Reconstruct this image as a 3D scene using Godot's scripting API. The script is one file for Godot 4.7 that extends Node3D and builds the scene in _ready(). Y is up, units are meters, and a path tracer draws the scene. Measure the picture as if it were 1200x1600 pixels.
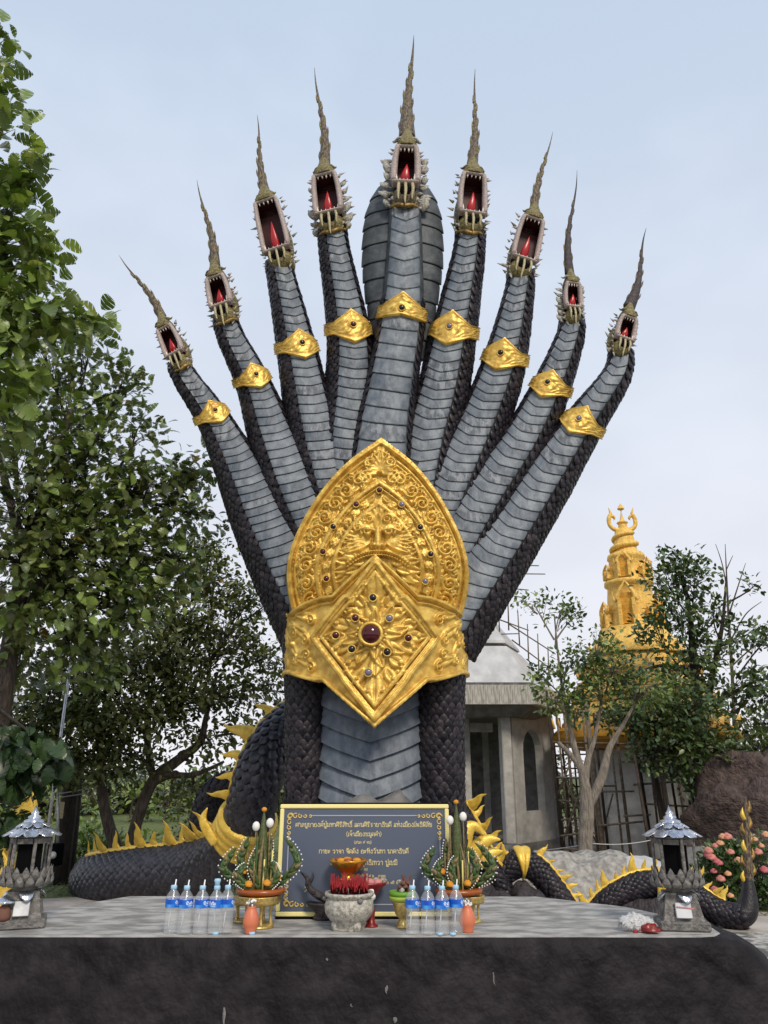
extends Node3D
# A nine-headed naga statue with its altar, a pavilion and a golden tower under construction, and trees around. y is up, metres.

var M := {}
var rng := RandomNumberGenerator.new()
var names := {}


func _ready():
	rng.seed = 77
	setup_view()
	setup_materials()
	build_ground()
	build_platform()
	build_pavilion()
	build_tower()
	build_yard()
	build_statue()
	build_altar()
	build_trees()


func setup_view():
	var cam = Camera3D.new()
	cam.name = "camera"
	cam.fov = 67.25
	cam.near = 0.05
	cam.far = 800.0
	cam.position = Vector3(0, 1.55, 0)
	cam.rotation_degrees = Vector3(19, 0, 0)
	add_child(cam)
	cam.current = true
	var sky_m = ProceduralSkyMaterial.new()
	sky_m.sky_top_color = Color(0.735, 0.81, 0.905)
	sky_m.sky_horizon_color = Color(0.965, 0.96, 0.98)
	sky_m.sky_curve = 0.45
	sky_m.ground_bottom_color = Color(0.40, 0.38, 0.34)
	sky_m.ground_horizon_color = Color(0.72, 0.72, 0.72)
	sky_m.sun_angle_max = 1.0
	# thin high veil, hardly brighter than the sky behind it
	sky_m.sky_cover = noise_texture(0.006, [[0.42, Color(1, 1, 1, 0.0)], [0.85, Color(1, 1, 1, 1.0)]], 1024, FastNoiseLite.TYPE_SIMPLEX_SMOOTH, 5, 21)
	sky_m.sky_cover_modulate = Color(1.0, 0.99, 0.97, 0.09)
	var sky = Sky.new()
	sky.sky_material = sky_m
	var env = Environment.new()
	env.background_mode = Environment.BG_SKY
	env.sky = sky
	env.tonemap_mode = Environment.TONE_MAPPER_LINEAR
	env.tonemap_exposure = 1.0
	env.sdfgi_enabled = true
	env.ssao_enabled = true
	env.ssil_enabled = true
	var we = WorldEnvironment.new()
	we.name = "world_environment"
	we.environment = env
	add_child(we)
	var sun = DirectionalLight3D.new()
	sun.name = "sun"
	sun.light_color = Color(1.0, 0.95, 0.87)
	sun.light_energy = 0.75
	sun.light_angular_distance = 14.0
	sun.shadow_enabled = true
	sun.rotation_degrees = Vector3(-42, 20, 0)
	add_child(sun)


# ---------------------------------------------------------------- naming
func numbered(called: String) -> String:
	var n = names.get(called, 0)
	names[called] = n + 1
	return called if n == 0 else "%s_%03d" % [called, n]


func thing(called: String, label: String, category: String, at: Vector3, group := "") -> Node3D:
	var o = Node3D.new()
	o.name = numbered(called)
	add_child(o, true)
	o.position = at
	o.set_meta("label", label)
	o.set_meta("category", category)
	if group != "":
		o.set_meta("group", group)
	return o


func tag(o: Node, label: String, category: String, group := "") -> Node:
	o.set_meta("label", label)
	o.set_meta("category", category)
	if group != "":
		o.set_meta("group", group)
	return o


func part(called: String, mesh: Mesh, m: Material, parent: Node, at := Vector3.ZERO) -> MeshInstance3D:
	var o = MeshInstance3D.new()
	var key = str(parent.get_instance_id()) + called
	var n = names.get(key, 0)
	names[key] = n + 1
	o.name = called if n == 0 else "%s_%03d" % [called, n]
	o.mesh = mesh
	o.material_override = m
	parent.add_child(o, true)
	o.position = at
	return o


# a part whose mesh is in world coordinates, under a thing that stands at root.position
func wpart(called: String, mesh: Mesh, m: Material, root: Node3D) -> MeshInstance3D:
	return part(called, mesh, m, root, -root.position)


func struct(called: String, mesh: Mesh, m: Material) -> MeshInstance3D:
	var o = MeshInstance3D.new()
	o.name = numbered(called)
	o.mesh = mesh
	o.material_override = m
	o.set_meta("kind", "structure")
	add_child(o, true)
	return o


func copy_of(o: Node3D, at: Vector3, turn: float, label: String) -> Node3D:
	var c = o.duplicate()
	c.name = numbered(str(o.name).rstrip("_0123456789"))
	add_child(c, true)
	c.position = at
	c.rotation.y = turn
	c.set_meta("label", label)
	return c


func many(called: String, mesh: Mesh, m: Material, where: Array, parent: Node, colors = null) -> MultiMeshInstance3D:
	var mm = MultiMesh.new()
	mm.transform_format = MultiMesh.TRANSFORM_3D
	mm.use_colors = colors != null
	mm.mesh = mesh
	mm.instance_count = where.size()
	for i in where.size():
		mm.set_instance_transform(i, where[i])
		if colors != null:
			mm.set_instance_color(i, colors[i])
	var o = MultiMeshInstance3D.new()
	o.name = called
	o.multimesh = mm
	o.material_override = m
	o.set_meta("kind", "stuff")
	parent.add_child(o, true)
	return o


# ---------------------------------------------------------------- materials
func lin(r: float, g: float, b: float) -> Color:
	return Color(r, g, b).linear_to_srgb()


func noise_texture(freq: float, ramp: Array, size := 512, kind := FastNoiseLite.TYPE_SIMPLEX_SMOOTH, octaves := 5, seed_ := 1) -> NoiseTexture2D:
	var n = FastNoiseLite.new()
	n.seed = seed_
	n.noise_type = kind
	n.frequency = freq
	n.fractal_octaves = octaves
	n.fractal_gain = 0.55
	var t = NoiseTexture2D.new()
	t.width = size
	t.height = size
	t.seamless = true
	t.noise = n
	var g = Gradient.new()
	var offs = PackedFloat32Array()
	var cols = PackedColorArray()
	for k in ramp.size():
		offs.append(ramp[k][0])
		cols.append(ramp[k][1])
	g.offsets = offs
	g.colors = cols
	t.color_ramp = g
	return t


var bump_fine: NoiseTexture2D
var bump_coarse: NoiseTexture2D


# base colour wandering between two linear colours, triplanar in the world
func surf(key: String, a: Array, b: Array, rough := 0.8, metal := 0.0, scale := 1.0, bump := 0.0, freq := 0.012, mid := 0.5, wide := 0.22, stretch := Vector3.ONE) -> StandardMaterial3D:
	var m = StandardMaterial3D.new()
	m.resource_name = key
	m.albedo_texture = noise_texture(freq, [[maxf(0.0, mid - wide), lin(a[0], a[1], a[2])], [minf(1.0, mid + wide), lin(b[0], b[1], b[2])]], 512, FastNoiseLite.TYPE_SIMPLEX_SMOOTH, 5, key.hash() % 1000)
	m.uv1_triplanar = true
	m.uv1_world_triplanar = true
	m.uv1_scale = Vector3.ONE * scale * stretch
	m.roughness = rough
	m.metallic = metal
	if bump > 0.0:
		m.heightmap_enabled = true
		m.heightmap_texture = bump_fine
		m.heightmap_scale = bump
	M[key] = m
	return m


func plain(key: String, c: Array, rough := 0.6, metal := 0.0) -> StandardMaterial3D:
	var m = StandardMaterial3D.new()
	m.resource_name = key
	m.albedo_color = lin(c[0], c[1], c[2])
	m.roughness = rough
	m.metallic = metal
	M[key] = m
	return m


func leafy(key: String, back: Array) -> StandardMaterial3D:
	var m = StandardMaterial3D.new()
	m.resource_name = key
	m.vertex_color_use_as_albedo = true
	m.albedo_color = Color.WHITE
	m.roughness = 0.36
	m.backlight_enabled = true
	m.backlight = lin(back[0], back[1], back[2])
	m.cull_mode = BaseMaterial3D.CULL_DISABLED
	M[key] = m
	return m


func setup_materials():
	bump_fine = noise_texture(0.03, [[0.2, Color.BLACK], [0.8, Color.WHITE]], 512, FastNoiseLite.TYPE_SIMPLEX_SMOOTH, 5, 5)
	bump_coarse = noise_texture(0.01, [[0.2, Color.BLACK], [0.8, Color.WHITE]], 512, FastNoiseLite.TYPE_SIMPLEX_SMOOTH, 4, 6)
	surf("gold", [0.50, 0.29, 0.05], [0.90, 0.62, 0.15], 0.42, 0.4, 1.1, 0.2)
	surf("gold_dull", [0.10, 0.06, 0.025], [0.50, 0.31, 0.07], 0.5, 0.35, 2.2, 0.2)
	surf("gold_yellow", [0.70, 0.44, 0.05], [0.88, 0.62, 0.12], 0.42, 0.25, 1.4, 0.2)
	surf("belly", [0.078, 0.098, 0.128], [0.19, 0.218, 0.262], 0.56, 0.0, 0.9, 0.35, 0.013, 0.5, 0.26, Vector3(1.2, 0.8, 1.2))
	surf("belly_pale", [0.108, 0.130, 0.164], [0.245, 0.275, 0.318], 0.58, 0.0, 0.9, 0.35, 0.013, 0.5, 0.26, Vector3(1.2, 0.8, 1.2))
	surf("belly_worn", [0.085, 0.100, 0.125], [0.27, 0.295, 0.335], 0.62, 0.0, 1.3, 0.4, 0.014, 0.5, 0.2, Vector3(1.4, 0.7, 1.4))
	surf("hood", [0.036, 0.044, 0.056], [0.092, 0.105, 0.122], 0.6, 0.0, 0.8, 0.35)
	surf("skin", [0.006, 0.005, 0.007], [0.014, 0.012, 0.016], 0.45, 0.0, 2.0, 0.3)
	surf("scale_a", [0.007, 0.006, 0.009], [0.022, 0.019, 0.026], 0.36, 0.0, 3.0, 0.1)
	surf("scale_b", [0.010, 0.009, 0.014], [0.034, 0.030, 0.040], 0.38, 0.0, 3.0, 0.1)
	surf("scale_c", [0.016, 0.013, 0.018], [0.052, 0.043, 0.052], 0.42, 0.0, 3.0, 0.1)
	surf("coil_a", [0.010, 0.010, 0.016], [0.034, 0.034, 0.048], 0.33, 0.0, 3.0, 0.1)
	surf("coil_b", [0.017, 0.017, 0.026], [0.052, 0.052, 0.070], 0.36, 0.0, 3.0, 0.1)
	surf("olive", [0.085, 0.07, 0.026], [0.32, 0.26, 0.10], 0.55, 0.15, 5.0, 0.3)
	surf("crest", [0.04, 0.028, 0.03], [0.27, 0.205, 0.10], 0.55, 0.1, 4.0, 0.3, 0.012, 0.5, 0.12, Vector3(2.0, 0.6, 2.0))
	surf("crest_dark", [0.022, 0.017, 0.024], [0.085, 0.06, 0.05], 0.55, 0.1, 4.0, 0.3)
	surf("lip", [0.34, 0.27, 0.255], [0.54, 0.45, 0.43], 0.55, 0.0, 6.0, 0.2)
	surf("frill", [0.22, 0.21, 0.185], [0.54, 0.51, 0.46], 0.6, 0.0, 5.0, 0.2)
	plain("tooth", [0.78, 0.72, 0.64], 0.35)
	surf("tusk", [0.30, 0.25, 0.13], [0.55, 0.48, 0.31], 0.45, 0.0, 6.0)
	plain("mouth", [0.05, 0.006, 0.008], 0.6)
	plain("tongue", [0.42, 0.008, 0.014], 0.3)
	plain("gem_dark", [0.008, 0.006, 0.009], 0.08)
	plain("gem_red", [0.06, 0.004, 0.008], 0.08)
	plain("gem_pale", [0.16, 0.15, 0.22], 0.1)
	surf("concrete_top", [0.20, 0.197, 0.19], [0.42, 0.412, 0.40], 0.85, 0.0, 1.3, 0.3, 0.014, 0.46, 0.24, Vector3(0.45, 1.0, 0.9))
	surf("plinth", [0.008, 0.0072, 0.0086], [0.030, 0.0262, 0.0298], 0.62, 0.0, 0.7, 0.9, 0.012, 0.5, 0.32)
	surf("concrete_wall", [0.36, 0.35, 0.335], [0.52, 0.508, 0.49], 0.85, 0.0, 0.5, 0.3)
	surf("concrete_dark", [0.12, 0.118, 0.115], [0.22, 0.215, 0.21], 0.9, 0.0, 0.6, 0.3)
	surf("roof_grey", [0.42, 0.42, 0.43], [0.56, 0.56, 0.57], 0.8, 0.0, 0.4, 0.2)
	surf("fascia", [0.30, 0.28, 0.25], [0.55, 0.53, 0.49], 0.85, 0.0, 1.4, 0.2, 0.012, 0.5, 0.2, Vector3(2.5, 0.4, 2.5))
	surf("pavement", [0.34, 0.30, 0.265], [0.50, 0.455, 0.41], 0.9, 0.0, 0.25, 0.3)
	surf("stained", [0.10, 0.095, 0.09], [0.46, 0.44, 0.41], 0.9, 0.0, 0.35, 0.3, 0.012, 0.45, 0.12)
	surf("grass", [0.06, 0.085, 0.018], [0.15, 0.17, 0.045], 0.95, 0.0, 0.5, 1.0)
	surf("dirt", [0.12, 0.10, 0.075], [0.26, 0.22, 0.17], 0.95, 0.0, 0.4, 0.8)
	surf("mound", [0.20, 0.19, 0.175], [0.46, 0.44, 0.41], 0.9, 0.0, 1.2, 1.0)
	surf("rock_brown", [0.035, 0.023, 0.021], [0.12, 0.085, 0.075], 0.85, 0.0, 0.9, 3.0)
	surf("rock_purple", [0.022, 0.018, 0.022], [0.065, 0.055, 0.062], 0.7, 0.0, 1.2, 1.5)
	surf("tower_gold", [0.66, 0.39, 0.07], [0.92, 0.62, 0.17], 0.65, 0.05, 1.0, 0.6, 0.02)
	surf("tower_orange", [0.50, 0.24, 0.02], [0.75, 0.40, 0.05], 0.6, 0.1, 1.0, 0.4)
	surf("bamboo", [0.09, 0.068, 0.046], [0.22, 0.175, 0.125], 0.8, 0.0, 2.0)
	surf("bark", [0.055, 0.042, 0.033], [0.15, 0.115, 0.092], 0.9, 0.0, 1.5, 1.5, 0.012, 0.5, 0.2, Vector3(3.0, 0.5, 3.0))
	surf("bark_dark", [0.020, 0.016, 0.013], [0.06, 0.046, 0.036], 0.9, 0.0, 1.5, 1.5, 0.012, 0.5, 0.2, Vector3(3.0, 0.5, 3.0))
	surf("bark_pale", [0.17, 0.145, 0.12], [0.34, 0.295, 0.25], 0.9, 0.0, 1.5, 1.0, 0.012, 0.5, 0.2, Vector3(3.0, 0.5, 3.0))
	surf("steel", [0.34, 0.35, 0.37], [0.55, 0.56, 0.58], 0.4, 0.6, 1.5)
	surf("silver", [0.40, 0.42, 0.47], [0.70, 0.72, 0.78], 0.2, 0.95, 3.0, 0.15)
	surf("shrine_grey", [0.10, 0.094, 0.09], [0.24, 0.228, 0.215], 0.6, 0.2, 4.0, 0.3)
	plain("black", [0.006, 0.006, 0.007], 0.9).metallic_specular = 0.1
	surf("lime", [0.06, 0.058, 0.058], [0.24, 0.235, 0.23], 0.9, 0.0, 20.0)
	surf("ceramic", [0.20, 0.185, 0.15], [0.52, 0.50, 0.45], 0.4, 0.0, 6.0, 0.2, 0.012, 0.45, 0.2)
	plain("clay_orange", [0.60, 0.17, 0.085], 0.45)
	plain("red_stick", [0.33, 0.012, 0.016], 0.6)
	plain("red_lacquer", [0.20, 0.012, 0.012], 0.35)
	plain("brass", [0.74, 0.36, 0.05], 0.25, 0.85)
	surf("brass_pale", [0.42, 0.30, 0.09], [0.70, 0.53, 0.20], 0.35, 0.6, 8.0)
	plain("leaf_green", [0.04, 0.085, 0.016], 0.5)
	plain("bowl_green", [0.13, 0.30, 0.025], 0.45)
	plain("bowl_lime", [0.36, 0.48, 0.06], 0.45)
	surf("banana_leaf", [0.03, 0.05, 0.014], [0.12, 0.13, 0.03], 0.5, 0.0, 14.0)
	surf("banana_dry", [0.12, 0.085, 0.035], [0.26, 0.19, 0.08], 0.6, 0.0, 14.0)
	plain("marigold", [0.62, 0.26, 0.015], 0.7)
	plain("amber", [0.30, 0.075, 0.012], 0.3)
	plain("white_flower", [0.78, 0.77, 0.74], 0.7)
	plain("candle_yellow", [0.72, 0.62, 0.22], 0.5)
	plain("stick_brown", [0.16, 0.07, 0.05], 0.8)
	plain("cap_blue", [0.35, 0.58, 0.78], 0.4)
	plain("straw", [0.82, 0.83, 0.86], 0.4)
	var pet = plain("bottle_plastic", [0.9, 0.93, 0.95], 0.08)
	pet.albedo_color.a = 0.13
	pet.transparency = BaseMaterial3D.TRANSPARENCY_ALPHA
	var bag = plain("bag_plastic", [0.85, 0.85, 0.86], 0.35)
	bag.albedo_color.a = 0.5
	bag.transparency = BaseMaterial3D.TRANSPARENCY_ALPHA
	bag.cull_mode = BaseMaterial3D.CULL_DISABLED
	plain("frame_yellow", [0.86, 0.76, 0.32], 0.4)
	plain("sign_gold", [0.66, 0.48, 0.14], 0.5, 0.2)
	plain("sign_silver", [0.36, 0.39, 0.47], 0.5)
	plain("wire", [0.5, 0.5, 0.5], 0.6)
	plain("white_paint", [0.72, 0.72, 0.68], 0.6)
	plain("pink_cloth", [0.55, 0.22, 0.22], 0.7)
	leafy("leaf", [0.22, 0.27, 0.05])
	for k in ["scale_a", "scale_b", "scale_c"]:
		(M[k] as StandardMaterial3D).metallic_specular = 0.38
	(M.plinth as StandardMaterial3D).metallic_specular = 0.25
	leafy("petals", [0.05, 0.03, 0.02])


# ---------------------------------------------------------------- shapes
func begin(smooth := true) -> SurfaceTool:
	var st = SurfaceTool.new()
	st.begin(Mesh.PRIMITIVE_TRIANGLES)
	st.set_smooth_group(0 if smooth else -1)
	return st


func done(st: SurfaceTool) -> ArrayMesh:
	st.generate_normals()
	st.index()
	return st.commit()


func tri(st: SurfaceTool, a: Vector3, b: Vector3, c: Vector3):
	st.add_vertex(a)
	st.add_vertex(b)
	st.add_vertex(c)


func quad(st: SurfaceTool, a: Vector3, b: Vector3, c: Vector3, d: Vector3):
	tri(st, a, b, c)
	tri(st, a, c, d)


# a triangle turned so that its front looks away from mid
func tri_out(st: SurfaceTool, a: Vector3, b: Vector3, c: Vector3, mid: Vector3):
	if (b - a).cross(c - a).dot(a - mid) > 0.0:
		tri(st, a, c, b)
	else:
		tri(st, a, b, c)


func quad_out(st: SurfaceTool, a: Vector3, b: Vector3, c: Vector3, d: Vector3, mid: Vector3):
	tri_out(st, a, b, c, mid)
	tri_out(st, a, c, d, mid)


func box(st: SurfaceTool, mid: Vector3, size: Vector3, turn := Basis(), bevel := 0.0):
	st.set_smooth_group(-1)
	var h = size * 0.5
	var e = minf(bevel, minf(h.x, minf(h.y, h.z)) * 0.9)
	var v = {}
	for sx in [-1, 1]:
		for sy in [-1, 1]:
			for sz in [-1, 1]:
				v[[sx, sy, sz, 0]] = mid + turn * Vector3(sx * h.x, sy * (h.y - e), sz * (h.z - e))
				v[[sx, sy, sz, 1]] = mid + turn * Vector3(sx * (h.x - e), sy * h.y, sz * (h.z - e))
				v[[sx, sy, sz, 2]] = mid + turn * Vector3(sx * (h.x - e), sy * (h.y - e), sz * h.z)
	for s in [-1, 1]:
		quad_out(st, v[[s, -1, -1, 0]], v[[s, 1, -1, 0]], v[[s, 1, 1, 0]], v[[s, -1, 1, 0]], mid)
		quad_out(st, v[[-1, s, -1, 1]], v[[1, s, -1, 1]], v[[1, s, 1, 1]], v[[-1, s, 1, 1]], mid)
		quad_out(st, v[[-1, -1, s, 2]], v[[1, -1, s, 2]], v[[1, 1, s, 2]], v[[-1, 1, s, 2]], mid)
	if e > 0.0:
		for a in [-1, 1]:
			for b in [-1, 1]:
				quad_out(st, v[[a, b, -1, 0]], v[[a, b, 1, 0]], v[[a, b, 1, 1]], v[[a, b, -1, 1]], mid)
				quad_out(st, v[[a, -1, b, 0]], v[[a, 1, b, 0]], v[[a, 1, b, 2]], v[[a, -1, b, 2]], mid)
				quad_out(st, v[[-1, a, b, 1]], v[[1, a, b, 1]], v[[1, a, b, 2]], v[[-1, a, b, 2]], mid)
				for c in [-1, 1]:
					tri_out(st, v[[a, b, c, 0]], v[[a, b, c, 1]], v[[a, b, c, 2]], mid)
	st.set_smooth_group(0)


func box_mesh(size: Vector3, bevel := 0.0, mid := Vector3.ZERO) -> ArrayMesh:
	var st = begin()
	box(st, mid, size, Basis(), bevel)
	return done(st)


# a smooth path through Vector4(x, y, z, radius); side = tangent x toward
func path(ctrl: Array, n: int, toward := Vector3(0, 0, 1)) -> Dictionary:
	var P = PackedVector3Array()
	var R = PackedFloat32Array()
	var m = ctrl.size()
	for i in n + 1:
		var u = float(i) / n * (m - 1)
		var k = mini(int(u), m - 2)
		var f = u - k
		var a: Vector4 = ctrl[maxi(k - 1, 0)]
		var b: Vector4 = ctrl[k]
		var c: Vector4 = ctrl[k + 1]
		var d: Vector4 = ctrl[mini(k + 2, m - 1)]
		var q = 0.5 * (2.0 * b + (c - a) * f + (2.0 * a - 5.0 * b + 4.0 * c - d) * f * f + (3.0 * b - a - 3.0 * c + d) * f * f * f)
		P.append(Vector3(q.x, q.y, q.z))
		R.append(maxf(q.w, 0.0005))
	var T = PackedVector3Array()
	var S = PackedVector3Array()
	var N = PackedVector3Array()
	var L = PackedFloat32Array()
	var run = 0.0
	for i in n + 1:
		var t = (P[mini(i + 1, n)] - P[maxi(i - 1, 0)]).normalized()
		var ref = toward
		if absf(t.dot(ref)) > 0.97:
			ref = Vector3(0.3, 0.1, 0.95).normalized() if absf(t.z) < 0.9 else Vector3(1, 0, 0)
		var s = t.cross(ref).normalized()
		if i > 0 and s.dot(S[i - 1]) < 0.0:
			s = -s
		T.append(t)
		S.append(s)
		N.append(s.cross(t).normalized())
		if i > 0:
			run += P[i].distance_to(P[i - 1])
		L.append(run)
	return {"P": P, "R": R, "T": T, "S": S, "N": N, "L": L, "n": n, "len": run}


func locate(w: Dictionary, s: float) -> Array:
	var L: PackedFloat32Array = w.L
	var n: int = w.n
	var k = clampi(L.bsearch(s) - 1, 0, n - 1)
	var f = clampf((s - L[k]) / maxf(L[k + 1] - L[k], 1e-6), -0.5, 1.5)
	return [w.P[k].lerp(w.P[k + 1], f), lerpf(w.R[k], w.R[k + 1], f), w.T[k].lerp(w.T[k + 1], f).normalized(), w.S[k].lerp(w.S[k + 1], f).normalized(), w.N[k].lerp(w.N[k + 1], f).normalized()]


func nearest_s(w: Dictionary, p: Vector3) -> float:
	var best = 0.0
	var far = 1e9
	for i in w.n + 1:
		var d = w.P[i].distance_squared_to(p)
		if d < far:
			far = d
			best = w.L[i]
	return best


# point on the tube's skin: angle 0 looks along N, +90 degrees along S
func on_skin(fr: Array, a: float, deep: float, off := 0.0) -> Array:
	var nrm = (fr[3] * sin(a) * deep + fr[4] * cos(a)).normalized()
	return [fr[0] + fr[3] * (fr[1] * sin(a)) + fr[4] * (fr[1] * deep * cos(a)) + nrm * off, nrm]


func tube(st: SurfaceTool, w: Dictionary, sides := 12, deep := 1.0, cap := true):
	var n: int = w.n
	var rings = []
	for i in n + 1:
		var ring = PackedVector3Array()
		for k in sides:
			var a = TAU * k / sides
			ring.append(w.P[i] + w.S[i] * (w.R[i] * sin(a)) + w.N[i] * (w.R[i] * deep * cos(a)))
		rings.append(ring)
	for i in n:
		for k in sides:
			var k2 = (k + 1) % sides
			quad(st, rings[i][k], rings[i + 1][k], rings[i + 1][k2], rings[i][k2])
	if cap:
		for k in sides:
			var k2 = (k + 1) % sides
			tri(st, w.P[0], rings[0][k], rings[0][k2])
			tri(st, w.P[n], rings[n][k2], rings[n][k])


func rod(st: SurfaceTool, a: Vector3, b: Vector3, r: float, r2 := -1.0, sides := 8):
	if r2 < 0.0:
		r2 = r
	tube(st, path([Vector4(a.x, a.y, a.z, r), Vector4(b.x, b.y, b.z, r2)], 1), sides)


func rod_mesh(a: Vector3, b: Vector3, r: float, r2 := -1.0, sides := 8) -> ArrayMesh:
	var st = begin()
	rod(st, a, b, r, r2, sides)
	return done(st)


func tube_mesh(ctrl: Array, n: int, sides := 8, deep := 1.0, toward := Vector3(0, 0, 1)) -> ArrayMesh:
	var st = begin()
	tube(st, path(ctrl, n, toward), sides, deep)
	return done(st)


# profile of Vector2(radius, height) from bottom to top, turned round the y axis through mid
func lathe(st: SurfaceTool, prof: Array, sides: int, mid := Vector3.ZERO, squash := Vector2.ONE, lobes := 0, lobe := 0.0):
	var rings = []
	for p in prof:
		var ring = PackedVector3Array()
		for k in sides:
			var a = TAU * k / sides
			var r = p.x * (1.0 + lobe * cos(a * lobes))
			ring.append(mid + Vector3(sin(a) * r * squash.x, p.y, cos(a) * r * squash.y))
		rings.append(ring)
	for i in prof.size() - 1:
		for k in sides:
			var k2 = (k + 1) % sides
			quad(st, rings[i][k], rings[i + 1][k], rings[i + 1][k2], rings[i][k2])
	var last = prof.size() - 1
	for k in sides:
		var k2 = (k + 1) % sides
		if prof[0].x > 0.0005:
			tri(st, mid + Vector3(0, prof[0].y, 0), rings[0][k], rings[0][k2])
		if prof[last].x > 0.0005:
			tri(st, mid + Vector3(0, prof[last].y, 0), rings[last][k2], rings[last][k])


func lathe_mesh(prof: Array, sides := 20, squash := Vector2.ONE, smooth := true, lobes := 0, lobe := 0.0) -> ArrayMesh:
	var st = begin(smooth)
	lathe(st, prof, sides, Vector3.ZERO, squash, lobes, lobe)
	return done(st)


func ball(st: SurfaceTool, mid: Vector3, r: Vector3, sides := 10, rows := 6):
	var prof = []
	for i in rows + 1:
		var a = PI * i / rows - PI / 2
		prof.append(Vector2(cos(a) if i > 0 and i < rows else 0.0, sin(a) * r.y))
	lathe(st, prof, sides, mid, Vector2(r.x, r.z))


func ball_mesh(r: Vector3, sides := 10, rows := 6) -> ArrayMesh:
	var st = begin()
	ball(st, Vector3.ZERO, r, sides, rows)
	return done(st)


# prism between two polygons of the same count, ends closed, walls flat
func loft(st: SurfaceTool, rings: Array, close_bottom := true, close_top := true, smooth := -1):
	st.set_smooth_group(smooth)
	var m = rings[0].size()
	var mid = Vector3.ZERO
	for ring in rings:
		for p in ring:
			mid += p / float(m * rings.size())
	for i in rings.size() - 1:
		for k in m:
			var k2 = (k + 1) % m
			quad(st, rings[i][k], rings[i + 1][k], rings[i + 1][k2], rings[i][k2])
	st.set_smooth_group(-1)
	for e in [[0, close_bottom], [rings.size() - 1, close_top]]:
		if e[1]:
			var c = Vector3.ZERO
			for p in rings[e[0]]:
				c += p / float(m)
			for k in m:
				if e[0] == 0:
					tri(st, c, rings[0][k], rings[0][(k + 1) % m])
				else:
					tri(st, c, rings[e[0]][(k + 1) % m], rings[e[0]][k])
	st.set_smooth_group(0)


# a lump of rock
func rock_mesh(r: Vector3, seed_: int, rough := 0.25, freq := 1.2, sides := 28, rows := 16, bottom := -0.3) -> ArrayMesh:
	var n = FastNoiseLite.new()
	n.seed = seed_
	n.frequency = freq
	n.fractal_octaves = 4
	var st = begin()
	var rings = []
	for i in rows + 1:
		var a = lerpf(-0.35, PI / 2, float(i) / rows)
		var ring = PackedVector3Array()
		for k in sides:
			var b = TAU * k / sides
			var dir = Vector3(cos(a) * sin(b), sin(a), cos(a) * cos(b))
			var q = dir * r
			var f = 1.0 + rough * n.get_noise_3dv(q * 1.0 + Vector3(seed_, 0, 0)) * 1.6
			ring.append(Vector3(q.x * f, maxf(q.y * f, bottom), q.z * f))
		rings.append(ring)
	for i in rows:
		for k in sides:
			var k2 = (k + 1) % sides
			quad(st, rings[i][k], rings[i + 1][k], rings[i + 1][k2], rings[i][k2])
	return done(st)


func sheet(pts: Array, y: float) -> ArrayMesh:
	var flat = PackedVector2Array()
	for p in pts:
		flat.append(p)
	var ids = Geometry2D.triangulate_polygon(flat)
	var st = begin(false)
	for k in range(0, ids.size(), 3):
		var a = Vector3(flat[ids[k]].x, y, flat[ids[k]].y)
		var b = Vector3(flat[ids[k + 1]].x, y, flat[ids[k + 1]].y)
		var c = Vector3(flat[ids[k + 2]].x, y, flat[ids[k + 2]].y)
		tri_out(st, a, b, c, Vector3(a.x, y - 10.0, a.z))
	return done(st)



# ---------------------------------------------------------------- setting
func build_ground():
	var st = begin(false)
	for i in 24:
		for k in 24:
			var x = -300.0 + i * 25.0
			var z = -420.0 + k * 25.0
			quad(st, Vector3(x, 0, z), Vector3(x + 25, 0, z), Vector3(x + 25, 0, z + 25), Vector3(x, 0, z + 25))
	struct("ground", done(st), M.grass)
	struct("pavement", sheet([Vector2(-9, 3), Vector2(9, 3), Vector2(9.5, -9.2), Vector2(6.4, -9.9), Vector2(3.2, -10.8), Vector2(-3.2, -12.0), Vector2(-4.8, -11.4), Vector2(-9, -9.6)], 0.004), M.pavement)
	struct("stained_pavement", sheet([Vector2(1.2, -3.5), Vector2(8.2, -4.0), Vector2(8.4, -8.6), Vector2(5.4, -9.15), Vector2(1.0, -9.0)], 0.008), M.stained)
	struct("construction_dirt", sheet([Vector2(1.4, -10.8), Vector2(4.5, -10.6), Vector2(12, -12.5), Vector2(16, -34), Vector2(0, -34), Vector2(0.6, -14)], 0.006), M.dirt)


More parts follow.
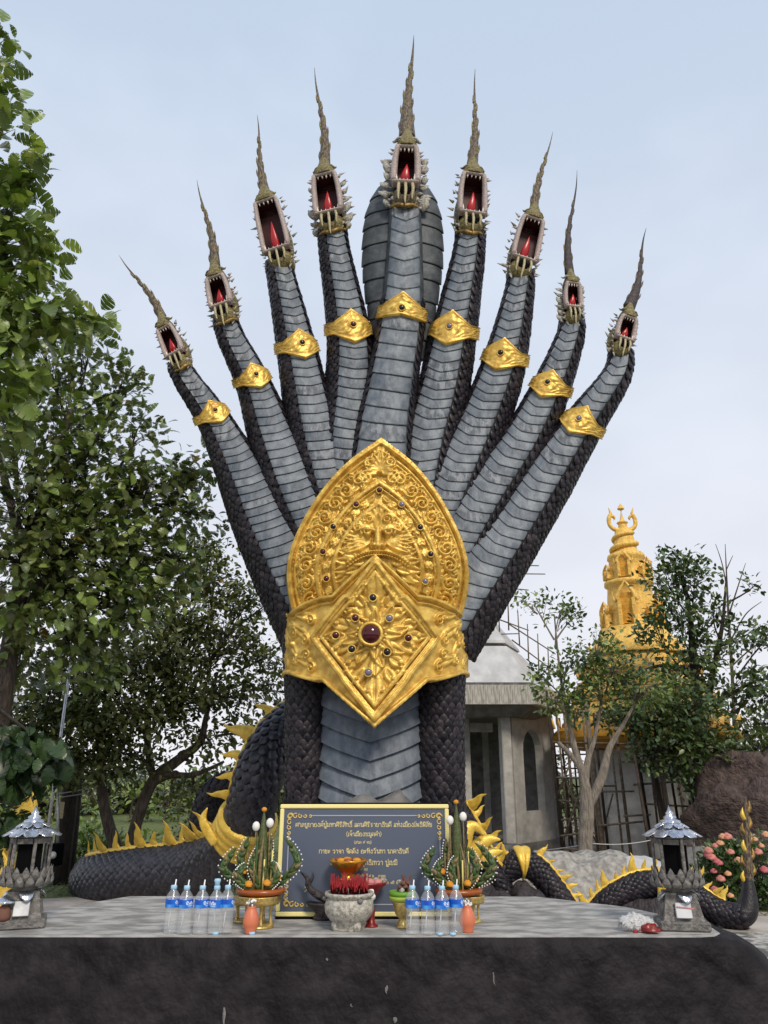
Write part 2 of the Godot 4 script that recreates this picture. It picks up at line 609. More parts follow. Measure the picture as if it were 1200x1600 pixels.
func build_platform():
	var root = thing("stone_platform", "wide low platform with dark plastered front under the offerings", "platform", Vector3(-0.3, 0, -4.7))
	var plan = [Vector2(1.62, -4.42), Vector2(1.40, -4.9), Vector2(0.95, -5.30), Vector2(-1.6, -5.32), Vector2(-1.95, -4.72), Vector2(-2.5, -4.3), Vector2(-2.62, -4.12), Vector2(-2.6, -4.06)]
	# front edge in small steps so that it can waver
	for k in 41:
		plan.append(Vector2(lerpf(-2.52, 1.50, k / 40.0), -4.04))
	plan.append(Vector2(1.58, -4.06))
	plan.append(Vector2(1.63, -4.12))
	plan.append(Vector2(1.645, -4.24))
	plan.reverse()   # counter-clockwise seen from above
	var mid = Vector2(-0.35, -4.68)
	var wob = FastNoiseLite.new()
	wob.seed = 9
	wob.frequency = 1.6
	var ring = func(y: float, out: float, shake: float) -> PackedVector3Array:
		var r = PackedVector3Array()
		for p in plan:
			var d = (p - mid).normalized()
			var side = clampf((absf(p.x - mid.x) - 1.55) / 0.4, 0.0, 1.0) if p.x > 0 else 0.4
			var q = p + Vector2(d.x * out * (0.3 + 2.2 * side), (out * 0.45 if p.y > -4.5 else -out))
			r.append(Vector3(q.x + shake * wob.get_noise_3d(q.x * 3.0, y * 3.0, 3.0), y + shake * 0.35 * wob.get_noise_2d(q.x * 4.0, 7.0), q.y + shake * wob.get_noise_3d(q.x * 2.0, y * 2.0, q.y)))
		return r
	var rings = []
	for e in [[0.0, 0.42, 0.02], [0.2, 0.30, 0.03], [0.4, 0.20, 0.03], [0.55, 0.14, 0.03], [0.68, 0.09, 0.03], [0.76, 0.062, 0.024], [0.805, 0.045, 0.018], [0.83, 0.026, 0.012], [0.842, 0.0, 0.008]]:
		rings.append(ring.call(e[0], e[1], e[2]))
	var st = begin()
	loft(st, rings, true, true, 0)
	wpart("plastered_face", done(st), M.plinth, root)
	var top = begin()
	var lo = ring.call(0.838, -0.012, 0.008)
	var hi = PackedVector3Array()
	var hi2 = PackedVector3Array()
	for p in lo:
		hi.append(Vector3(p.x, 0.847, p.z))
		var q = Vector2(p.x, p.z) + (mid - Vector2(p.x, p.z)).normalized() * 0.008
		hi2.append(Vector3(q.x, 0.850, q.y))
	loft(top, [lo, hi, hi2], true, true, 0)
	wpart("concrete_top", done(top), M.concrete_top, root)
	# pale drips and chips on the plaster
	for k in 9:
		var x = rng.randf_range(-0.95, 0.1) if k < 6 else rng.randf_range(-0.1, 0.9)
		var y = rng.randf_range(0.50, 0.80)
		var ln = rng.randf_range(0.008, 0.075)
		var s2 = begin()
		var ctrl = []
		for j in 4:
			var yj = y - ln * j / 3.0
			var out = 0.30
			for e in [[0.2, 0.30, 0.4, 0.20], [0.4, 0.20, 0.55, 0.14], [0.55, 0.14, 0.68, 0.09], [0.68, 0.09, 0.76, 0.062], [0.76, 0.062, 0.805, 0.045], [0.805, 0.045, 0.85, 0.02]]:
				if yj >= e[0] and yj <= e[2]:
					out = lerpf(e[1], e[3], (yj - e[0]) / (e[2] - e[0]))
			var near = Vector3(0, 0, -9)
			for p in ring.call(yj, out, 0.028):
				if p.z > -4.2 and absf(p.x - x) < absf(near.x - x) or near.z < -8.0:
					near = p
			ctrl.append(Vector4(x + rng.randf_range(-0.005, 0.005), yj, near.z + 0.001, [0.004, 0.009, 0.006, 0.001][j] * rng.randf_range(0.3, 1.3)))
		tube(s2, path(ctrl, 6), 6, 0.12)
		wpart("lime_drip", done(s2), M.lime, root)


func hexa(mid: Vector3, half: float, side: float, back: float, y: float) -> PackedVector3Array:
	# plan of the pavilion: flat front, two slanted sides, two more behind; counter-clockwise from above
	return PackedVector3Array([
		Vector3(mid.x - half, y, mid.z + back), Vector3(mid.x + half, y, mid.z + back),
		Vector3(mid.x + side, y, mid.z), Vector3(mid.x + half, y, mid.z - back),
		Vector3(mid.x - half, y, mid.z - back), Vector3(mid.x - side, y, mid.z)])


func build_pavilion():
	var mid = Vector3(1.95, 0, -19.2)
	var root = thing("pavilion", "unfinished grey concrete pavilion with tiered roof and arched opening", "pavilion", mid)
	var base = begin()
	loft(base, [hexa(mid, 0.85, 2.15, 1.78, -0.05), hexa(mid, 0.85, 2.15, 1.78, 0.22)])
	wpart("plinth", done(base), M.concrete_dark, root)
	var ye = 3.02
	var yf = 3.42
	var eave = begin()
	loft(eave, [hexa(mid, 1.32, 2.55, 2.35, ye), hexa(mid, 1.33, 2.58, 2.38, yf)])
	wpart("eave_slab", done(eave), M.fascia, root)
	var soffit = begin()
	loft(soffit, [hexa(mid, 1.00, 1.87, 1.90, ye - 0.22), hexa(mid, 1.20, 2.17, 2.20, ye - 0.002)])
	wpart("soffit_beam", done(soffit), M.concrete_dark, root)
	var lip = begin()
	loft(lip, [hexa(mid, 1.23, 2.17, 2.20, yf + 0.002), hexa(mid, 1.23, 2.17, 2.20, yf + 0.07)])
	wpart("roof_lip", done(lip), M.concrete_dark, root)
	var lower = begin()
	loft(lower, [hexa(mid, 1.24, 2.25, 2.22, yf + 0.072), hexa(mid, 0.86, 1.46, 1.46, yf + 0.98)])
	wpart("lower_roof", done(lower), M.roof_grey, root)
	var ring = begin()
	loft(ring, [hexa(mid, 0.76, 1.30, 1.3, yf + 0.982), hexa(mid, 0.76, 1.30, 1.3, yf + 1.06)])
	wpart("roof_ring", done(ring), M.concrete_dark, root)
	var upper = begin()
	loft(upper, [hexa(mid, 0.84, 1.42, 1.42, yf + 1.062), hexa(mid, 0.83, 1.40, 1.40, yf + 1.13), hexa(mid, 0.10, 0.16, 0.16, yf + 2.7)])
	wpart("upper_roof", done(upper), M.roof_grey, root)
	# columns at the corners of the plan, one wall with an arch between the right two
	var plan = hexa(mid, 0.70, 1.98, 1.62, 0.22)
	for k in 6:
		var c = begin()
		box(c, plan[k] + Vector3(0, 1.40, 0), Vector3(0.22, 2.80, 0.22), Basis(Vector3.UP, [0.3, 0.25, PI / 2, -0.3, 0.3, PI / 2][k]), 0.02)
		wpart("column", done(c), M.concrete_wall, root)
	var c2 = begin()
	box(c2, mid + Vector3(-0.12, 1.62, 1.0), Vector3(0.22, 2.80, 0.26), Basis(), 0.02)
	wpart("column", done(c2), M.concrete_wall, root)
	var a = plan[1]
	var b = plan[2]
	arch_wall(root, a + Vector3(0.10, 0, -0.08), b, 2.80, 0.24, 0.72, 0.62, 2.36)
	arch_wall(root, plan[4], plan[5], 2.80, 0.3, 0.7, 0.62, 2.36)
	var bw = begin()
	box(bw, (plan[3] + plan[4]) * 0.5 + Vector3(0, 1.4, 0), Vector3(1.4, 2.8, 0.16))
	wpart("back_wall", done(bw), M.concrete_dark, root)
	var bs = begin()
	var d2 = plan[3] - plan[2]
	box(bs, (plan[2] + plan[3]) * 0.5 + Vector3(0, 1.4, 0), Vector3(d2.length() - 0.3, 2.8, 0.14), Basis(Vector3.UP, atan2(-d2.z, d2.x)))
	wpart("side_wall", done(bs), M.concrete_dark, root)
	var tie = begin()
	box(tie, mid + Vector3(0.26, 2.62, 0.96), Vector3(0.54, 0.2, 0.14), Basis(), 0.01)
	wpart("tie_beam", done(tie), M.concrete_wall, root)
	# bamboo scaffold on the roof
	var sc = thing("roof_scaffold", "thin bamboo scaffold standing on the pavilion roof", "scaffold", mid + Vector3(0.5, yf + 1.3, 0.8))
	for e in [[Vector3(2.963, 4.844, -18.200), Vector3(2.999, 6.413, -18.200)], [Vector3(2.739, 4.616, -18.200), Vector3(2.750, 5.775, -18.200)], [Vector3(3.235, 4.497, -18.400), Vector3(3.237, 5.346, -18.400)], [Vector3(3.467, 4.222, -18.600), Vector3(3.488, 5.072, -18.600)], [Vector3(3.738, 4.021, -18.800), Vector3(3.762, 4.873, -18.800)], [Vector3(4.009, 3.787, -19.000), Vector3(4.034, 4.593, -19.000)],
			[Vector3(2.629, 6.407, -18.000), Vector3(3.760, 6.402, -18.100)], [Vector3(2.541, 6.184, -18.000), Vector3(3.902, 6.194, -18.100)], [Vector3(2.420, 5.869, -18.000), Vector3(3.494, 5.822, -18.200)], [Vector3(2.595, 5.775, -18.200), Vector3(3.359, 5.633, -18.200)], [Vector3(2.748, 5.104, -18.200), Vector3(3.491, 4.898, -18.500)], [Vector3(2.971, 4.997, -18.200), Vector3(4.209, 4.405, -19.000)], [Vector3(2.100, 4.702, -18.000), Vector3(3.217, 4.767, -18.200)], [Vector3(2.994, 4.582, -18.000), Vector3(4.184, 3.927, -18.900)]]:
		wpart("bamboo_pole", rod_mesh(e[0], e[1], 0.018, 0.013, 6), M.bamboo, sc)
	var box_ = begin()
	box(box_, Vector3(2.659, 5.529, -18.300), Vector3(0.18, 0.75, 0.18), Basis(), 0.01)
	tag(thing_mesh("roof_post", done(box_), M.rock_brown, Vector3.ZERO), "brown post at the tip of the pavilion roof", "post")


func arch_wall(root: Node3D, a: Vector3, b: Vector3, high: float, u0: float, u1: float, sill: float, crown: float):
	# a wall from a to b with one round-headed opening between fractions u0 and u1
	var along = (b - a)
	var ln = along.length()
	along /= ln
	var nrm = Vector3(-along.z, 0, along.x)
	var st = begin(false)
	var th = 0.09
	var r = (u1 - u0) * ln * 0.5
	var spring = crown - r
	var at = func(u: float, y: float, s: float) -> Vector3:
		return a + along * u + Vector3(0, y, 0) + nrm * (th * s)
	var um = (u0 + u1) * 0.5 * ln
	var steps = 10
	var cols = [[0.0, sill, sill], [u0 * ln, sill, sill]]
	var mid = (a + b) * 0.5
	for s in [-1.0, 1.0]:
		var far = mid - nrm * s * 5.0
		quad_out(st, at.call(0, 0, s), at.call(ln, 0, s), at.call(ln, sill, s), at.call(0, sill, s), far)
		quad_out(st, at.call(0, sill, s), at.call(u0 * ln, sill, s), at.call(u0 * ln, high, s), at.call(0, high, s), far)
		quad_out(st, at.call(u1 * ln, sill, s), at.call(ln, sill, s), at.call(ln, high, s), at.call(u1 * ln, high, s), far)
		for k in steps:
			var p = PI - PI * k / steps
			var q = PI - PI * (k + 1) / steps
			quad_out(st, at.call(um + r * cos(p), spring + r * sin(p), s), at.call(um + r * cos(q), spring + r * sin(q), s), at.call(um + r * cos(q), high, s), at.call(um + r * cos(p), high, s), far)
	# reveals
	quad(st, at.call(u0 * ln, sill, -1), at.call(u0 * ln, sill, 1), at.call(u0 * ln, spring, 1), at.call(u0 * ln, spring, -1))
	quad(st, at.call(u1 * ln, sill, 1), at.call(u1 * ln, sill, -1), at.call(u1 * ln, spring, -1), at.call(u1 * ln, spring, 1))
	quad(st, at.call(u0 * ln, sill, 1), at.call(u0 * ln, sill, -1), at.call(u1 * ln, sill, -1), at.call(u1 * ln, sill, 1))
	for k in steps:
		var p = PI - PI * k / steps
		var q = PI - PI * (k + 1) / steps
		quad(st, at.call(um + r * cos(p), spring + r * sin(p), -1), at.call(um + r * cos(p), spring + r * sin(p), 1), at.call(um + r * cos(q), spring + r * sin(q), 1), at.call(um + r * cos(q), spring + r * sin(q), -1))
	quad(st, at.call(0, 0, 1), at.call(0, 0, -1), at.call(0, high, -1), at.call(0, high, 1))
	quad(st, at.call(ln, 0, -1), at.call(ln, 0, 1), at.call(ln, high, 1), at.call(ln, high, -1))
	wpart("arched_wall", done(st), M.concrete_wall, root)


func build_tower():
	# the golden stepped spire with a trident on top, on a grey drum that is still in its scaffold
	var foot = Vector3(Vector3(5.782, 2.286, -18.000).x + 0.08, 0, -18.0)
	var y0 = Vector3(5.797, 2.423, -18.000).y
	var root = thing("golden_tower", "golden stepped spire with niches, spiral neck and trident finial", "tower", foot)
	var drum = begin()
	var ring_of = func(r: float, y: float, n: int, off: float) -> PackedVector3Array:
		var p = PackedVector3Array()
		for k in n:
			var a = TAU * k / n + off
			p.append(Vector3(foot.x + sin(a) * r, y, foot.z + cos(a) * r))
		return p
	loft(drum, [ring_of.call(1.32, 0.0, 6, 0.0), ring_of.call(1.32, 2.286, 6, 0.0)])
	wpart("drum", done(drum), M.concrete_wall, root)
	# flaring lotus rims under the golden part
	var k0 = 0
	for e in [[2.121, 2.286, 1.45, 1.95], [2.286, 2.423, 1.98, 2.06], [2.423, 2.590, 2.0, 1.9], [2.590, 2.813, 1.82, 1.68], [2.813, 3.124, 1.72, 1.52], [3.124, 3.409, 1.56, 1.42], [3.409, 3.727, 1.44, 1.22], [3.727, 3.989, 1.28, 1.12], [3.989, 4.225, 1.12, 0.95]]:
		var st = begin()
		loft(st, [ring_of.call(e[2], e[0], 24, 0.0), ring_of.call(lerpf(e[2], e[3], 0.4) + 0.04, lerpf(e[0], e[1], 0.5), 24, 0.0), ring_of.call(e[3], e[1] - 0.003, 24, 0.0)])
		wpart("tier", done(st), M.tower_orange if k0 < 3 else M.tower_gold, root)
		k0 += 1
	# leaves standing round each lower tier
	var tip = begin()
	tube(tip, path([Vector4(0, 0, 0, 0.085), Vector4(0, 0.1, 0.03, 0.10), Vector4(0, 0.22, 0.05, 0.05), Vector4(0, 0.29, 0.09, 0.004)], 6), 6, 0.35)
	var tip_mesh = done(tip)
	for e in [[2.590, 1.98, 24], [3.124, 1.62, 20], [3.727, 1.34, 18], [4.225, 1.02, 14]]:
		for k in e[2]:
			var a = TAU * (k + 0.5) / e[2]
			if cos(a) < -0.35:
				continue
			var o = part("antefix", tip_mesh, M.tower_gold, root, Vector3(sin(a) * e[1], e[0], cos(a) * e[1]))
			o.rotation.y = a
	# drum of the spire in two storeys, eight niches each
	var body = begin()
	var prof = []
	for e in [[4.195, 1.14], [4.432, 0.98], [4.702, 0.80], [4.732, 0.78], [4.822, 0.78], [4.853, 0.60], [5.187, 0.555], [5.573, 0.53], [5.838, 0.50], [5.869, 0.57], [5.963, 0.57], [5.995, 0.44], [6.279, 0.43], [6.503, 0.41], [6.535, 0.45], [6.632, 0.43], [6.696, 0.29], [6.923, 0.255], [7.152, 0.215], [7.250, 0.20], [7.283, 0.15]]:
		prof.append(Vector2(e[1], e[0]))
	lathe(body, prof, 20, Vector3(foot.x, 0, foot.z))
	wpart("spire", done(body), M.tower_gold, root)
	for e in [[4.838, 5.775, 0.62, 0.20], [6.010, 6.567, 0.47, 0.15]]:
		for k in 6:
			var a = TAU * k / 6 - 0.45
			if cos(a) < -0.3:
				continue
			niche(root, foot, a, e[2], e[0], e[1], e[3], k % 2 == 1)
	# spiral moulding round the neck
	var sp = []
	for k in 40:
		var f = k / 39.0
		var a = f * TAU * 2.2 + 0.6
		var r = lerpf(0.33, 0.19, f) + 0.02
		sp.append(Vector4(foot.x + sin(a) * r, lerpf(6.599, 7.217, f), foot.z + cos(a) * r, lerpf(0.075, 0.05, f)))
	wpart("spiral_moulding", tube_mesh(sp, 100, 6), M.tower_gold, root)
	# trident
	var yt = 7.267
	var tri_ = begin()
	tube(tri_, path([Vector4(foot.x, yt, foot.z, 0.13), Vector4(foot.x, yt + 0.14, foot.z, 0.10), Vector4(foot.x, yt + 0.2, foot.z, 0.14), Vector4(foot.x, yt + 0.26, foot.z, 0.06), Vector4(foot.x, yt + 0.42, foot.z, 0.02), Vector4(foot.x, yt + 0.52, foot.z, 0.018), Vector4(foot.x, yt + 0.55, foot.z, 0.08), Vector4(foot.x, yt + 0.6, foot.z, 0.07), Vector4(foot.x, yt + 0.7, foot.z, 0.005)], 28), 10)
	wpart("trident_shaft", done(tri_), M.tower_gold, root)
	for s in [-1.0, 1.0]:
		var pr = []
		for e in [[0.0, 0.02, 0.06], [0.18, 0.02, 0.06], [0.31, 0.13, 0.05], [0.32, 0.30, 0.055], [0.27, 0.42, 0.045], [0.27, 0.48, 0.03], [0.31, 0.60, 0.004]]:
			pr.append(Vector4(foot.x + s * e[0], yt + e[1], foot.z, e[2]))
		wpart("trident_prong", tube_mesh(pr, 24, 8), M.tower_gold, root)
		var cu = []
		for e in [[0.29, 0.38, 0.04], [0.22, 0.37, 0.04], [0.18, 0.31, 0.028], [0.21, 0.27, 0.005]]:
			cu.append(Vector4(foot.x + s * e[0], yt + e[1], foot.z, e[2]))
		wpart("trident_curl", tube_mesh(cu, 10, 6), M.tower_gold, root)
	# bamboo scaffold round the drum
	var sc = thing("tower_scaffold", "bamboo scaffold of poles and rails round the grey drum", "scaffold", Vector3(foot.x, 0, foot.z + 1.8))
	var polesets = [[3.267, 15.6], [3.632, 16.6], [3.640, 15.9], [4.147, 17.4], [3.962, 15.7], [3.945, 15.3], [4.120, 15.6], [4.332, 15.4], [4.505, 15.5], [4.830, 15.3], [5.095, 15.6], [5.536, 16.4], [5.439, 15.4], [5.776, 16.0], [5.677, 15.2], [6.203, 16.2], [4.144, 19.5], [4.454, 20.0], [4.439, 19.0], [4.998, 20.5]]
	var idx = 0
	for e in polesets:
		var d: float = e[1]
		var x: float = e[0]
		var h = 3.0 + rng.randf_range(-0.3, 0.3)
		var r = 0.055 if idx in [9, 5] else rng.randf_range(0.022, 0.036)
		wpart("bamboo_pole", rod_mesh(Vector3(x + 0.06, 0, -d), Vector3(x - 0.03 + rng.randf_range(-0.05, 0.05), h, -d), r, r * 0.8, 6), M.bamboo if idx % 3 else M.bark_dark, sc)
		idx += 1
	for e in [[3.246, 5.765, 2.183, 15.5], [3.613, 4.782, 2.167, 17.0], [3.885, 4.662, 1.293, 15.3], [3.766, 4.328, 1.383, 15.3], [3.945, 4.782, 0.705, 15.3], [4.394, 4.893, 0.874, 15.2], [3.288, 3.987, 1.541, 15.7], [3.351, 3.976, 1.128, 16.0], [3.284, 3.889, 0.768, 15.8], [3.291, 3.901, 0.510, 15.6], [3.242, 3.876, 0.301, 15.6], [4.512, 5.776, 1.829, 15.4], [4.813, 5.295, 1.945, 15.4], [4.693, 5.824, 1.416, 15.4], [4.854, 5.798, 1.080, 15.3], [4.083, 5.485, 2.050, 19.5], [4.074, 5.207, 1.758, 19.6], [4.032, 5.078, 1.381, 19.4], [4.053, 5.028, 0.866, 19.5]]:
		var d: float = e[3]
		var y: float = e[2]
		var x1: float = e[0]
		var x2: float = e[1]
		wpart("bamboo_rail", rod_mesh(Vector3(x1, y, -d + 0.04), Vector3(x2, y + rng.randf_range(-0.08, 0.08), -d + 0.04), 0.022, 0.018, 6), M.bamboo, sc)
	for e in [[3.298, 0.234, 3.938, 1.717], [3.446, 1.600, 4.000, 0.345], [4.061, 0.345, 4.369, 1.250], [3.298, 1.135, 3.754, 2.134]]:
		var d = 15.75
		wpart("bamboo_brace", rod_mesh(Vector3(e[0], e[1], -d), Vector3(e[2], e[3], -d + 0.1), 0.02, 0.016, 6), M.bamboo, sc)


func niche(root: Node3D, foot: Vector3, a: float, r: float, y0: float, y1: float, w: float, small: bool):
	# an aedicule: two posts, a pointed hood, dark recess
	var turn = Basis(Vector3.UP, a)
	var mid = foot + turn * Vector3(0, 0, r)
	var h = (y1 - y0) * (0.62 if small else 1.0)
	var st = begin()
	for s in [-1.0, 1.0]:
		box(st, mid + turn * Vector3(s * w * 0.8, 0, 0.02) + Vector3(0, y0 + h * 0.32, 0), Vector3(w * 0.42, h * 0.66, 0.16), turn, 0.01)
		var hood = []
		for e in [[1.05, 0.60, 0.26], [0.85, 0.78, 0.24], [0.42, 0.94, 0.18], [0.0, 1.1, 0.06]]:
			var q = mid + turn * Vector3(s * w * e[0], 0, 0.05)
			hood.append(Vector4(q.x, y0 + h * e[1], q.z, w * e[2]))
		tube(st, path(hood, 8), 6)
		var ear = []
		for e in [[1.1, 0.58, 0.16], [1.42, 0.66, 0.12], [1.5, 0.86, 0.01]]:
			var q = mid + turn * Vector3(s * w * e[0], 0, 0.05)
			ear.append(Vector4(q.x, y0 + h * e[1], q.z, w * e[2]))
		tube(st, path(ear, 6), 5)
	var nd = part("niche", done(st), M.tower_gold, root, -root.position)
	var rc = begin()
	box(rc, mid + Vector3(0, y0 + h * 0.40, 0) - turn * Vector3(0, 0, 0.06), Vector3(w * 1.3, h * 0.8, 0.14), turn)
	part("recess", done(rc), M.tower_orange, nd)


func build_yard():
	# pale concrete mound between the tail and the tower
	var mound = rock_mesh(Vector3(1.75, 0.62, 0.9), 4, 0.22, 0.9, 48, 24, -0.1)
	var o = tag(thing_mesh("concrete_mound", mound, M.mound, Vector3(2.75, -0.05, -12.0)), "pale rounded concrete mound behind the right tail arch", "mound")
	o.rotation = Vector3(0.0, 0.25, -0.13)
	tag(thing_mesh("white_boulder", rock_mesh(Vector3(0.55, 0.5, 0.4), 12, 0.16, 1.2), M.roof_grey, Vector3(3.55, 0, -11.5)), "small white boulder behind the second tail arch", "boulder")
	var big = tag(thing_mesh("brown_boulder", rock_mesh(Vector3(1.55, 1.85, 1.4), 31, 0.24, 1.0, 60, 36), M.rock_brown, Vector3(6.55, 0, -14.2)), "large brown rock outcrop with cave shade painted black behind the flowers", "boulder")
	var shade_ball = part("hollow_shade", ball_mesh(Vector3(0.28, 0.36, 0.2), 14, 8), M.black, big, Vector3(0.05, 1.05, 1.34))  # solid black ball on the rock, painted in for the shade of a cave
	shade_ball.rotation.z = 0.2
	tag(thing_mesh("dark_boulder", rock_mesh(Vector3(0.85, 0.62, 0.6), 8, 0.2, 1.0), M.concrete_dark, Vector3(4.55, 0, -11.6)), "dark grey boulder behind the right shrine lantern", "boulder")
	# dark purple rocks under the tail
	var rocks = [[Vector3(1.354, 0.000, -10.670), -9.15, 0.42, 0.36, "dark purple rock wedged under the first tail loop"], [Vector3(1.633, 0.000, -10.670), -9.35, 0.28, 0.42, "dark purple rock below the gold-banded tail arch"], [Vector3(3.115, 0.000, -10.200), -9.6, 0.45, 0.30, "dark purple rock filling the second tail arch"], [Vector3(3.407, 0.000, -9.380), -9.6, 0.38, 0.16, "low dark rock under the descending tail"], [Vector3(1.036, 0.000, -10.670), -9.3, 0.4, 0.5, "dark rock at the foot of the stem"]]
	var k = 40
	for e in rocks:
		tag(thing_mesh("purple_rock", rock_mesh(Vector3(e[2], e[3], 0.35), k, 0.3, 2.0, 26, 14), M.rock_purple, Vector3(e[0].x * (-e[1]) / 9.8, 0, e[1])), e[4], "rock", "dark rocks under the tail")
		k += 3
	# metal pole, dark post with speaker and box, cables on the left
	var pole = thing("metal_pole", "tall thin galvanised pole leaning in front of the trees", "pole", Vector3(Vector3(-4.250, 0.970, -10.500).x, 0, -10.5))
	wpart("pole_tube", rod_mesh(Vector3(Vector3(-4.248, 0.673, -10.500).x, 0, -10.5), Vector3(-4.232, 3.162, -10.500), 0.021, 0.019, 10), M.steel, pole)
	wpart("pole_cap", rod_mesh(Vector3(-4.229, 3.145, -10.500), Vector3(-4.231, 3.179, -10.500), 0.025, 0.025, 10), M.steel, pole)
	var post = thing("wooden_post", "dark thick wooden post behind the left shrine lantern", "post", Vector3(Vector3(-4.992, 0.103, -13.000).x, 0, -13.0))
	wpart("post_shaft", rod_mesh(Vector3(Vector3(-4.989, 0.085, -13.000).x, 0, -13.0), Vector3(-4.968, 1.884, -13.000), 0.15, 0.12, 10), M.bark_dark, post)
	wpart("post_shaft", rod_mesh(Vector3(Vector3(-4.926, 0.062, -13.200).x, 0, -13.2), Vector3(-4.990, 1.789, -13.200), 0.1, 0.1, 10), M.bark_dark, post)
	var bx = begin()
	box(bx, Vector3(-4.955, 1.072, -12.600), Vector3(0.12, 0.24, 0.1), Basis(Vector3.UP, 0.4), 0.01)
	var meter = thing("meter_box", "pale yellow box fixed to the dark post", "box", Vector3(-4.955, 1.072, -12.600))
	wpart("box_body", done(bx), M.bowl_lime, meter)
	meter.get_child(0).material_override = M.tusk
	var cd = begin()
	rod(cd, Vector3(-4.886, 0.501, -12.550), Vector3(-5.007, 1.450, -12.550), 0.022, 0.022, 8)
	wpart("conduit", done(cd), M.steel, meter)
	var spk = thing("loudspeaker", "small dark loudspeaker with pale cone beside the post", "loudspeaker", Vector3(-4.820, 0.479, -12.300))
	var sb = begin()
	box(sb, Vector3(-4.820, 0.479, -12.300), Vector3(0.16, 0.30, 0.2), Basis(Vector3.UP, -0.2), 0.015)
	wpart("speaker_case", done(sb), M.black, spk)
	var sc_ = part("speaker_cone", lathe_mesh([Vector2(0.02, 0), Vector2(0.05, 0.02), Vector2(0.052, 0.024)], 14), M.white_paint, spk, Vector3(0.02, 0.0, 0.102))
	sc_.rotation.x = PI / 2
	for e in [[Vector3(-4.958, 1.312, -12.500), Vector3(-3.663, 1.909, -14.000), "upper cable stretched from the post into the trees"], [Vector3(-4.951, 1.257, -12.500), Vector3(-3.742, 1.804, -14.000), "lower cable stretched from the post into the trees"], [Vector3(1.299, 0.189, -17.000), Vector3(3.285, 0.558, -13.200), "pale cord tied to the pale trunk on the right"], [Vector3(3.285, 0.558, -13.200), Vector3(5.123, 0.747, -14.000), "pale cord running from the pale trunk to the scaffold"]]:
		var a: Vector3 = e[0]
		var b: Vector3 = e[1]
		var c = []
		for j in 7:
			var f = j / 6.0
			var p = a.lerp(b, f) - Vector3(0, 0.10 * 4.0 * f * (1.0 - f), 0)
			c.append(Vector4(p.x, p.y, p.z, 0.008))
		tag(thing_mesh("cable", tube_mesh(c, 16, 5), M.wire, Vector3.ZERO), e[2], "cable")
	# golden flames of another naga at the far left
	var fl = thing("golden_naga", "golden flame crest of another naga statue at far left", "statue", Vector3(-4.211, 0.000, -9.772))
	for e in [[[Vector4(-4.129, 0.781, -9.200, 0.112),Vector4(-4.057, 1.042, -9.200, 0.128),Vector4(-3.972, 1.227, -9.200, 0.114),Vector4(-3.941, 1.402, -9.200, 0.014)], "flame_crest"], [[Vector4(-4.077, 1.026, -9.250, 0.100),Vector4(-4.080, 1.226, -9.250, 0.086),Vector4(-4.002, 1.428, -9.250, 0.014)], "flame_crest"], [[Vector4(-4.090, 0.976, -9.200, 0.085),Vector4(-4.092, 1.174, -9.200, 0.071),Vector4(-4.086, 1.321, -9.200, 0.014)], "flame_crest"], [[Vector4(-4.165, 0.351, -9.100, 0.150),Vector4(-4.120, 0.663, -9.100, 0.138),Vector4(-4.142, 0.886, -9.100, 0.112),Vector4(-4.252, 1.047, -9.100, 0.084)], "neck"], [[Vector4(-4.077, 0.861, -9.000, 0.090),Vector4(-3.987, 0.989, -9.000, 0.069),Vector4(-4.081, 1.143, -9.000, 0.021)], "flame_crest"], [[Vector4(-4.046, 0.122, -9.000, 0.134),Vector4(-4.057, 0.394, -9.000, 0.122),Vector4(-4.023, 0.610, -9.000, 0.068),Vector4(-4.108, 0.798, -9.000, 0.021)], "fin"]]:
		var c = []
		for q in e[0]:
			c.append(q)
		wpart(e[1], tube_mesh(c, 16, 10, 0.45), M.gold_yellow, fl)


func thing_mesh(called: String, mesh: Mesh, m: Material, at: Vector3) -> MeshInstance3D:
	var o = MeshInstance3D.new()
	o.name = numbered(called)
	o.mesh = mesh
	o.material_override = m
	add_child(o, true)
	o.position = at
	return o





# ---------------------------------------------------------------- the statue
var scale_mesh: ArrayMesh
var scale_mats := []
var gem_mesh: ArrayMesh
var gem_ring: ArrayMesh
var spine_meshes := []


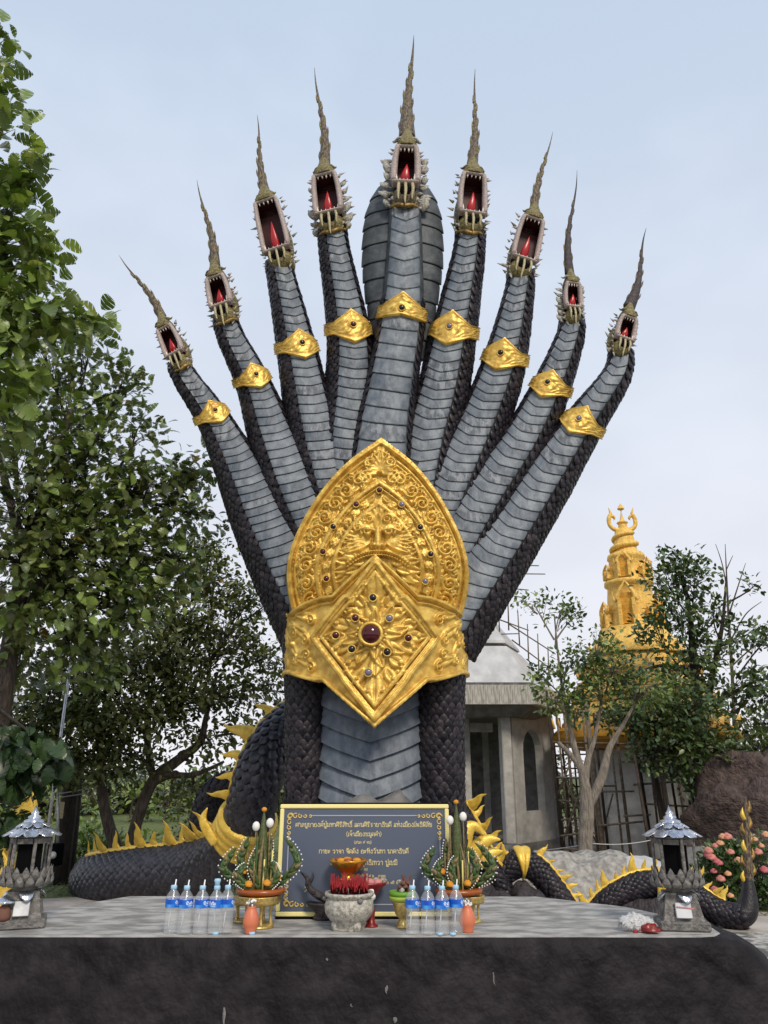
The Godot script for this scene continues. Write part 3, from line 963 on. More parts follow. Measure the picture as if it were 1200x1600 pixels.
func setup_scales():
	# a domed shield one unit wide and 1.25 long, free tip at -y, root at +y
	var st = begin()
	var out = []
	for e in [[-0.30, 0.55], [0.30, 0.55], [0.50, 0.18], [0.47, -0.22], [0.27, -0.55], [0.0, -0.70], [-0.27, -0.55], [-0.47, -0.22], [-0.50, 0.18]]:
		out.append(Vector3(e[0], e[1], 0.0 if e[1] > 0.3 else 0.05))
	var top = Vector3(0, -0.16, 0.17)
	var n = out.size()
	for k in n:
		var a: Vector3 = out[k]
		var b: Vector3 = out[(k + 1) % n]
		var a2 = a.lerp(top, 0.30) + Vector3(0, 0, 0.065)
		var b2 = b.lerp(top, 0.30) + Vector3(0, 0, 0.065)
		tri_out(st, top, a2, b2, Vector3(0, 0, -5))
		quad_out(st, a2, a, b, b2, Vector3(0, 0, -5))
		st.set_smooth_group(1)
		quad_out(st, a, b, Vector3(b.x * 0.94, b.y * 0.94, -0.12), Vector3(a.x * 0.94, a.y * 0.94, -0.12), Vector3(0, 0, 0))
		st.set_smooth_group(0)
	scale_mesh = done(st)
	scale_mats = [M.scale_a, M.scale_b, M.scale_c]
	gem_mesh = ball_mesh(Vector3(1, 1, 0.62), 14, 8)
	var g = begin()
	var ring = []
	for k in 17:
		var a = TAU * k / 16
		ring.append(Vector4(cos(a) * 1.16, sin(a) * 1.16, 0.0, 0.22))
	tube(g, path(ring, 24), 6, 1.0, false)
	gem_ring = done(g)
	# a hooked flame of the crest: base along x, rising along y, bent towards +x
	for v in 3:
		var s = begin()
		tube(s, path([Vector4(0, -0.1, 0, 0.32), Vector4(-0.06, 0.2, 0, 0.34), Vector4(0.0, 0.5, 0, 0.24 - 0.02 * v), Vector4(0.16 + 0.05 * v, 0.78, 0, 0.12), Vector4(0.10 + 0.12 * v, 1.06, 0, 0.008)], 10), 8, 0.32)
		if v != 1:
			tube(s, path([Vector4(-0.22, -0.05, 0.0, 0.16), Vector4(-0.34, 0.22, 0, 0.13), Vector4(-0.24, 0.5, 0, 0.008)], 6), 6, 0.4)
		spine_meshes.append(done(s))


func scale_spots(w: Dictionary, s0: float, s1: float, a0: float, a1: float, size: float, deep: float, off := 0.0, rows_gap := 0.58, high := 1.0) -> Array:
	var out = []
	var row = 0
	var s = s0
	while s < s1:
		var fr = locate(w, s)
		var r: float = fr[1] * (1.0 + deep) * 0.5
		var step = size * 0.92 / maxf(r, 0.02)
		var count = maxi(1, int(round((a1 - a0) / step)))
		step = (a1 - a0) / count
		for k in count:
			var a = a0 + (k + (0.5 if row % 2 else 0.0)) * step + rng.randf_range(-0.05, 0.05) * step
			var q = on_skin(fr, a, deep, off)
			var nrm: Vector3 = q[1]
			var y: Vector3 = -fr[2]
			var z = (nrm + y * 0.24 + Vector3(rng.randf_range(-0.05, 0.05), rng.randf_range(-0.05, 0.05), 0)).normalized()
			var x = y.cross(z).normalized()
			y = z.cross(x)
			var k2 = size * rng.randf_range(0.86, 1.2)
			out.append(Transform3D(Basis(x * k2, y * k2, z * k2 * high), q[0]))
		s += size * rows_gap * 1.08
		row += 1
	return out


func put_scales(spots: Array, single: int, parent: Node3D, kinds := scale_mats, eye := Vector3(0, 1.55, 0)):
	# the scales that face the visitor best are parts of their own, the rest one field
	var order = []
	for i in spots.size():
		var t: Transform3D = spots[i]
		var to = (eye - t.origin)
		var show = t.basis.z.normalized().dot(to.normalized()) / to.length() * t.basis.x.length()
		order.append([-show, i])
	order.sort()
	for j in mini(single, order.size()):
		var o = part("scale", scale_mesh, kinds[rng.randi() % 3], parent)
		o.transform = spots[order[j][1]]
	var rest = [[], [], []]
	for j in range(mini(single, order.size()), order.size()):
		rest[rng.randi() % 3].append(spots[order[j][1]])
	var called = ["scale_field", "scale_field_001", "scale_field_002"]
	for k in 3:
		if rest[k].size():
			many(called[k], scale_mesh, kinds[k], rest[k], parent)


# one broad belly plate: a curved shingle with a pointed lower edge
func belly_plate(w: Dictionary, s0: float, s1: float, a_mid: float, half: float, deep: float, vee: float, lift: float, off := 0.0, thick := 0.02, round_ends := 1.0) -> ArrayMesh:
	var st = begin()
	var cols = 12
	var rows = [[0.0, 0.0], [0.1, 0.35], [0.75, 0.85], [0.96, 1.0], [1.0, 0.82], [0.985, -0.35]]
	var grid = []
	var comp: float = locate(w, s0)[1] * deep * 0.62 * round_ends
	for e in rows:
		var line = []
		for c in cols + 1:
			var u = -1.0 + 2.0 * c / cols
			var au = absf(u)
			var corner = smoothstep(0.80, 1.0, au) * round_ends
			var v = vee * (1.0 - au) + vee * 0.25 * (1.0 - u * u) - comp * (1.0 - cos(half * u))
			var s = lerpf(s0 + v * 0.85, s1 + v, e[0])
			s = lerpf(s, lerpf(s0 + v, s1 + v, 0.5), corner * 0.28 * absf(e[0] - 0.5) * 2.0)
			var fr = locate(w, s)
			var edge = 1.0 - 0.75 * corner
			var q = on_skin(fr, a_mid + half * u, deep, off + thick * 0.3 + lift * e[1] * edge - (thick if au > 0.999 else 0.0))
			line.append(q[0])
		grid.append(line)
	var below = grid[0][cols / 2] - (on_skin(locate(w, (s0 + s1) * 0.5), a_mid, deep, 0.0)[1] as Vector3) * 6.0
	for i in rows.size() - 1:
		for c in cols:
			if i >= 3:
				st.set_smooth_group(i)
			else:
				st.set_smooth_group(0)
			quad_out(st, grid[i][c], grid[i][c + 1], grid[i + 1][c + 1], grid[i + 1][c], below)
	st.set_smooth_group(0)
	return done(st)


func gem(parent: Node3D, at: Vector3, toward: Vector3, r: float, m: Material, ring_m: Material):
	var g = part("gem", gem_mesh, m, parent)
	var z = toward.normalized()
	var x = Vector3.UP.cross(z).normalized()
	var y = z.cross(x)
	g.transform = Transform3D(Basis(x * r, y * r, z * r), at)
	var k = part("gem_setting", gem_ring, ring_m, parent)
	k.transform = Transform3D(Basis(x * r, y * r, z * r), at)


func build_statue():
	setup_scales()
	var root = thing("naga_statue", "towering nine-headed black naga statue with golden breast ornament", "statue", Vector3(-0.1, 0, -7.8))
	build_trunk(root)
	build_necks(root)
	build_breast(root)
	build_coil(root)
	build_tail(root)


func build_trunk(root: Node3D):
	# core behind everything
	var core = begin()
	var wc = path([Vector4(-0.10, 0.0, -7.95, 0.72), Vector4(-0.10, 1.2, -7.95, 0.68), Vector4(-0.10, 2.2, -7.95, 0.72), Vector4(-0.09, 3.1, -7.95, 0.84), Vector4(-0.05, 3.9, -8.0, 0.88), Vector4(-0.02, 4.7, -8.0, 0.92)], 40)
	tube(core, wc, 28, 0.62)
	var trunk = wpart("trunk", done(core), M.skin, root)
	var spots = scale_spots(wc, 2.2, 4.9, -2.6, -0.7, 0.10, 0.62) + scale_spots(wc, 2.2, 4.9, 0.7, 2.6, 0.10, 0.62)
	put_scales(spots, 0, trunk)
	# two scaled columns either side of the belly
	var idx = 0
	for e in [[-0.745, 0.172], [0.535, 0.208]]:
		var st = begin()
		var wcol = path([Vector4(e[0] * 1.02, 0.0, -7.66, e[1] * 1.04), Vector4(e[0], 1.4, -7.66, e[1]), Vector4(e[0] * 1.03, 2.3, -7.66, e[1] * 1.05), Vector4(e[0] * 1.1, 3.0, -7.68, e[1] * 1.15)], 30)
		tube(st, wcol, 18)
		var col = wpart("flank", done(st), M.skin, root)
		put_scales(scale_spots(wcol, 0.95, 2.95, -1.75 - 0.5 * (1 - idx), 1.75 + 0.5 * idx, 0.088, 1.0), 150, col)
		idx += 1
	# belly of the stem
	var wb = path([Vector4(-0.13, 2.75, -7.95, 0.60), Vector4(-0.13, 2.2, -7.95, 0.585), Vector4(-0.13, 1.2, -7.95, 0.60), Vector4(-0.13, 0.2, -7.95, 0.64)], 30)
	var bl = begin()
	tube(bl, wb, 24, 0.9)
	var belly = wpart("belly", done(bl), M.belly, root)
	var s = 0.28
	while s < 2.2:
		part("belly_scale", belly_plate(wb, s, s + 0.165, 0.0, 1.25, 0.9, 0.235, 0.058, 0.0, 0.02, 0.0), M.belly, belly)
		s += 0.165
	var rk = rock_mesh(Vector3(0.52, 0.42, 0.30), 15, 0.3, 2.2, 30, 16)
	wpart("foot_rock", rk, M.concrete_dark, root).position = Vector3(-0.05, 0.98, -7.25) - root.position


func build_necks(root: Node3D):
	var necks = [
		{"c": [Vector4(-2.274, 5.853, -7.450, 0.111), Vector4(-2.150, 5.643, -7.500, 0.127), Vector4(-1.861, 5.236, -7.600, 0.168), Vector4(-1.598, 4.750, -7.700, 0.237), Vector4(-1.334, 4.183, -7.750, 0.297), Vector4(-1.021, 3.552, -7.750, 0.332), Vector4(-0.649, 2.864, -7.800, 0.363)], "collar": Vector3(-1.861, 5.228, -7.600), "b": Vector3(-2.251, 5.895, -7.400), "t": Vector3(-2.393, 6.217, -7.400), "tip": Vector3(-3.071, 7.309, -7.500), "w": 0.134, "turn": -0.30, "gap": 0.098, "kind": 0},
		{"c": [Vector4(-1.795, 6.438, -7.450, 0.126), Vector4(-1.701, 6.173, -7.500, 0.141), Vector4(-1.446, 5.666, -7.600, 0.183), Vector4(-1.209, 5.014, -7.700, 0.252), Vector4(-0.946, 4.363, -7.750, 0.299), Vector4(-0.603, 3.669, -7.800, 0.335), Vector4(-0.359, 2.994, -7.800, 0.326)], "collar": Vector3(-1.453, 5.666, -7.600), "b": Vector3(-1.789, 6.497, -7.400), "t": Vector3(-1.879, 6.860, -7.400), "tip": Vector3(-2.247, 8.393, -7.500), "w": 0.151, "turn": -0.28, "gap": 0.102, "kind": 0},
		{"c": [Vector4(-1.225, 7.174, -7.450, 0.143), Vector4(-1.150, 6.845, -7.500, 0.158), Vector4(-0.971, 6.045, -7.600, 0.216), Vector4(-0.804, 5.245, -7.700, 0.260), Vector4(-0.621, 4.547, -7.750, 0.282), Vector4(-0.404, 3.808, -7.800, 0.310), Vector4(-0.262, 3.126, -7.800, 0.302)], "collar": Vector3(-0.971, 6.045, -7.600), "b": Vector3(-1.206, 7.232, -7.400), "t": Vector3(-1.364, 7.908, -7.400), "tip": Vector3(-1.603, 9.389, -7.500), "w": 0.156, "turn": -0.30, "gap": 0.112, "kind": 1},
		{"c": [Vector4(-0.616, 7.675, -7.450, 0.159), Vector4(-0.566, 7.283, -7.500, 0.173), Vector4(-0.399, 6.268, -7.600, 0.237), Vector4(-0.385, 5.560, -7.700, 0.270), Vector4(-0.420, 4.922, -7.750, 0.279), Vector4(-0.338, 3.878, -7.800, 0.297), Vector4(-0.197, 3.126, -7.800, 0.289)], "collar": Vector3(-0.392, 6.268, -7.600), "b": Vector3(-0.622, 7.734, -7.400), "t": Vector3(-0.687, 8.273, -7.400), "tip": Vector3(-0.872, 10.183, -7.500), "w": 0.174, "turn": -0.22, "gap": 0.122, "kind": 1},
		{"c": [Vector4(0.249, 7.945, -7.400, 0.181), Vector4(0.236, 7.221, -7.420, 0.212), Vector4(0.195, 6.404, -7.500, 0.248), Vector4(0.084, 5.639, -7.550, 0.272), Vector4(-0.014, 4.969, -7.600, 0.310), Vector4(-0.067, 4.059, -7.700, 0.370), Vector4(-0.079, 3.126, -7.800, 0.361)], "collar": Vector3(0.195, 6.404, -7.500), "b": Vector3(0.247, 8.043, -7.300), "t": Vector3(0.267, 8.561, -7.300), "tip": Vector3(0.377, 10.736, -7.500), "w": 0.204, "turn": 0.0, "gap": 0.19, "kind": 2},
		{"c": [Vector4(1.014, 7.675, -7.450, 0.159), Vector4(0.983, 7.283, -7.500, 0.179), Vector4(0.782, 6.235, -7.600, 0.249), Vector4(0.642, 5.560, -7.700, 0.283), Vector4(0.476, 4.922, -7.750, 0.293), Vector4(0.270, 3.878, -7.800, 0.304), Vector4(0.131, 3.126, -7.800, 0.295)], "collar": Vector3(0.775, 6.235, -7.600), "b": Vector3(1.010, 7.716, -7.400), "t": Vector3(1.046, 8.273, -7.400), "tip": Vector3(1.184, 10.150, -7.500), "w": 0.174, "turn": 0.22, "gap": 0.122, "kind": 1},
		{"c": [Vector4(1.571, 7.034, -7.450, 0.142), Vector4(1.532, 6.716, -7.500, 0.163), Vector4(1.338, 5.907, -7.600, 0.234), Vector4(1.109, 5.284, -7.700, 0.267), Vector4(0.802, 4.584, -7.750, 0.289), Vector4(0.472, 3.808, -7.800, 0.310), Vector4(0.262, 3.126, -7.800, 0.302)], "collar": Vector3(1.338, 5.907, -7.600), "b": Vector3(1.573, 7.101, -7.400), "t": Vector3(1.710, 7.652, -7.400), "tip": Vector3(2.082, 9.133, -7.500), "w": 0.155, "turn": 0.26, "gap": 0.112, "kind": 1},
		{"c": [Vector4(2.103, 6.438, -7.450, 0.126), Vector4(2.072, 6.173, -7.500, 0.147), Vector4(1.821, 5.555, -7.600, 0.206), Vector4(1.498, 4.938, -7.700, 0.263), Vector4(1.066, 4.291, -7.750, 0.299), Vector4(0.669, 3.599, -7.800, 0.321), Vector4(0.391, 2.994, -7.800, 0.326)], "collar": Vector3(1.828, 5.555, -7.600), "b": Vector3(2.094, 6.472, -7.400), "t": Vector3(2.105, 6.783, -7.400), "tip": Vector3(2.320, 8.538, -7.500), "w": 0.129, "turn": 0.26, "gap": 0.118, "kind": 3},
		{"c": [Vector4(2.620, 6.013, -7.450, 0.124), Vector4(2.540, 5.691, -7.500, 0.151), Vector4(2.122, 5.106, -7.600, 0.215), Vector4(1.712, 4.491, -7.700, 0.271), Vector4(1.290, 3.863, -7.750, 0.306), Vector4(0.893, 3.315, -7.750, 0.355), Vector4(0.584, 2.864, -7.800, 0.376)], "collar": Vector3(2.129, 5.106, -7.600), "b": Vector3(2.612, 6.071, -7.400), "t": Vector3(2.688, 6.340, -7.400), "tip": Vector3(3.119, 7.670, -7.500), "w": 0.134, "turn": 0.28, "gap": 0.122, "kind": 3}]
	var words = ["outermost left", "second from left", "third from left", "fourth from left", "central hooded", "fourth from right", "third from right", "second from right", "outermost right"]
	var tones = [M.belly, M.belly_pale, M.belly_worn, M.belly]
	for i in necks.size():
		var q = necks[i]
		var w = path(q.c, 60)
		var st = begin()
		tube(st, w, 22, 0.92)
		var nk = wpart("neck", done(st), M.skin if i != 4 else M.hood, root)
		nk.set_meta("label", "%s neck of the naga" % words[i])
		var half = 0.74 if i != 4 else 1.0
		var mid: float = q.turn
		var mat: Material = M.belly_pale if i > 0 else M.belly
		# plates
		var stop = w.len * (0.95 if i in [0, 8] else 0.82)
		var s = 0.10
		var count = 0
		while s < stop:
			var far = s / w.len
			var vee = lerpf(0.045, 0.006, clampf(far * 1.9, 0.0, 1.0)) if i < 5 else lerpf(0.05, 0.042, clampf(far * 1.6, 0.0, 1.0))
			if i == 4:
				vee = lerpf(0.10, -0.01, clampf(far * 2.4, 0.0, 1.0))
			var gap: float = q.gap * rng.randf_range(0.93, 1.07)
			part("belly_scale", belly_plate(w, s, s + gap, mid, half, 0.92, vee, 0.017), tones[rng.randi() % 4] if rng.randf() < 0.45 or far < 0.25 else mat, nk)
			s += gap
			count += 1
		if i != 4:
			var spots = scale_spots(w, 0.04, w.len * 0.99, mid + half + 0.03, mid + half + 1.75, 0.082, 0.92) + scale_spots(w, 0.04, w.len * 0.99, mid - half - 1.75, mid - half - 0.03, 0.082, 0.92)
			put_scales(spots, 0, nk)
		else:
			put_scales(scale_spots(w, w.len * 0.27, w.len * 0.9, half, half + 1.4, 0.085, 0.92) + scale_spots(w, w.len * 0.27, w.len * 0.9, -half - 1.4, -half, 0.085, 0.92), 0, nk)
		collar(root, w, nearest_s(w, q.collar), mid, i)
		head(root, q, i)
	hood(root)


func hood(root: Node3D):
	var w = path([Vector4(0.252, 8.541, -7.620, 0.173), Vector4(0.242, 8.308, -7.620, 0.328), Vector4(0.231, 7.910, -7.600, 0.446), Vector4(0.219, 7.359, -7.600, 0.468), Vector4(0.208, 6.930, -7.620, 0.432), Vector4(0.199, 6.525, -7.660, 0.368), Vector4(0.160, 6.046, -7.700, 0.291)], 50)
	var st = begin()
	tube(st, w, 28, 0.42)
	var hd = wpart("hood", done(st), M.hood, root)
	hd.set_meta("label", "spread dark hood behind the central head")
	for side in [-1.0, 1.0]:
		var s = 0.20
		var k = 0
		while s < w.len * 0.93:
			var gap = 0.235 + 0.03 * sin(k * 2.3)
			part("hood_plate", belly_plate(w, s, s + gap, side * 0.92, 0.74, 0.42, -0.012, 0.018, 0.0, 0.014), M.hood, hd)
			s += gap
			k += 1


func collar(root: Node3D, w: Dictionary, s_mid: float, a_mid: float, i: int):
	# a golden band with a peak above, a point below, raised rims, studs and a stone
	var st = begin()
	var fr = locate(w, s_mid)
	var k: float = fr[1]
	var cols = 56
	var rows = 20
	var reach = 1.75
	var grid = []
	for r in rows + 1:
		var line = []
		var v = float(r) / rows
		for c in cols + 1:
			var a = -reach + 2.0 * reach * c / cols
			var u = clampf(absf(a) / 0.85, 0.0, 1.0)
			var peak = (0.25 - 0.185 * pow(u, 0.9)) * k / 0.25
			var dip = (0.215 - 0.115 * pow(u, 1.0)) * k / 0.25
			if i == 4:
				dip = (0.075 + 0.03 * u) * k / 0.25
			var s = s_mid - k * 0.42 * (1.0 - cos(a)) + lerpf(-peak, dip, v)
			var f = locate(w, s)
			var edge = minf(v, 1.0 - v)
			var h = 0.034
			if edge < 0.1:
				h += 0.014
			elif edge < 0.17:
				h += 0.002
			else:
				var x = a * 6.0
				var y = (v - 0.5) * 7.0
				h += 0.006 + 0.007 * sin(x * 2.6 + sin(y * 2.1) * 1.7) * cos(y * 2.9 + cos(x * 1.7))
				for p in 8:
					var b = TAU * p / 8
					var d = Vector2(a - cos(b) * 0.36, (v - 0.5) * 1.25 - sin(b) * 0.36).length()
					if d < 0.07:
						h += 0.012 * sqrt(1.0 - d / 0.07)
			if r == 0 or r == rows:
				h = -0.01
			line.append(on_skin(f, a_mid + a, 0.92, h)[0])
		grid.append(line)
	for r in rows:
		for c in cols:
			quad_out(st, grid[r][c], grid[r][c + 1], grid[r + 1][c + 1], grid[r + 1][c], fr[0])
	var o = wpart("collar", done(st), M.gold, root)
	var q = on_skin(locate(w, s_mid - 0.02), a_mid, 0.92, 0.045)
	gem(o, q[0], q[1], k * 0.13, [M.gem_red, M.gem_dark, M.gem_dark, M.gem_red, M.gem_dark, M.gem_pale, M.gem_dark, M.gem_dark, M.gem_pale][i], M.gold)


func head(root: Node3D, q: Dictionary, i: int):
	# built in units of half a head's width, origin at the middle of the lower lip, z towards the visitor
	var b: Vector3 = q.b
	var t: Vector3 = q.t
	var u: float = q.w
	var up = (t - b).normalized()
	var fwd = Vector3(0, -0.22, 1.0)
	var right = up.cross(fwd).normalized()
	fwd = right.cross(up).normalized()
	if i < 4:
		fwd = fwd.rotated(up, -0.16)
	elif i > 4:
		fwd = fwd.rotated(up, 0.12)
	right = up.cross(fwd).normalized()
	var mh = b.distance_to(t) / u
	var lip_w = 0.86
	var ext = [0.78, 0.82, 1.0, 0.92, 0.74, 0.90, 0.94, 0.74, 0.78][i]
	lip_w *= ext / 0.85
	# skull
	var sk = begin()
	ball(sk, Vector3(0, mh * 0.42, -1.25), Vector3(lip_w * 0.98, mh * 0.5 + 0.5, 0.86), 14, 10)
	ball(sk, Vector3(0, -0.85, -0.45), Vector3(lip_w * 0.92, 0.75, 0.9), 14, 8)
	var hd = part("head", done(sk), M.olive if i != 4 else M.frill, root, b - root.position)
	hd.basis = Basis(right * u, up * u, fwd * u)
	# mouth cavity: five inner walls
	var iw = lip_w - 0.13
	var mo = begin(false)
	var y0 = 0.10
	var y1 = mh - 0.12
	var bk = -0.35
	var f = 0.66
	quad(mo, Vector3(-iw, y0, bk), Vector3(-iw, y1, bk), Vector3(iw, y1, bk), Vector3(iw, y0, bk))
	quad(mo, Vector3(-iw, y0, f), Vector3(-iw, y1, f), Vector3(-iw, y1, bk), Vector3(-iw, y0, bk))
	quad(mo, Vector3(iw, y0, bk), Vector3(iw, y1, bk), Vector3(iw, y1, f), Vector3(iw, y0, f))
	quad(mo, Vector3(-iw, y1, bk), Vector3(-iw, y1, f), Vector3(iw, y1, f), Vector3(iw, y1, bk))
	quad(mo, Vector3(-iw, y0, f), Vector3(-iw, y0, bk), Vector3(iw, y0, bk), Vector3(iw, y0, f))
	part("mouth", done(mo), M.mouth, hd)
	# palate ridges
	for k in 3:
		part("palate_ridge", rod_mesh(Vector3(-iw, y1 - 0.12 - 0.16 * k, bk + 0.04), Vector3(iw, y1 - 0.12 - 0.16 * k, bk + 0.04), 0.05, 0.05, 6), M.mouth, hd)
	# lips
	var li = begin()
	for s in [-1.0, 1.0]:
		tube(li, path([Vector4(s * (lip_w - 0.08), 0.02, 0.62, 0.17), Vector4(s * (lip_w - 0.07), mh * 0.35, 0.48, 0.20), Vector4(s * (lip_w - 0.11), mh * 0.7, 0.54, 0.18), Vector4(s * (lip_w - 0.22), mh - 0.05, 0.7, 0.15)], 10), 8, 1.7)
	part("lip", done(li), M.lip, hd)
	var lj = begin()
	box(lj, Vector3(0, 0.0, 0.56), Vector3(lip_w * 2.06, 0.20, 0.6), Basis(), 0.07)
	part("lower_lip", done(lj), M.lip, hd)
	var uj = begin()
	box(uj, Vector3(0, mh - 0.02, 0.56), Vector3(lip_w * 1.7, 0.18, 0.56), Basis(), 0.06)
	part("upper_lip", done(uj), M.lip, hd)
	# teeth
	var tooth = lathe_mesh([Vector2(0.075, 0), Vector2(0.06, 0.14), Vector2(0.0, 0.34)], 6)
	for k in 6:
		var x = lerpf(-iw + 0.06, iw - 0.06, k / 5.0)
		var o = part("tooth", tooth, M.tooth, hd, Vector3(x, mh - 0.10, 0.66))
		o.rotation = Vector3(PI + 0.1, 0, rng.randf_range(-0.12, 0.12))
		o.scale = Vector3.ONE * (1.25 if k in [0, 5] else rng.randf_range(0.75, 1.05))
		var p = part("tooth", tooth, M.tooth, hd, Vector3(x, 0.08, 0.68))
		p.rotation = Vector3(0, 0, rng.randf_range(-0.12, 0.12))
		p.scale = Vector3.ONE * (1.7 if k in [0, 5] else rng.randf_range(0.55, 0.8))
	# tongue
	var tg = begin()
	tube(tg, path([Vector4(0, 0.04, 0.1, 0.26), Vector4(-0.03, mh * 0.22, 0.35, 0.30), Vector4(0.02, mh * 0.42, 0.45, 0.16), Vector4(0.05, mh * 0.6, 0.42, 0.015)], 12), 10, 0.5)
	part("tongue", done(tg), M.tongue, hd)
	# snout above the mouth
	var sn = begin()
	var prof = [[0.0, 0.90, 0.80], [0.14, 0.96, 0.88], [0.24, 0.84, 0.74], [0.42, 0.86, 0.76], [0.75, 0.68, 0.66], [1.15, 0.50, 0.52], [1.6, 0.34, 0.38], [1.95, 0.22, 0.26]]
	var rings = []
	for e in prof:
		var ring = PackedVector3Array()
		for k in 14:
			var a = TAU * k / 14
			var sq = 1.0 / pow(pow(absf(sin(a)), 4.0) + pow(absf(cos(a)), 4.0), 0.25)
			ring.append(Vector3(sin(a) * e[1] * lip_w * 0.92 * minf(sq, 1.12), mh + e[0] + 0.04, cos(a) * e[2] * minf(sq, 1.12) + 0.12 - e[0] * 0.1))
		rings.append(ring)
	loft(sn, rings, true, true, 0)
	part("snout", done(sn), M.olive, hd)
	for s in [-1.0, 1.0]:
		part("nostril", ball_mesh(Vector3(0.22, 0.16, 0.16), 8, 6), M.olive, hd, Vector3(s * 0.32, mh + 0.30, 0.74))
		part("brow", tube_mesh([Vector4(s * 0.12, mh + 0.6, 0.62, 0.05), Vector4(s * 0.45, mh + 0.72, 0.55, 0.11), Vector4(s * 0.72, mh + 0.66, 0.32, 0.09), Vector4(s * 0.86, mh + 0.92, 0.1, 0.01)], 10, 6), M.frill if i in [4, 7] else M.olive, hd)
		part("eye", ball_mesh(Vector3(0.13, 0.13, 0.10), 8, 6), M.gem_dark, hd, Vector3(s * 0.48, mh + 0.5, 0.56))
	# crest
	var inv = hd.transform.affine_inverse()
	var tip: Vector3 = inv * ((q.tip as Vector3) - root.position)
	var base = Vector3(0, mh + 1.35, 0.02)
	var ln = base.distance_to(tip)
	var bend = [0.22, 0.2, -0.15, 0.2, -0.1, 0.12, -0.15, -0.35, 0.3][i]
	var fat = [0.40, 0.44, 0.40, 0.42, 0.50, 0.40, 0.36, 0.46, 0.54][i]
	var dirc = (tip - base) / ln
	var sid = dirc.cross(Vector3(0, 0, 1)).normalized()
	var cr = []
	for k in 8:
		var g = k / 7.0
		var p = base + dirc * ln * g + sid * (bend * sin(g * PI * 1.6) * (1.0 - g * 0.3))
		cr.append(Vector4(p.x, p.y, p.z, maxf(0.012, fat * pow(1.0 - g, 0.95) * (0.82 + 0.18 * cos(g * 5.0)))))
	var wcr = path(cr, 40)
	part("crest", tube_mesh(cr, 40, 8, 0.7), M.crest if i < 7 else M.crest_dark, hd)
	for k in 9:
		var g = 0.03 + 0.075 * k
		var fr = locate(wcr, g * wcr.len)
		var s = 1.0 if k % 2 else -1.0
		var p0: Vector3 = fr[0] + fr[3] * s * fr[1] * 0.5
		var le = (1.1 if k < 5 else 0.8)
		var p1 = p0 + fr[2] * le * 0.5 + fr[3] * s * fr[1] * 0.42
		var p2 = p0 + fr[2] * le + fr[3] * s * (fr[1] * 0.40 + 0.03)
		part("crest_leaf", tube_mesh([Vector4(p0.x, p0.y, p0.z, 0.13), Vector4(p1.x, p1.y, p1.z + 0.05, 0.09), Vector4(p2.x, p2.y, p2.z, 0.004)], 6, 6, 0.5), M.olive if k % 3 and i < 7 else M.crest, hd)
	# frill along the cheeks
	var frill_leaf = tube_mesh([Vector4(0, -0.2, 0, 0.16), Vector4(0.02, 0.08, 0.05, 0.24), Vector4(-0.04, 0.32, 0.02, 0.15), Vector4(0.05, 0.56, -0.04, 0.01)], 7, 8, 0.4)
	var spike = lathe_mesh([Vector2(0.16, -0.06), Vector2(0.13, 0.12), Vector2(0.07, 0.28), Vector2(0.0, 0.46)], 6, Vector2(1.0, 0.5))
	for s in [-1.0, 1.0]:
		for k in 8:
			var g = k / 7.0
			var o = part("frill_spike", spike, M.frill if (k + i) % 3 or i == 4 else M.olive, hd, Vector3(s * (lip_w + 0.04 + 0.22 * sin(g * PI)), lerpf(-1.1, mh + 0.3, g), -0.05 - 0.3 * sin(g * PI) + rng.randf_range(-0.1, 0.1)))
			o.rotation = Vector3(rng.randf_range(-0.5, 0.3), 0, -s * (1.25 + rng.randf_range(-0.55, 0.55) - g * 0.5))
			o.scale = Vector3(1.0, rng.randf_range(0.8, 1.5), 1.0) * rng.randf_range(0.45, 1.05)
			var o2 = part("frill_spike", spike, M.frill if (k + i) % 2 else M.lip, hd, Vector3(s * (lip_w - 0.02 + rng.randf_range(0.0, 0.12)), lerpf(-0.9, mh * 0.95, g) + rng.randf_range(-0.12, 0.12), 0.18 + rng.randf_range(-0.1, 0.2)))
			o2.rotation = Vector3(rng.randf_range(-0.2, 0.6), 0, -s * rng.randf_range(0.7, 2.0))
			o2.scale = Vector3.ONE * rng.randf_range(0.4, 0.85)
		if i in [4, 3, 7]:
			for k in 6:
				var g = k / 5.0
				var bump = part("frill_leaf", frill_leaf, M.frill, hd, Vector3(s * (lip_w + (0.30 if i == 4 else 0.12) + rng.randf_range(-0.06, 0.06)), lerpf(-0.9, mh * 0.85, g), -0.1 + rng.randf_range(-0.15, 0.1)))
				bump.rotation = Vector3(rng.randf_range(-0.3, 0.3), 0, -s * rng.randf_range(0.2, 1.3))
				bump.scale = Vector3.ONE * rng.randf_range(0.8, 1.35)
	# chin with tusks
	var ch = begin()
	ball(ch, Vector3(0, -0.72, 0.22), Vector3(lip_w * 0.92, 0.85, 0.58), 14, 8)
	part("chin", done(ch), M.olive if i != 4 else M.crest, hd)
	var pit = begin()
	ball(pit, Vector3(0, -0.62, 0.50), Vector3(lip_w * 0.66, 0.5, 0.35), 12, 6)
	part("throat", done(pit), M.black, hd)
	for k in 3:
		var x = (k - 1) * lip_w * 0.52
		var le = [1.15, 1.7, 1.1][k] * rng.randf_range(0.85, 1.1)
		part("tusk", tube_mesh([Vector4(x, -0.12, 0.72, 0.10), Vector4(x * 1.06 + 0.03, -0.12 - le * 0.4, 0.86, 0.10), Vector4(x * 1.0, -0.12 - le * 0.8, 0.84, 0.07), Vector4(x * 0.95 + 0.04, -0.12 - le, 0.88, 0.01)], 8, 6), M.tusk, hd)
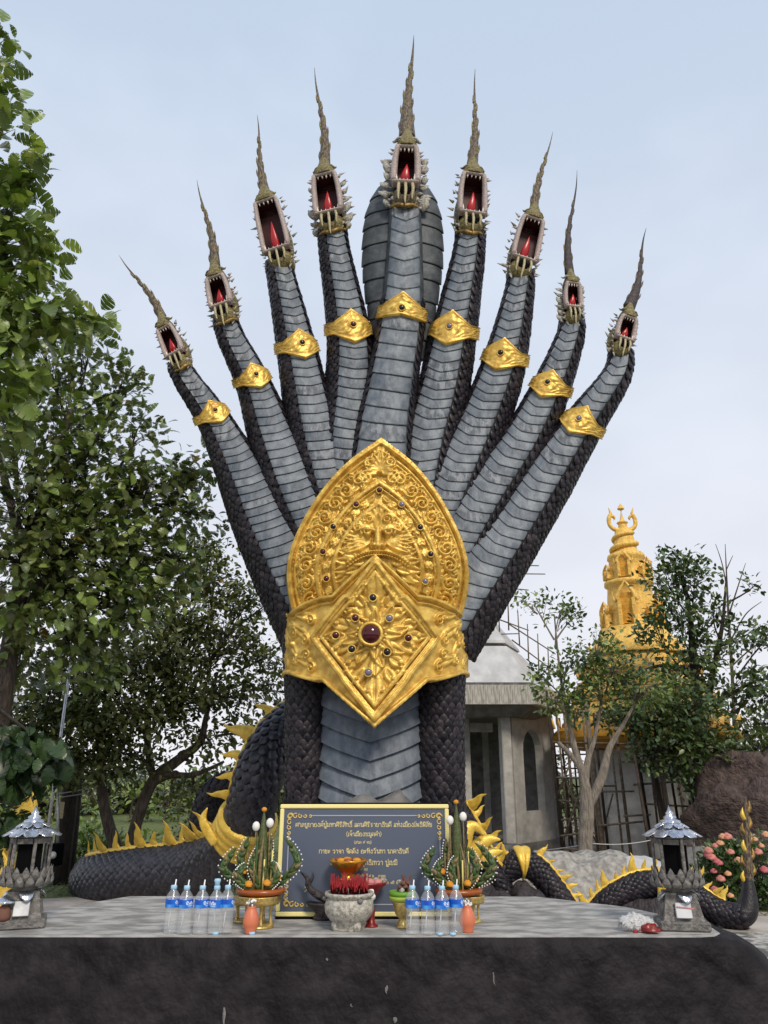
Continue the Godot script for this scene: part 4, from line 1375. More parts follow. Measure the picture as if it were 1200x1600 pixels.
	for s in [-1.0, 1.0]:
		for k in 4:
			var o = part("beard_spike", spike, M.frill if k % 2 else M.olive, hd, Vector3(s * lip_w * (0.98 - 0.10 * k), -0.45 - 0.3 * k, 0.25))
			o.rotation = Vector3(-0.2, 0, s * (PI - 0.9 + 0.22 * k))
			o.scale = Vector3.ONE * rng.randf_range(0.8, 1.2)
	if i in [0, 1, 3, 4, 5]:
		part("throat_trim", tube_mesh([Vector4(-lip_w * 1.0, -1.2, 0.0, 0.10), Vector4(-lip_w * 0.55, -1.42, 0.5, 0.13), Vector4(0, -1.6, 0.62, 0.14), Vector4(lip_w * 0.55, -1.42, 0.5, 0.13), Vector4(lip_w * 1.0, -1.2, 0.0, 0.10)], 14, 6), M.gold_dull, hd)


# ---------------------------------------------------------------- relief work
class Relief:
	var h := PackedFloat32Array()
	var nx := 0
	var ny := 0
	var x0 := 0.0
	var y0 := 0.0
	var cell := 0.01

	func _init(x_0: float, y_0: float, x_1: float, y_1: float, c: float):
		x0 = x_0
		y0 = y_0
		cell = c
		nx = int(ceil((x_1 - x_0) / c)) + 1
		ny = int(ceil((y_1 - y_0) / c)) + 1
		h.resize(nx * ny)

	func stroke(pts: Array, w: float, hi: float, flat := 0.0, w2 := -1.0):
		# a rounded ridge along the points, w2 is its half width at the far end
		var n = pts.size()
		for k in n - 1:
			var a: Vector2 = pts[k]
			var b: Vector2 = pts[k + 1]
			var ww = w if w2 < 0.0 else lerpf(w, w2, float(k) / n)
			var i0 = maxi(0, int((minf(a.x, b.x) - ww - x0) / cell))
			var i1 = mini(nx - 1, int((maxf(a.x, b.x) + ww - x0) / cell) + 1)
			var j0 = maxi(0, int((minf(a.y, b.y) - ww - y0) / cell))
			var j1 = mini(ny - 1, int((maxf(a.y, b.y) + ww - y0) / cell) + 1)
			var ab = b - a
			var l2 = maxf(ab.length_squared(), 1e-9)
			for j in range(j0, j1 + 1):
				for i in range(i0, i1 + 1):
					var p = Vector2(x0 + i * cell, y0 + j * cell)
					var t = clampf((p - a).dot(ab) / l2, 0.0, 1.0)
					var d = p.distance_to(a + ab * t) / ww
					if d < 1.0:
						var v = hi * minf(1.0, sqrt(1.0 - d * d) * (1.0 + flat))
						if v > h[j * nx + i]:
							h[j * nx + i] = v

	func bead(c: Vector2, r: float, hi: float):
		stroke([c, c + Vector2(0.0005, 0)], r, hi)

	func petal(c: Vector2, ang: float, ln: float, wd: float, hi: float):
		# a leaf from c outwards: domed halves with a sunk midrib and a raised lip
		var ux = Vector2(cos(ang), sin(ang))
		var uy = Vector2(-ux.y, ux.x)
		var r = ln + wd
		var i0 = maxi(0, int((c.x - r - x0) / cell))
		var i1 = mini(nx - 1, int((c.x + r - x0) / cell))
		var j0 = maxi(0, int((c.y - r - y0) / cell))
		var j1 = mini(ny - 1, int((c.y + r - y0) / cell))
		for j in range(j0, j1 + 1):
			for i in range(i0, i1 + 1):
				var p = Vector2(x0 + i * cell, y0 + j * cell) - c
				var t = p.dot(ux) / ln
				if t <= 0.0 or t >= 1.0:
					continue
				var wide = wd * pow(sin(PI * pow(t, 0.75)), 0.8)
				var s = absf(p.dot(uy)) / maxf(wide, 1e-5)
				if s >= 1.0:
					continue
				var v = hi * (0.35 + 0.65 * t) * (0.62 + 0.38 * sin(PI * s * 0.9)) * (1.0 if s > 0.1 else 0.75)
				if s > 0.9:
					v *= 0.8
				if v > h[j * nx + i]:
					h[j * nx + i] = v

	func scroll(c: Vector2, r: float, turns: float, spin: float, ang: float, w: float, hi: float):
		var pts = []
		var n = int(14 * turns) + 4
		for k in n + 1:
			var f = float(k) / n
			var a = ang + spin * f * TAU * turns
			pts.append(c + Vector2(cos(a), sin(a)) * r * (1.0 - 0.82 * f))
		stroke(pts, w, hi, 0.0, w * 0.7)
		bead(pts[n], w * 1.3, hi * 1.3)

	func stamp(what: String, a: Array):
		if what == "stroke":
			stroke(a[0], a[1], a[2], a[3] if a.size() > 3 else 0.0)
		elif what == "bead":
			bead(a[0], a[1], a[2])
		elif what == "petal":
			petal(a[0], a[1], a[2], a[3], a[4])
		else:
			scroll(a[0], a[1], a[2], a[3], a[4], a[5], a[6])

	func both(what: String, args: Array):
		# the same stamp left and right of x = 0
		stamp(what, args)
		var m = args.duplicate()
		if what == "stroke":
			var pts = []
			for p in args[0]:
				pts.append(Vector2(-p.x, p.y))
			m[0] = pts
		else:
			m[0] = Vector2(-args[0].x, args[0].y)
			if what == "petal":
				m[1] = PI - args[1]
			elif what == "scroll":
				m[3] = -args[3]
				m[4] = PI - args[4]
		stamp(what, m)

	func mesh(keep: Callable, place: Callable) -> ArrayMesh:
		var v = PackedVector3Array()
		v.resize(nx * ny)
		var ok = PackedByteArray()
		ok.resize(nx * ny)
		for j in ny:
			for i in nx:
				var x = x0 + i * cell
				var y = y0 + j * cell
				var id = j * nx + i
				var k = keep.call(x, y)
				ok[id] = 1 if k else 0
				if k:
					v[id] = place.call(x, y, h[id])
		var idx = PackedInt32Array()
		for j in ny - 1:
			for i in nx - 1:
				var a = j * nx + i
				var b = a + 1
				var c = a + nx
				var d = c + 1
				if ok[a] and ok[b] and ok[c] and ok[d]:
					idx.append_array(PackedInt32Array([a, c, d, a, d, b]))
				elif ok[a] and ok[c] and ok[d]:
					idx.append_array(PackedInt32Array([a, c, d]))
				elif ok[a] and ok[b] and ok[d]:
					idx.append_array(PackedInt32Array([a, d, b]))
				elif ok[a] and ok[b] and ok[c]:
					idx.append_array(PackedInt32Array([a, c, b]))
				elif ok[b] and ok[c] and ok[d]:
					idx.append_array(PackedInt32Array([b, c, d]))
		var arr = []
		arr.resize(Mesh.ARRAY_MAX)
		arr[Mesh.ARRAY_VERTEX] = v
		arr[Mesh.ARRAY_INDEX] = idx
		var st = SurfaceTool.new()
		st.create_from_arrays(arr)
		st.set_smooth_group(0)
		st.generate_normals()
		return st.commit()


# half width of the breast leaf at a height, read from its outline
func leaf_half(prof: Array, y: float) -> float:
	for k in prof.size() - 1:
		var a: Vector2 = prof[k]
		var b: Vector2 = prof[k + 1]
		if y <= a.y and y >= b.y:
			return lerpf(a.x, b.x, (a.y - y) / maxf(a.y - b.y, 1e-6))
	return -1.0


func dense(pts: Array, n: int) -> Array:
	var c = Curve2D.new()
	c.bake_interval = 0.01
	for k in pts.size():
		var a: Vector2 = pts[maxi(k - 1, 0)]
		var b: Vector2 = pts[mini(k + 1, pts.size() - 1)]
		var t = (b - a) / 6.0
		if k == 0 or k == pts.size() - 1:
			t *= 0.5
		c.add_point(pts[k], -t, t)
	var out = []
	var ln = c.get_baked_length()
	for k in n + 1:
		out.append(c.sample_baked(ln * k / n))
	return out


func build_breast(root: Node3D):
	var ax = Vector2(-0.061, 3.547).x
	# right half of the outline from the tip down, x measured from the axis
	var raw = [Vector2(-0.019, 4.810), Vector2(0.256, 4.564), Vector2(0.494, 4.290), Vector2(0.670, 4.002), Vector2(0.791, 3.720), Vector2(0.838, 3.465), Vector2(0.816, 3.203), Vector2(0.742, 2.977), Vector2(0.592, 2.749)]
	var rim = []
	for p in raw:
		rim.append(Vector2(maxf(p.x - ax, 0.0) if p != raw[0] else 0.0, p.y))
	rim = dense(rim, 90)
	var top: float = rim[0].y
	var low: float = rim[rim.size() - 1].y
	var wide = 0.0
	for p in rim:
		wide = maxf(wide, p.x)
	var mid = Vector2(0, Vector2(-0.061, 3.535).y)
	var rel = Relief.new(-wide - 0.02, low, wide + 0.02, top + 0.01, 0.0072)
	# nested outlines: rim, beaded edge, two inner leaves
	var nest = func(f: float, dy: float) -> Array:
		var o = []
		for p in rim:
			o.append(mid + Vector2(p.x * f, (p.y - mid.y) * f + dy))
		return o
	rel.both("stroke", [nest.call(0.985, 0.0), 0.05, 0.055, 0.4])
	rel.both("stroke", [nest.call(0.90, 0.0), 0.018, 0.035])
	rel.both("stroke", [nest.call(0.865, 0.0), 0.012, 0.028])
	rel.both("stroke", [nest.call(0.655, -0.05), 0.024, 0.05, 0.3])
	rel.both("stroke", [nest.call(0.615, -0.05), 0.012, 0.036])
	rel.both("stroke", [nest.call(0.475, -0.05), 0.022, 0.048, 0.3])
	# notches on the rim
	for k in range(6, 88, 3):
		var p: Vector2 = rim[k]
		rel.both("bead", [mid + (p - mid) * 0.985, 0.016, 0.062])
	# running foliage between rim and first inner leaf
	var ring = nest.call(0.765, -0.02)
	var k = 12
	var n = 0
	while k < 86:
		var c: Vector2 = ring[k]
		var o = (c - mid).normalized()
		var along = -o.orthogonal()
		var ang = atan2(o.y, o.x)
		rel.both("scroll", [c + o * 0.012, 0.078, 1.6, 1.0 if n % 2 else -1.0, ang + 2.2, 0.020, 0.056])
		rel.both("petal", [c + along * 0.055, ang - 0.5, 0.13, 0.042, 0.048])
		rel.both("petal", [c + along * 0.07 - o * 0.03, ang + 0.5, 0.11, 0.040, 0.050])
		rel.both("petal", [c - o * 0.03, ang - 2.2, 0.14, 0.040, 0.046])
		rel.both("petal", [c - o * 0.05, ang + 2.6, 0.12, 0.036, 0.044])
		rel.both("scroll", [c + o * 0.055 - along * 0.075, 0.042, 1.2, 1.0, ang, 0.013, 0.044])
		rel.both("scroll", [c - o * 0.065 + along * 0.03, 0.036, 1.1, -1.0, ang + 1.0, 0.012, 0.040])
		k += 8
		n += 1
	# foliage filling the point
	var tipc = Vector2(0, lerpf(mid.y, top, 0.70))
	for j in 9:
		rel.petal(tipc + Vector2(0, 0.02), PI / 2 + (j - 4) * 0.42, 0.24 - 0.022 * absi(j - 4), 0.05, 0.056)
	rel.petal(tipc + Vector2(0, 0.16), PI / 2, 0.22, 0.05, 0.05)
	rel.both("petal", [tipc + Vector2(0.03, 0.20), 1.15, 0.15, 0.035, 0.044])
	rel.both("scroll", [tipc + Vector2(0.13, -0.06), 0.08, 1.5, -1.0, 2.0, 0.021, 0.056])
	rel.both("scroll", [tipc + Vector2(0.10, 0.12), 0.055, 1.4, 1.0, -0.6, 0.016, 0.05])
	rel.both("petal", [tipc + Vector2(0.02, -0.06), -0.7, 0.2, 0.05, 0.048])
	rel.bead(tipc, 0.03, 0.07)
	# small leaves between the gems of the middle ring
	var ring2 = nest.call(0.548, -0.05)
	k = 8
	while k < 86:
		var c: Vector2 = ring2[k]
		var d: Vector2 = (ring2[mini(k + 2, 90)] - ring2[maxi(k - 2, 0)]).normalized()
		var a = atan2(d.y, d.x)
		rel.both("petal", [c, a + 0.25, 0.10, 0.034, 0.044])
		rel.both("petal", [c, a - 0.3, 0.085, 0.028, 0.038])
		rel.both("petal", [c, a + PI - 0.2, 0.085, 0.030, 0.040])
		k += 8
	# flame-leaved guardian face in the middle: leaf crown, brows, snout, a grin of beads
	var mc = mid + Vector2(0, 0.175)
	var q = 1.28
	for j in 11:
		rel.petal(mc + Vector2(0, 0.10) * q, PI / 2 + (j - 5) * 0.34, (0.22 - 0.014 * absi(j - 5)) * q, 0.05, 0.052)
	for j in 8:
		rel.both("petal", [mc + Vector2(0.05, 0.0) * q, 0.95 - j * 0.2, (0.255 - 0.004 * j) * q, 0.040, 0.056])
	for j in 7:
		rel.both("petal", [mc + Vector2(0.16 + 0.016 * j, -0.12 - 0.045 * j) * q, 0.35 - j * 0.24, 0.20 - 0.008 * j, 0.055, 0.050])
		if j < 5:
			rel.both("petal", [mc + Vector2(0.10 + 0.04 * j, -0.16 - 0.05 * j) * q, -0.1 - j * 0.2, 0.15, 0.045, 0.042])
	rel.both("scroll", [mc + Vector2(0.085, 0.075) * q, 0.062, 1.5, 1.0, -0.6, 0.02, 0.07])
	rel.both("scroll", [mc + Vector2(0.07, 0.17) * q, 0.055, 1.4, 1.0, -0.4, 0.017, 0.066])
	rel.both("scroll", [mc + Vector2(0.15, 0.11) * q, 0.048, 1.4, -1.0, 0.4, 0.015, 0.06])
	rel.both("bead", [mc + Vector2(0.075, 0.045) * q, 0.034, 0.085])
	rel.both("stroke", [[mc + Vector2(0.03, 0.075) * q, mc + Vector2(0.09, 0.10) * q, mc + Vector2(0.17, 0.07) * q], 0.022, 0.075])
	rel.stroke([mc + Vector2(0, 0.085) * q, mc + Vector2(0, -0.02) * q], 0.040, 0.085)
	rel.petal(mc + Vector2(0, 0.09) * q, PI / 2, 0.17, 0.05, 0.07)
	rel.both("bead", [mc + Vector2(0.03, -0.04) * q, 0.040, 0.088])
	rel.bead(mc + Vector2(0, -0.045) * q, 0.046, 0.096)
	for j in 12:
		var f = j / 11.0
		var p = mc + Vector2(0.01 + 0.215 * f, -0.085 - 0.085 * f * f) * q
		rel.both("bead", [p, 0.020, 0.07])
		rel.both("bead", [p + Vector2(0.0, -0.036), 0.017, 0.058])
	var zf = -7.15
	var place = func(x: float, y: float, h: float) -> Vector3:
		var w = maxf(leaf_half(rim, y), 0.02)
		var e = clampf(absf(x) / maxf(w, 0.05), 0.0, 1.0)
		var up = clampf((y - mid.y) / (top - mid.y), 0.0, 1.0)
		var skirt = 0.0 if e < 0.985 else -0.10 * (e - 0.985) / 0.015
		var down = smoothstep(0.0, 1.0, clampf((mid.y + 0.05 - y) / (mid.y + 0.05 - low), 0.0, 1.0))
		return Vector3(x + ax + 0.035 * pow(up, 2.0), y, zf - 0.16 * (x / wide) * (x / wide) - 0.05 * up * up - 0.26 * down + h + skirt)
	var keep = func(x: float, y: float) -> bool:
		return absf(x) <= leaf_half(rim, y) + 0.004
	var leaf = wpart("breast_leaf", rel.mesh(keep, place), M.gold, root)
	# stones of the middle ring
	var stones = [[590,762,0], [627,783,2], [657,818,1], [674,862,1], [666,902,2], [555,783,0], [519,818,1], [503,857,0], [507,897,0]]
	var gm = [M.gem_red, M.gem_dark, M.gem_pale]
	var at_px = [Vector2(-0.056, 4.229), Vector2(0.168, 4.083), Vector2(0.351, 3.854), Vector2(0.451, 3.585), Vector2(0.397, 3.328), Vector2(-0.280, 4.083), Vector2(-0.499, 3.860), Vector2(-0.592, 3.610), Vector2(-0.555, 3.353)]
	for j in at_px.size():
		var p: Vector2 = at_px[j]
		gem(leaf, place.call(p.x - ax, p.y, 0.045), Vector3(0, 0, 1), 0.027, gm[stones[j][2]], M.gold)

	# the belt that carries the lozenge, wrapped round the trunk
	var bx = Vector2(-0.083, 2.746).x
	var rx = 0.915
	var rz = 0.66
	var cz = -7.76
	var top_y = Vector2(-0.092, 3.529).y
	var tip_y = Vector2(-0.137, 1.955).y
	var shoulder = Vector2(-0.466, 3.166).y
	var edge_top = Vector2(-1.010, 3.119).y
	var edge_low = Vector2(-0.933, 2.481).y
	var notch_low = Vector2(-0.566, 2.374).y
	var ux1 = 0.40     # arc distance of the shoulder
	var belt_reach = 1.62
	var upper = func(u: float) -> float:
		var a = absf(u)
		if a < ux1:
			return lerpf(top_y, shoulder, a / ux1)
		if a < 1.02:
			return lerpf(shoulder, edge_top - 0.06, smoothstep(0.0, 1.0, (a - ux1) / (1.02 - ux1))) + 0.02 * sin((a - ux1) * 5.0)
		return edge_top - 0.06 + 0.05 * smoothstep(1.02, 1.15, a)
	var lower = func(u: float) -> float:
		var a = absf(u)
		if a < 0.50:
			return lerpf(tip_y, notch_low, a / 0.50)
		return lerpf(notch_low, edge_low, smoothstep(0.0, 1.0, (a - 0.50) / 0.62))
	var belt = Relief.new(-belt_reach, tip_y - 0.01, belt_reach, top_y + 0.01, 0.0076)
	var lid = []
	var und = []
	var nlid = []
	for j in 81:
		var u = belt_reach * j / 80.0
		lid.append(Vector2(u, upper.call(u) - 0.012))
		und.append(Vector2(u, lower.call(u) + 0.012))
		nlid.append(Vector2(u, upper.call(u) - 0.075))
	belt.both("stroke", [lid, 0.032, 0.055, 0.3])
	belt.both("stroke", [und, 0.032, 0.055, 0.3])
	belt.both("stroke", [nlid, 0.012, 0.03])
	# lozenge: three nested frames with stepped sides
	var c0 = Vector2(0.0, Vector2(-0.118, 2.775).y)
	var hw = 0.60
	var hu = top_y - c0.y - 0.07
	var hd = c0.y - tip_y - 0.07
	for e in [[1.0, 0.024, 0.075], [0.93, 0.014, 0.05], [0.84, 0.02, 0.062]]:
		var f: float = e[0]
		belt.both("stroke", [[c0 + Vector2(0, hu * f), c0 + Vector2(hw * 0.40 * f, hu * 0.52 * f), c0 + Vector2(hw * 0.46 * f, hu * 0.52 * f), c0 + Vector2(hw * f, 0), c0 + Vector2(hw * 0.52 * f, -hd * 0.47 * f), c0 + Vector2(hw * 0.46 * f, -hd * 0.55 * f), c0 + Vector2(0, -hd * f)], e[1], e[2], 0.5])
	# flower of the lozenge
	for j in 8:
		var a = PI / 2 + TAU * j / 8
		var vert = absf(sin(a))
		belt.petal(c0, a, lerpf(0.25, 0.24, vert), 0.06, 0.066)
		belt.petal(c0 + Vector2(cos(a), sin(a)) * 0.12, a + 0.39, 0.2, 0.065, 0.055)
	for e in [[0.0, 0.30, 1.571, 0.24, 0.085], [0.0, -0.34, -1.571, 0.26, 0.085], [0.0, 0.2, 1.571, 0.16, 0.06], [0.0, -0.22, -1.571, 0.16, 0.06]]:
		belt.petal(c0 + Vector2(e[0], e[1]), e[2], e[3], e[4], 0.062)
	for e in [[0.10, 0.26, 0.9, 0.17, 0.06], [0.13, 0.18, 0.35, 0.17, 0.06], [0.24, 0.08, 0.3, 0.19, 0.065], [0.28, 0.0, 0.0, 0.2, 0.065], [0.24, -0.08, -0.3, 0.19, 0.065], [0.13, -0.2, -0.5, 0.18, 0.065], [0.10, -0.3, -1.0, 0.18, 0.06], [0.05, 0.36, 1.2, 0.16, 0.05], [0.04, -0.42, -1.3, 0.15, 0.05], [0.18, 0.30, 0.6, 0.10, 0.04], [0.20, -0.28, -0.7, 0.12, 0.045]]:
		belt.both("petal", [c0 + Vector2(e[0], e[1]), e[2], e[3], e[4], 0.058])
		belt.both("bead", [c0 + Vector2(e[0], e[1]) + Vector2(cos(e[2]), sin(e[2])) * e[3] * 0.62, 0.022, 0.075])
	# sprays on the side panels
	for e in [[0.60, 0.20, 0.2, 0.3], [0.68, 0.02, 0.5, 0.32], [0.66, -0.12, -0.3, 0.3], [0.86, 0.10, 0.6, 0.26], [0.86, -0.15, 0.9, 0.28], [1.04, 0.02, 0.7, 0.26], [1.06, -0.18, 0.4, 0.24], [0.60, -0.24, 0.3, 0.28], [1.2, 0.08, -0.4, 0.22]]:
		belt.both("petal", [c0 + Vector2(e[0], e[1]), e[2], e[3], 0.05, 0.034])
		belt.both("scroll", [c0 + Vector2(e[0] + 0.05, e[1] - 0.02), 0.055, 1.3, 1.0, e[2] + 1.0, 0.014, 0.036])
	belt.both("bead", [c0 + Vector2(0.72, 0.2), 0.035, 0.06])
	belt.both("bead", [c0 + Vector2(0.94, -0.02), 0.035, 0.06])
	var bplace = func(u: float, y: float, h: float) -> Vector3:
		var a = u / 0.93
		var ph = clampf(a, -2.2, 2.2)
		var nrm = Vector3(sin(ph) * rz, 0, cos(ph) * rx).normalized()
		var flare = 1.0 + 0.03 * smoothstep(notch_low, edge_top, y)
		var fwd = 0.10 * clampf(1.0 - absf(u) / 0.6, 0.0, 1.0)
		var rim_drop = 0.0
		if y > upper.call(u) - 0.004 or y < lower.call(u) + 0.004:
			rim_drop = -0.11
		var calm = 1.0 - 0.72 * smoothstep(0.80, 1.15, absf(u))
		return Vector3(bx + sin(ph) * rx * flare, y, cz + cos(ph) * rz * flare + fwd) + nrm * (h * calm + rim_drop)
	var bkeep = func(u: float, y: float) -> bool:
		return y <= upper.call(u) + 0.004 and y >= lower.call(u) - 0.004
	var bp = wpart("belt", belt.mesh(bkeep, bplace), M.gold, root)
	bp.set_meta("label", "golden belt with lozenge flower panel and dark stones")
	var back = begin()
	tube(back, path([Vector4(bx, edge_low + 0.02, -7.85, 0.90), Vector4(bx, edge_top - 0.06, -7.85, 0.93)], 4), 32, 0.6)
	wpart("belt_back", done(back), M.gold_dull, root)
	var small = [[Vector2(-0.101, 3.102), 1], [Vector2(-0.253, 2.923), 0], [Vector2(0.041, 2.917), 2], [Vector2(-0.432, 2.776), 0], [Vector2(0.210, 2.747), 0], [Vector2(-0.284, 2.642), 1], [Vector2(0.023, 2.613), 1], [Vector2(-0.138, 2.430), 2]]
	for e in small:
		gem(bp, bplace.call(e[0].x - bx, e[0].y, 0.07), Vector3(0, 0, 1), 0.031, gm[e[1]], M.gold)
	var big = Vector2(-0.117, 2.770)
	gem(bp, bplace.call(big.x - bx, big.y, 0.075), Vector3(0, 0, 1), 0.085, M.gem_red, M.gold)
	for j in 14:
		var a = TAU * j / 14
		part("bead", gem_mesh, M.gold, bp).transform = Transform3D(Basis().scaled(Vector3.ONE * 0.016), bplace.call(big.x - bx + cos(a) * 0.125, big.y + sin(a) * 0.125, 0.065))


func spines(w: Dictionary, s0: float, s1: float, gap: float, ang: float, high: float, deep: float, parent: Node3D, m: Material, lean := 1.0):
	# a golden strip along the back with hooked flames on it
	var st = begin()
	var ctrl = []
	for k in 25:
		var fr = locate(w, lerpf(s0, s1, k / 24.0))
		var q = on_skin(fr, ang, deep, 0.01)
		ctrl.append(Vector4(q[0].x, q[0].y, q[0].z, high * 0.16))
	tube(st, path(ctrl, 48), 6)
	part("crest_strip", done(st), m, parent)
	var s = s0 + gap * 0.3
	var k = 0
	while s < s1:
		var fr = locate(w, s)
		var q = on_skin(fr, ang, deep, 0.0)
		var y: Vector3 = (q[1] as Vector3).rotated(fr[2], rng.randf_range(-0.25, 0.25))
		var x: Vector3 = fr[2] * lean
		var z = x.cross(y).normalized()
		x = y.cross(z)
		var h = high * rng.randf_range(0.8, 1.2) * (1.25 if k % 3 == 0 else 0.85)
		var o = part("crest_spine", spine_meshes[k % 3], m, parent)
		o.transform = Transform3D(Basis(x * h * 0.72, y * h, z * h * 0.8), q[0])
		s += gap * rng.randf_range(0.8, 1.2)
		k += 1


func band(w: Dictionary, s0: float, s1: float, deep: float, thick: float, ribs: int) -> ArrayMesh:
	var st = begin()
	var n = ribs * 8
	var rings = []
	var fr = []
	for i in n + 1:
		var f = float(i) / n
		fr = locate(w, lerpf(s0, s1, f))
		var h = thick * (0.72 + 0.28 * absf(sin(f * PI * ribs)))
		if i == 0 or i == n:
			h = -0.01
		var ring = []
		for k in 36:
			var a = TAU * k / 36
			var fine = 0.05 * thick * sin(a * 18.0) * (1.0 if int(f * ribs) % 2 else 0.0)
			ring.append(on_skin(fr, a, deep, h + fine * 3.0)[0])
		rings.append(ring)
	for i in n:
		for k in 36:
			quad(st, rings[i][k], rings[i + 1][k], rings[i + 1][(k + 1) % 36], rings[i][(k + 1) % 36])
	return done(st)


func build_coil(root: Node3D):
	var coil_mats = [M.coil_a, M.coil_b, M.coil_a]
	var w = path([Vector4(-0.470, 2.337, -9.700, 0.274), Vector4(-0.851, 2.254, -9.600, 0.271), Vector4(-1.142, 2.084, -9.500, 0.266), Vector4(-1.329, 1.834, -9.400, 0.261), Vector4(-1.448, 1.545, -9.400, 0.259), Vector4(-1.543, 1.213, -9.600, 0.268), Vector4(-1.747, 0.820, -10.000, 0.299), Vector4(-2.116, 0.555, -10.500, 0.335), Vector4(-2.601, 0.404, -10.900, 0.339), Vector4(-3.178, 0.342, -11.200, 0.339), Vector4(-3.752, 0.251, -11.600, 0.342), Vector4(-4.111, 0.170, -12.100, 0.338), Vector4(-4.255, 0.107, -12.800, 0.348)], 120)
	var st = begin()
	tube(st, w, 26)
	var body = wpart("body_coil", done(st), M.skin, root)
	body.set_meta("label", "thick scaled body looping down to the ground on the left")
	put_scales(scale_spots(w, 0.1, w.len * 0.62, -1.5, 1.75, 0.135, 1.0, 0.0, 0.54, 1.1) + scale_spots(w, w.len * 0.62, w.len * 0.985, -1.9, 1.9, 0.11, 1.0, 0.0, 0.54, 1.1), 300, body, coil_mats)
	var s_band = nearest_s(w, Vector3(-1.630, 0.981, -9.800))
	spines(w, 0.25, s_band - 0.24, 0.24, 1.45, 0.25, 1.0, body, M.gold_yellow)
	spines(w, s_band + 0.22, w.len * 0.86, 0.21, 1.25, 0.27, 1.0, body, M.gold_yellow, -1.0)
	var b = part("body_band", band(w, s_band - 0.22, s_band + 0.16, 1.0, 0.085, 4), M.gold_yellow, body)
	b.set_meta("label", "broad ribbed golden band round the left coil")
	# plume beside the band
	for e in [[Vector4(-1.940, 0.829, -9.600, 0.051), Vector4(-2.039, 0.965, -9.600, 0.059), Vector4(-2.100, 1.089, -9.600, 0.045), Vector4(-2.057, 1.213, -9.600, 0.007)]]:
		part("plume", tube_mesh(e, 14, 8, 0.3), M.gold_yellow, body)
	# the far loop behind
	var w2 = path([Vector4(-2.368, 0.497, -11.200, 0.187), Vector4(-2.435, 0.931, -11.200, 0.181), Vector4(-2.373, 1.255, -11.200, 0.174), Vector4(-2.175, 1.436, -11.200, 0.175), Vector4(-1.883, 1.378, -11.200, 0.175), Vector4(-1.690, 1.052, -11.200, 0.173)], 40)
	var s2 = begin()
	tube(s2, w2, 18)
	var loop = wpart("far_loop", done(s2), M.skin, root)
	put_scales(scale_spots(w2, 0.0, w2.len, -1.7, 1.7, 0.12, 1.0, -0.012, 0.5), 0, loop)
	part("crest_strip", tube_mesh([Vector4(-2.537, 0.693, -11.200, 0.034), Vector4(-2.568, 0.971, -11.200, 0.035), Vector4(-2.507, 1.296, -11.200, 0.035), Vector4(-2.289, 1.560, -11.200, 0.035), Vector4(-2.028, 1.602, -11.200, 0.035)], 24, 6), M.gold_yellow, loop)


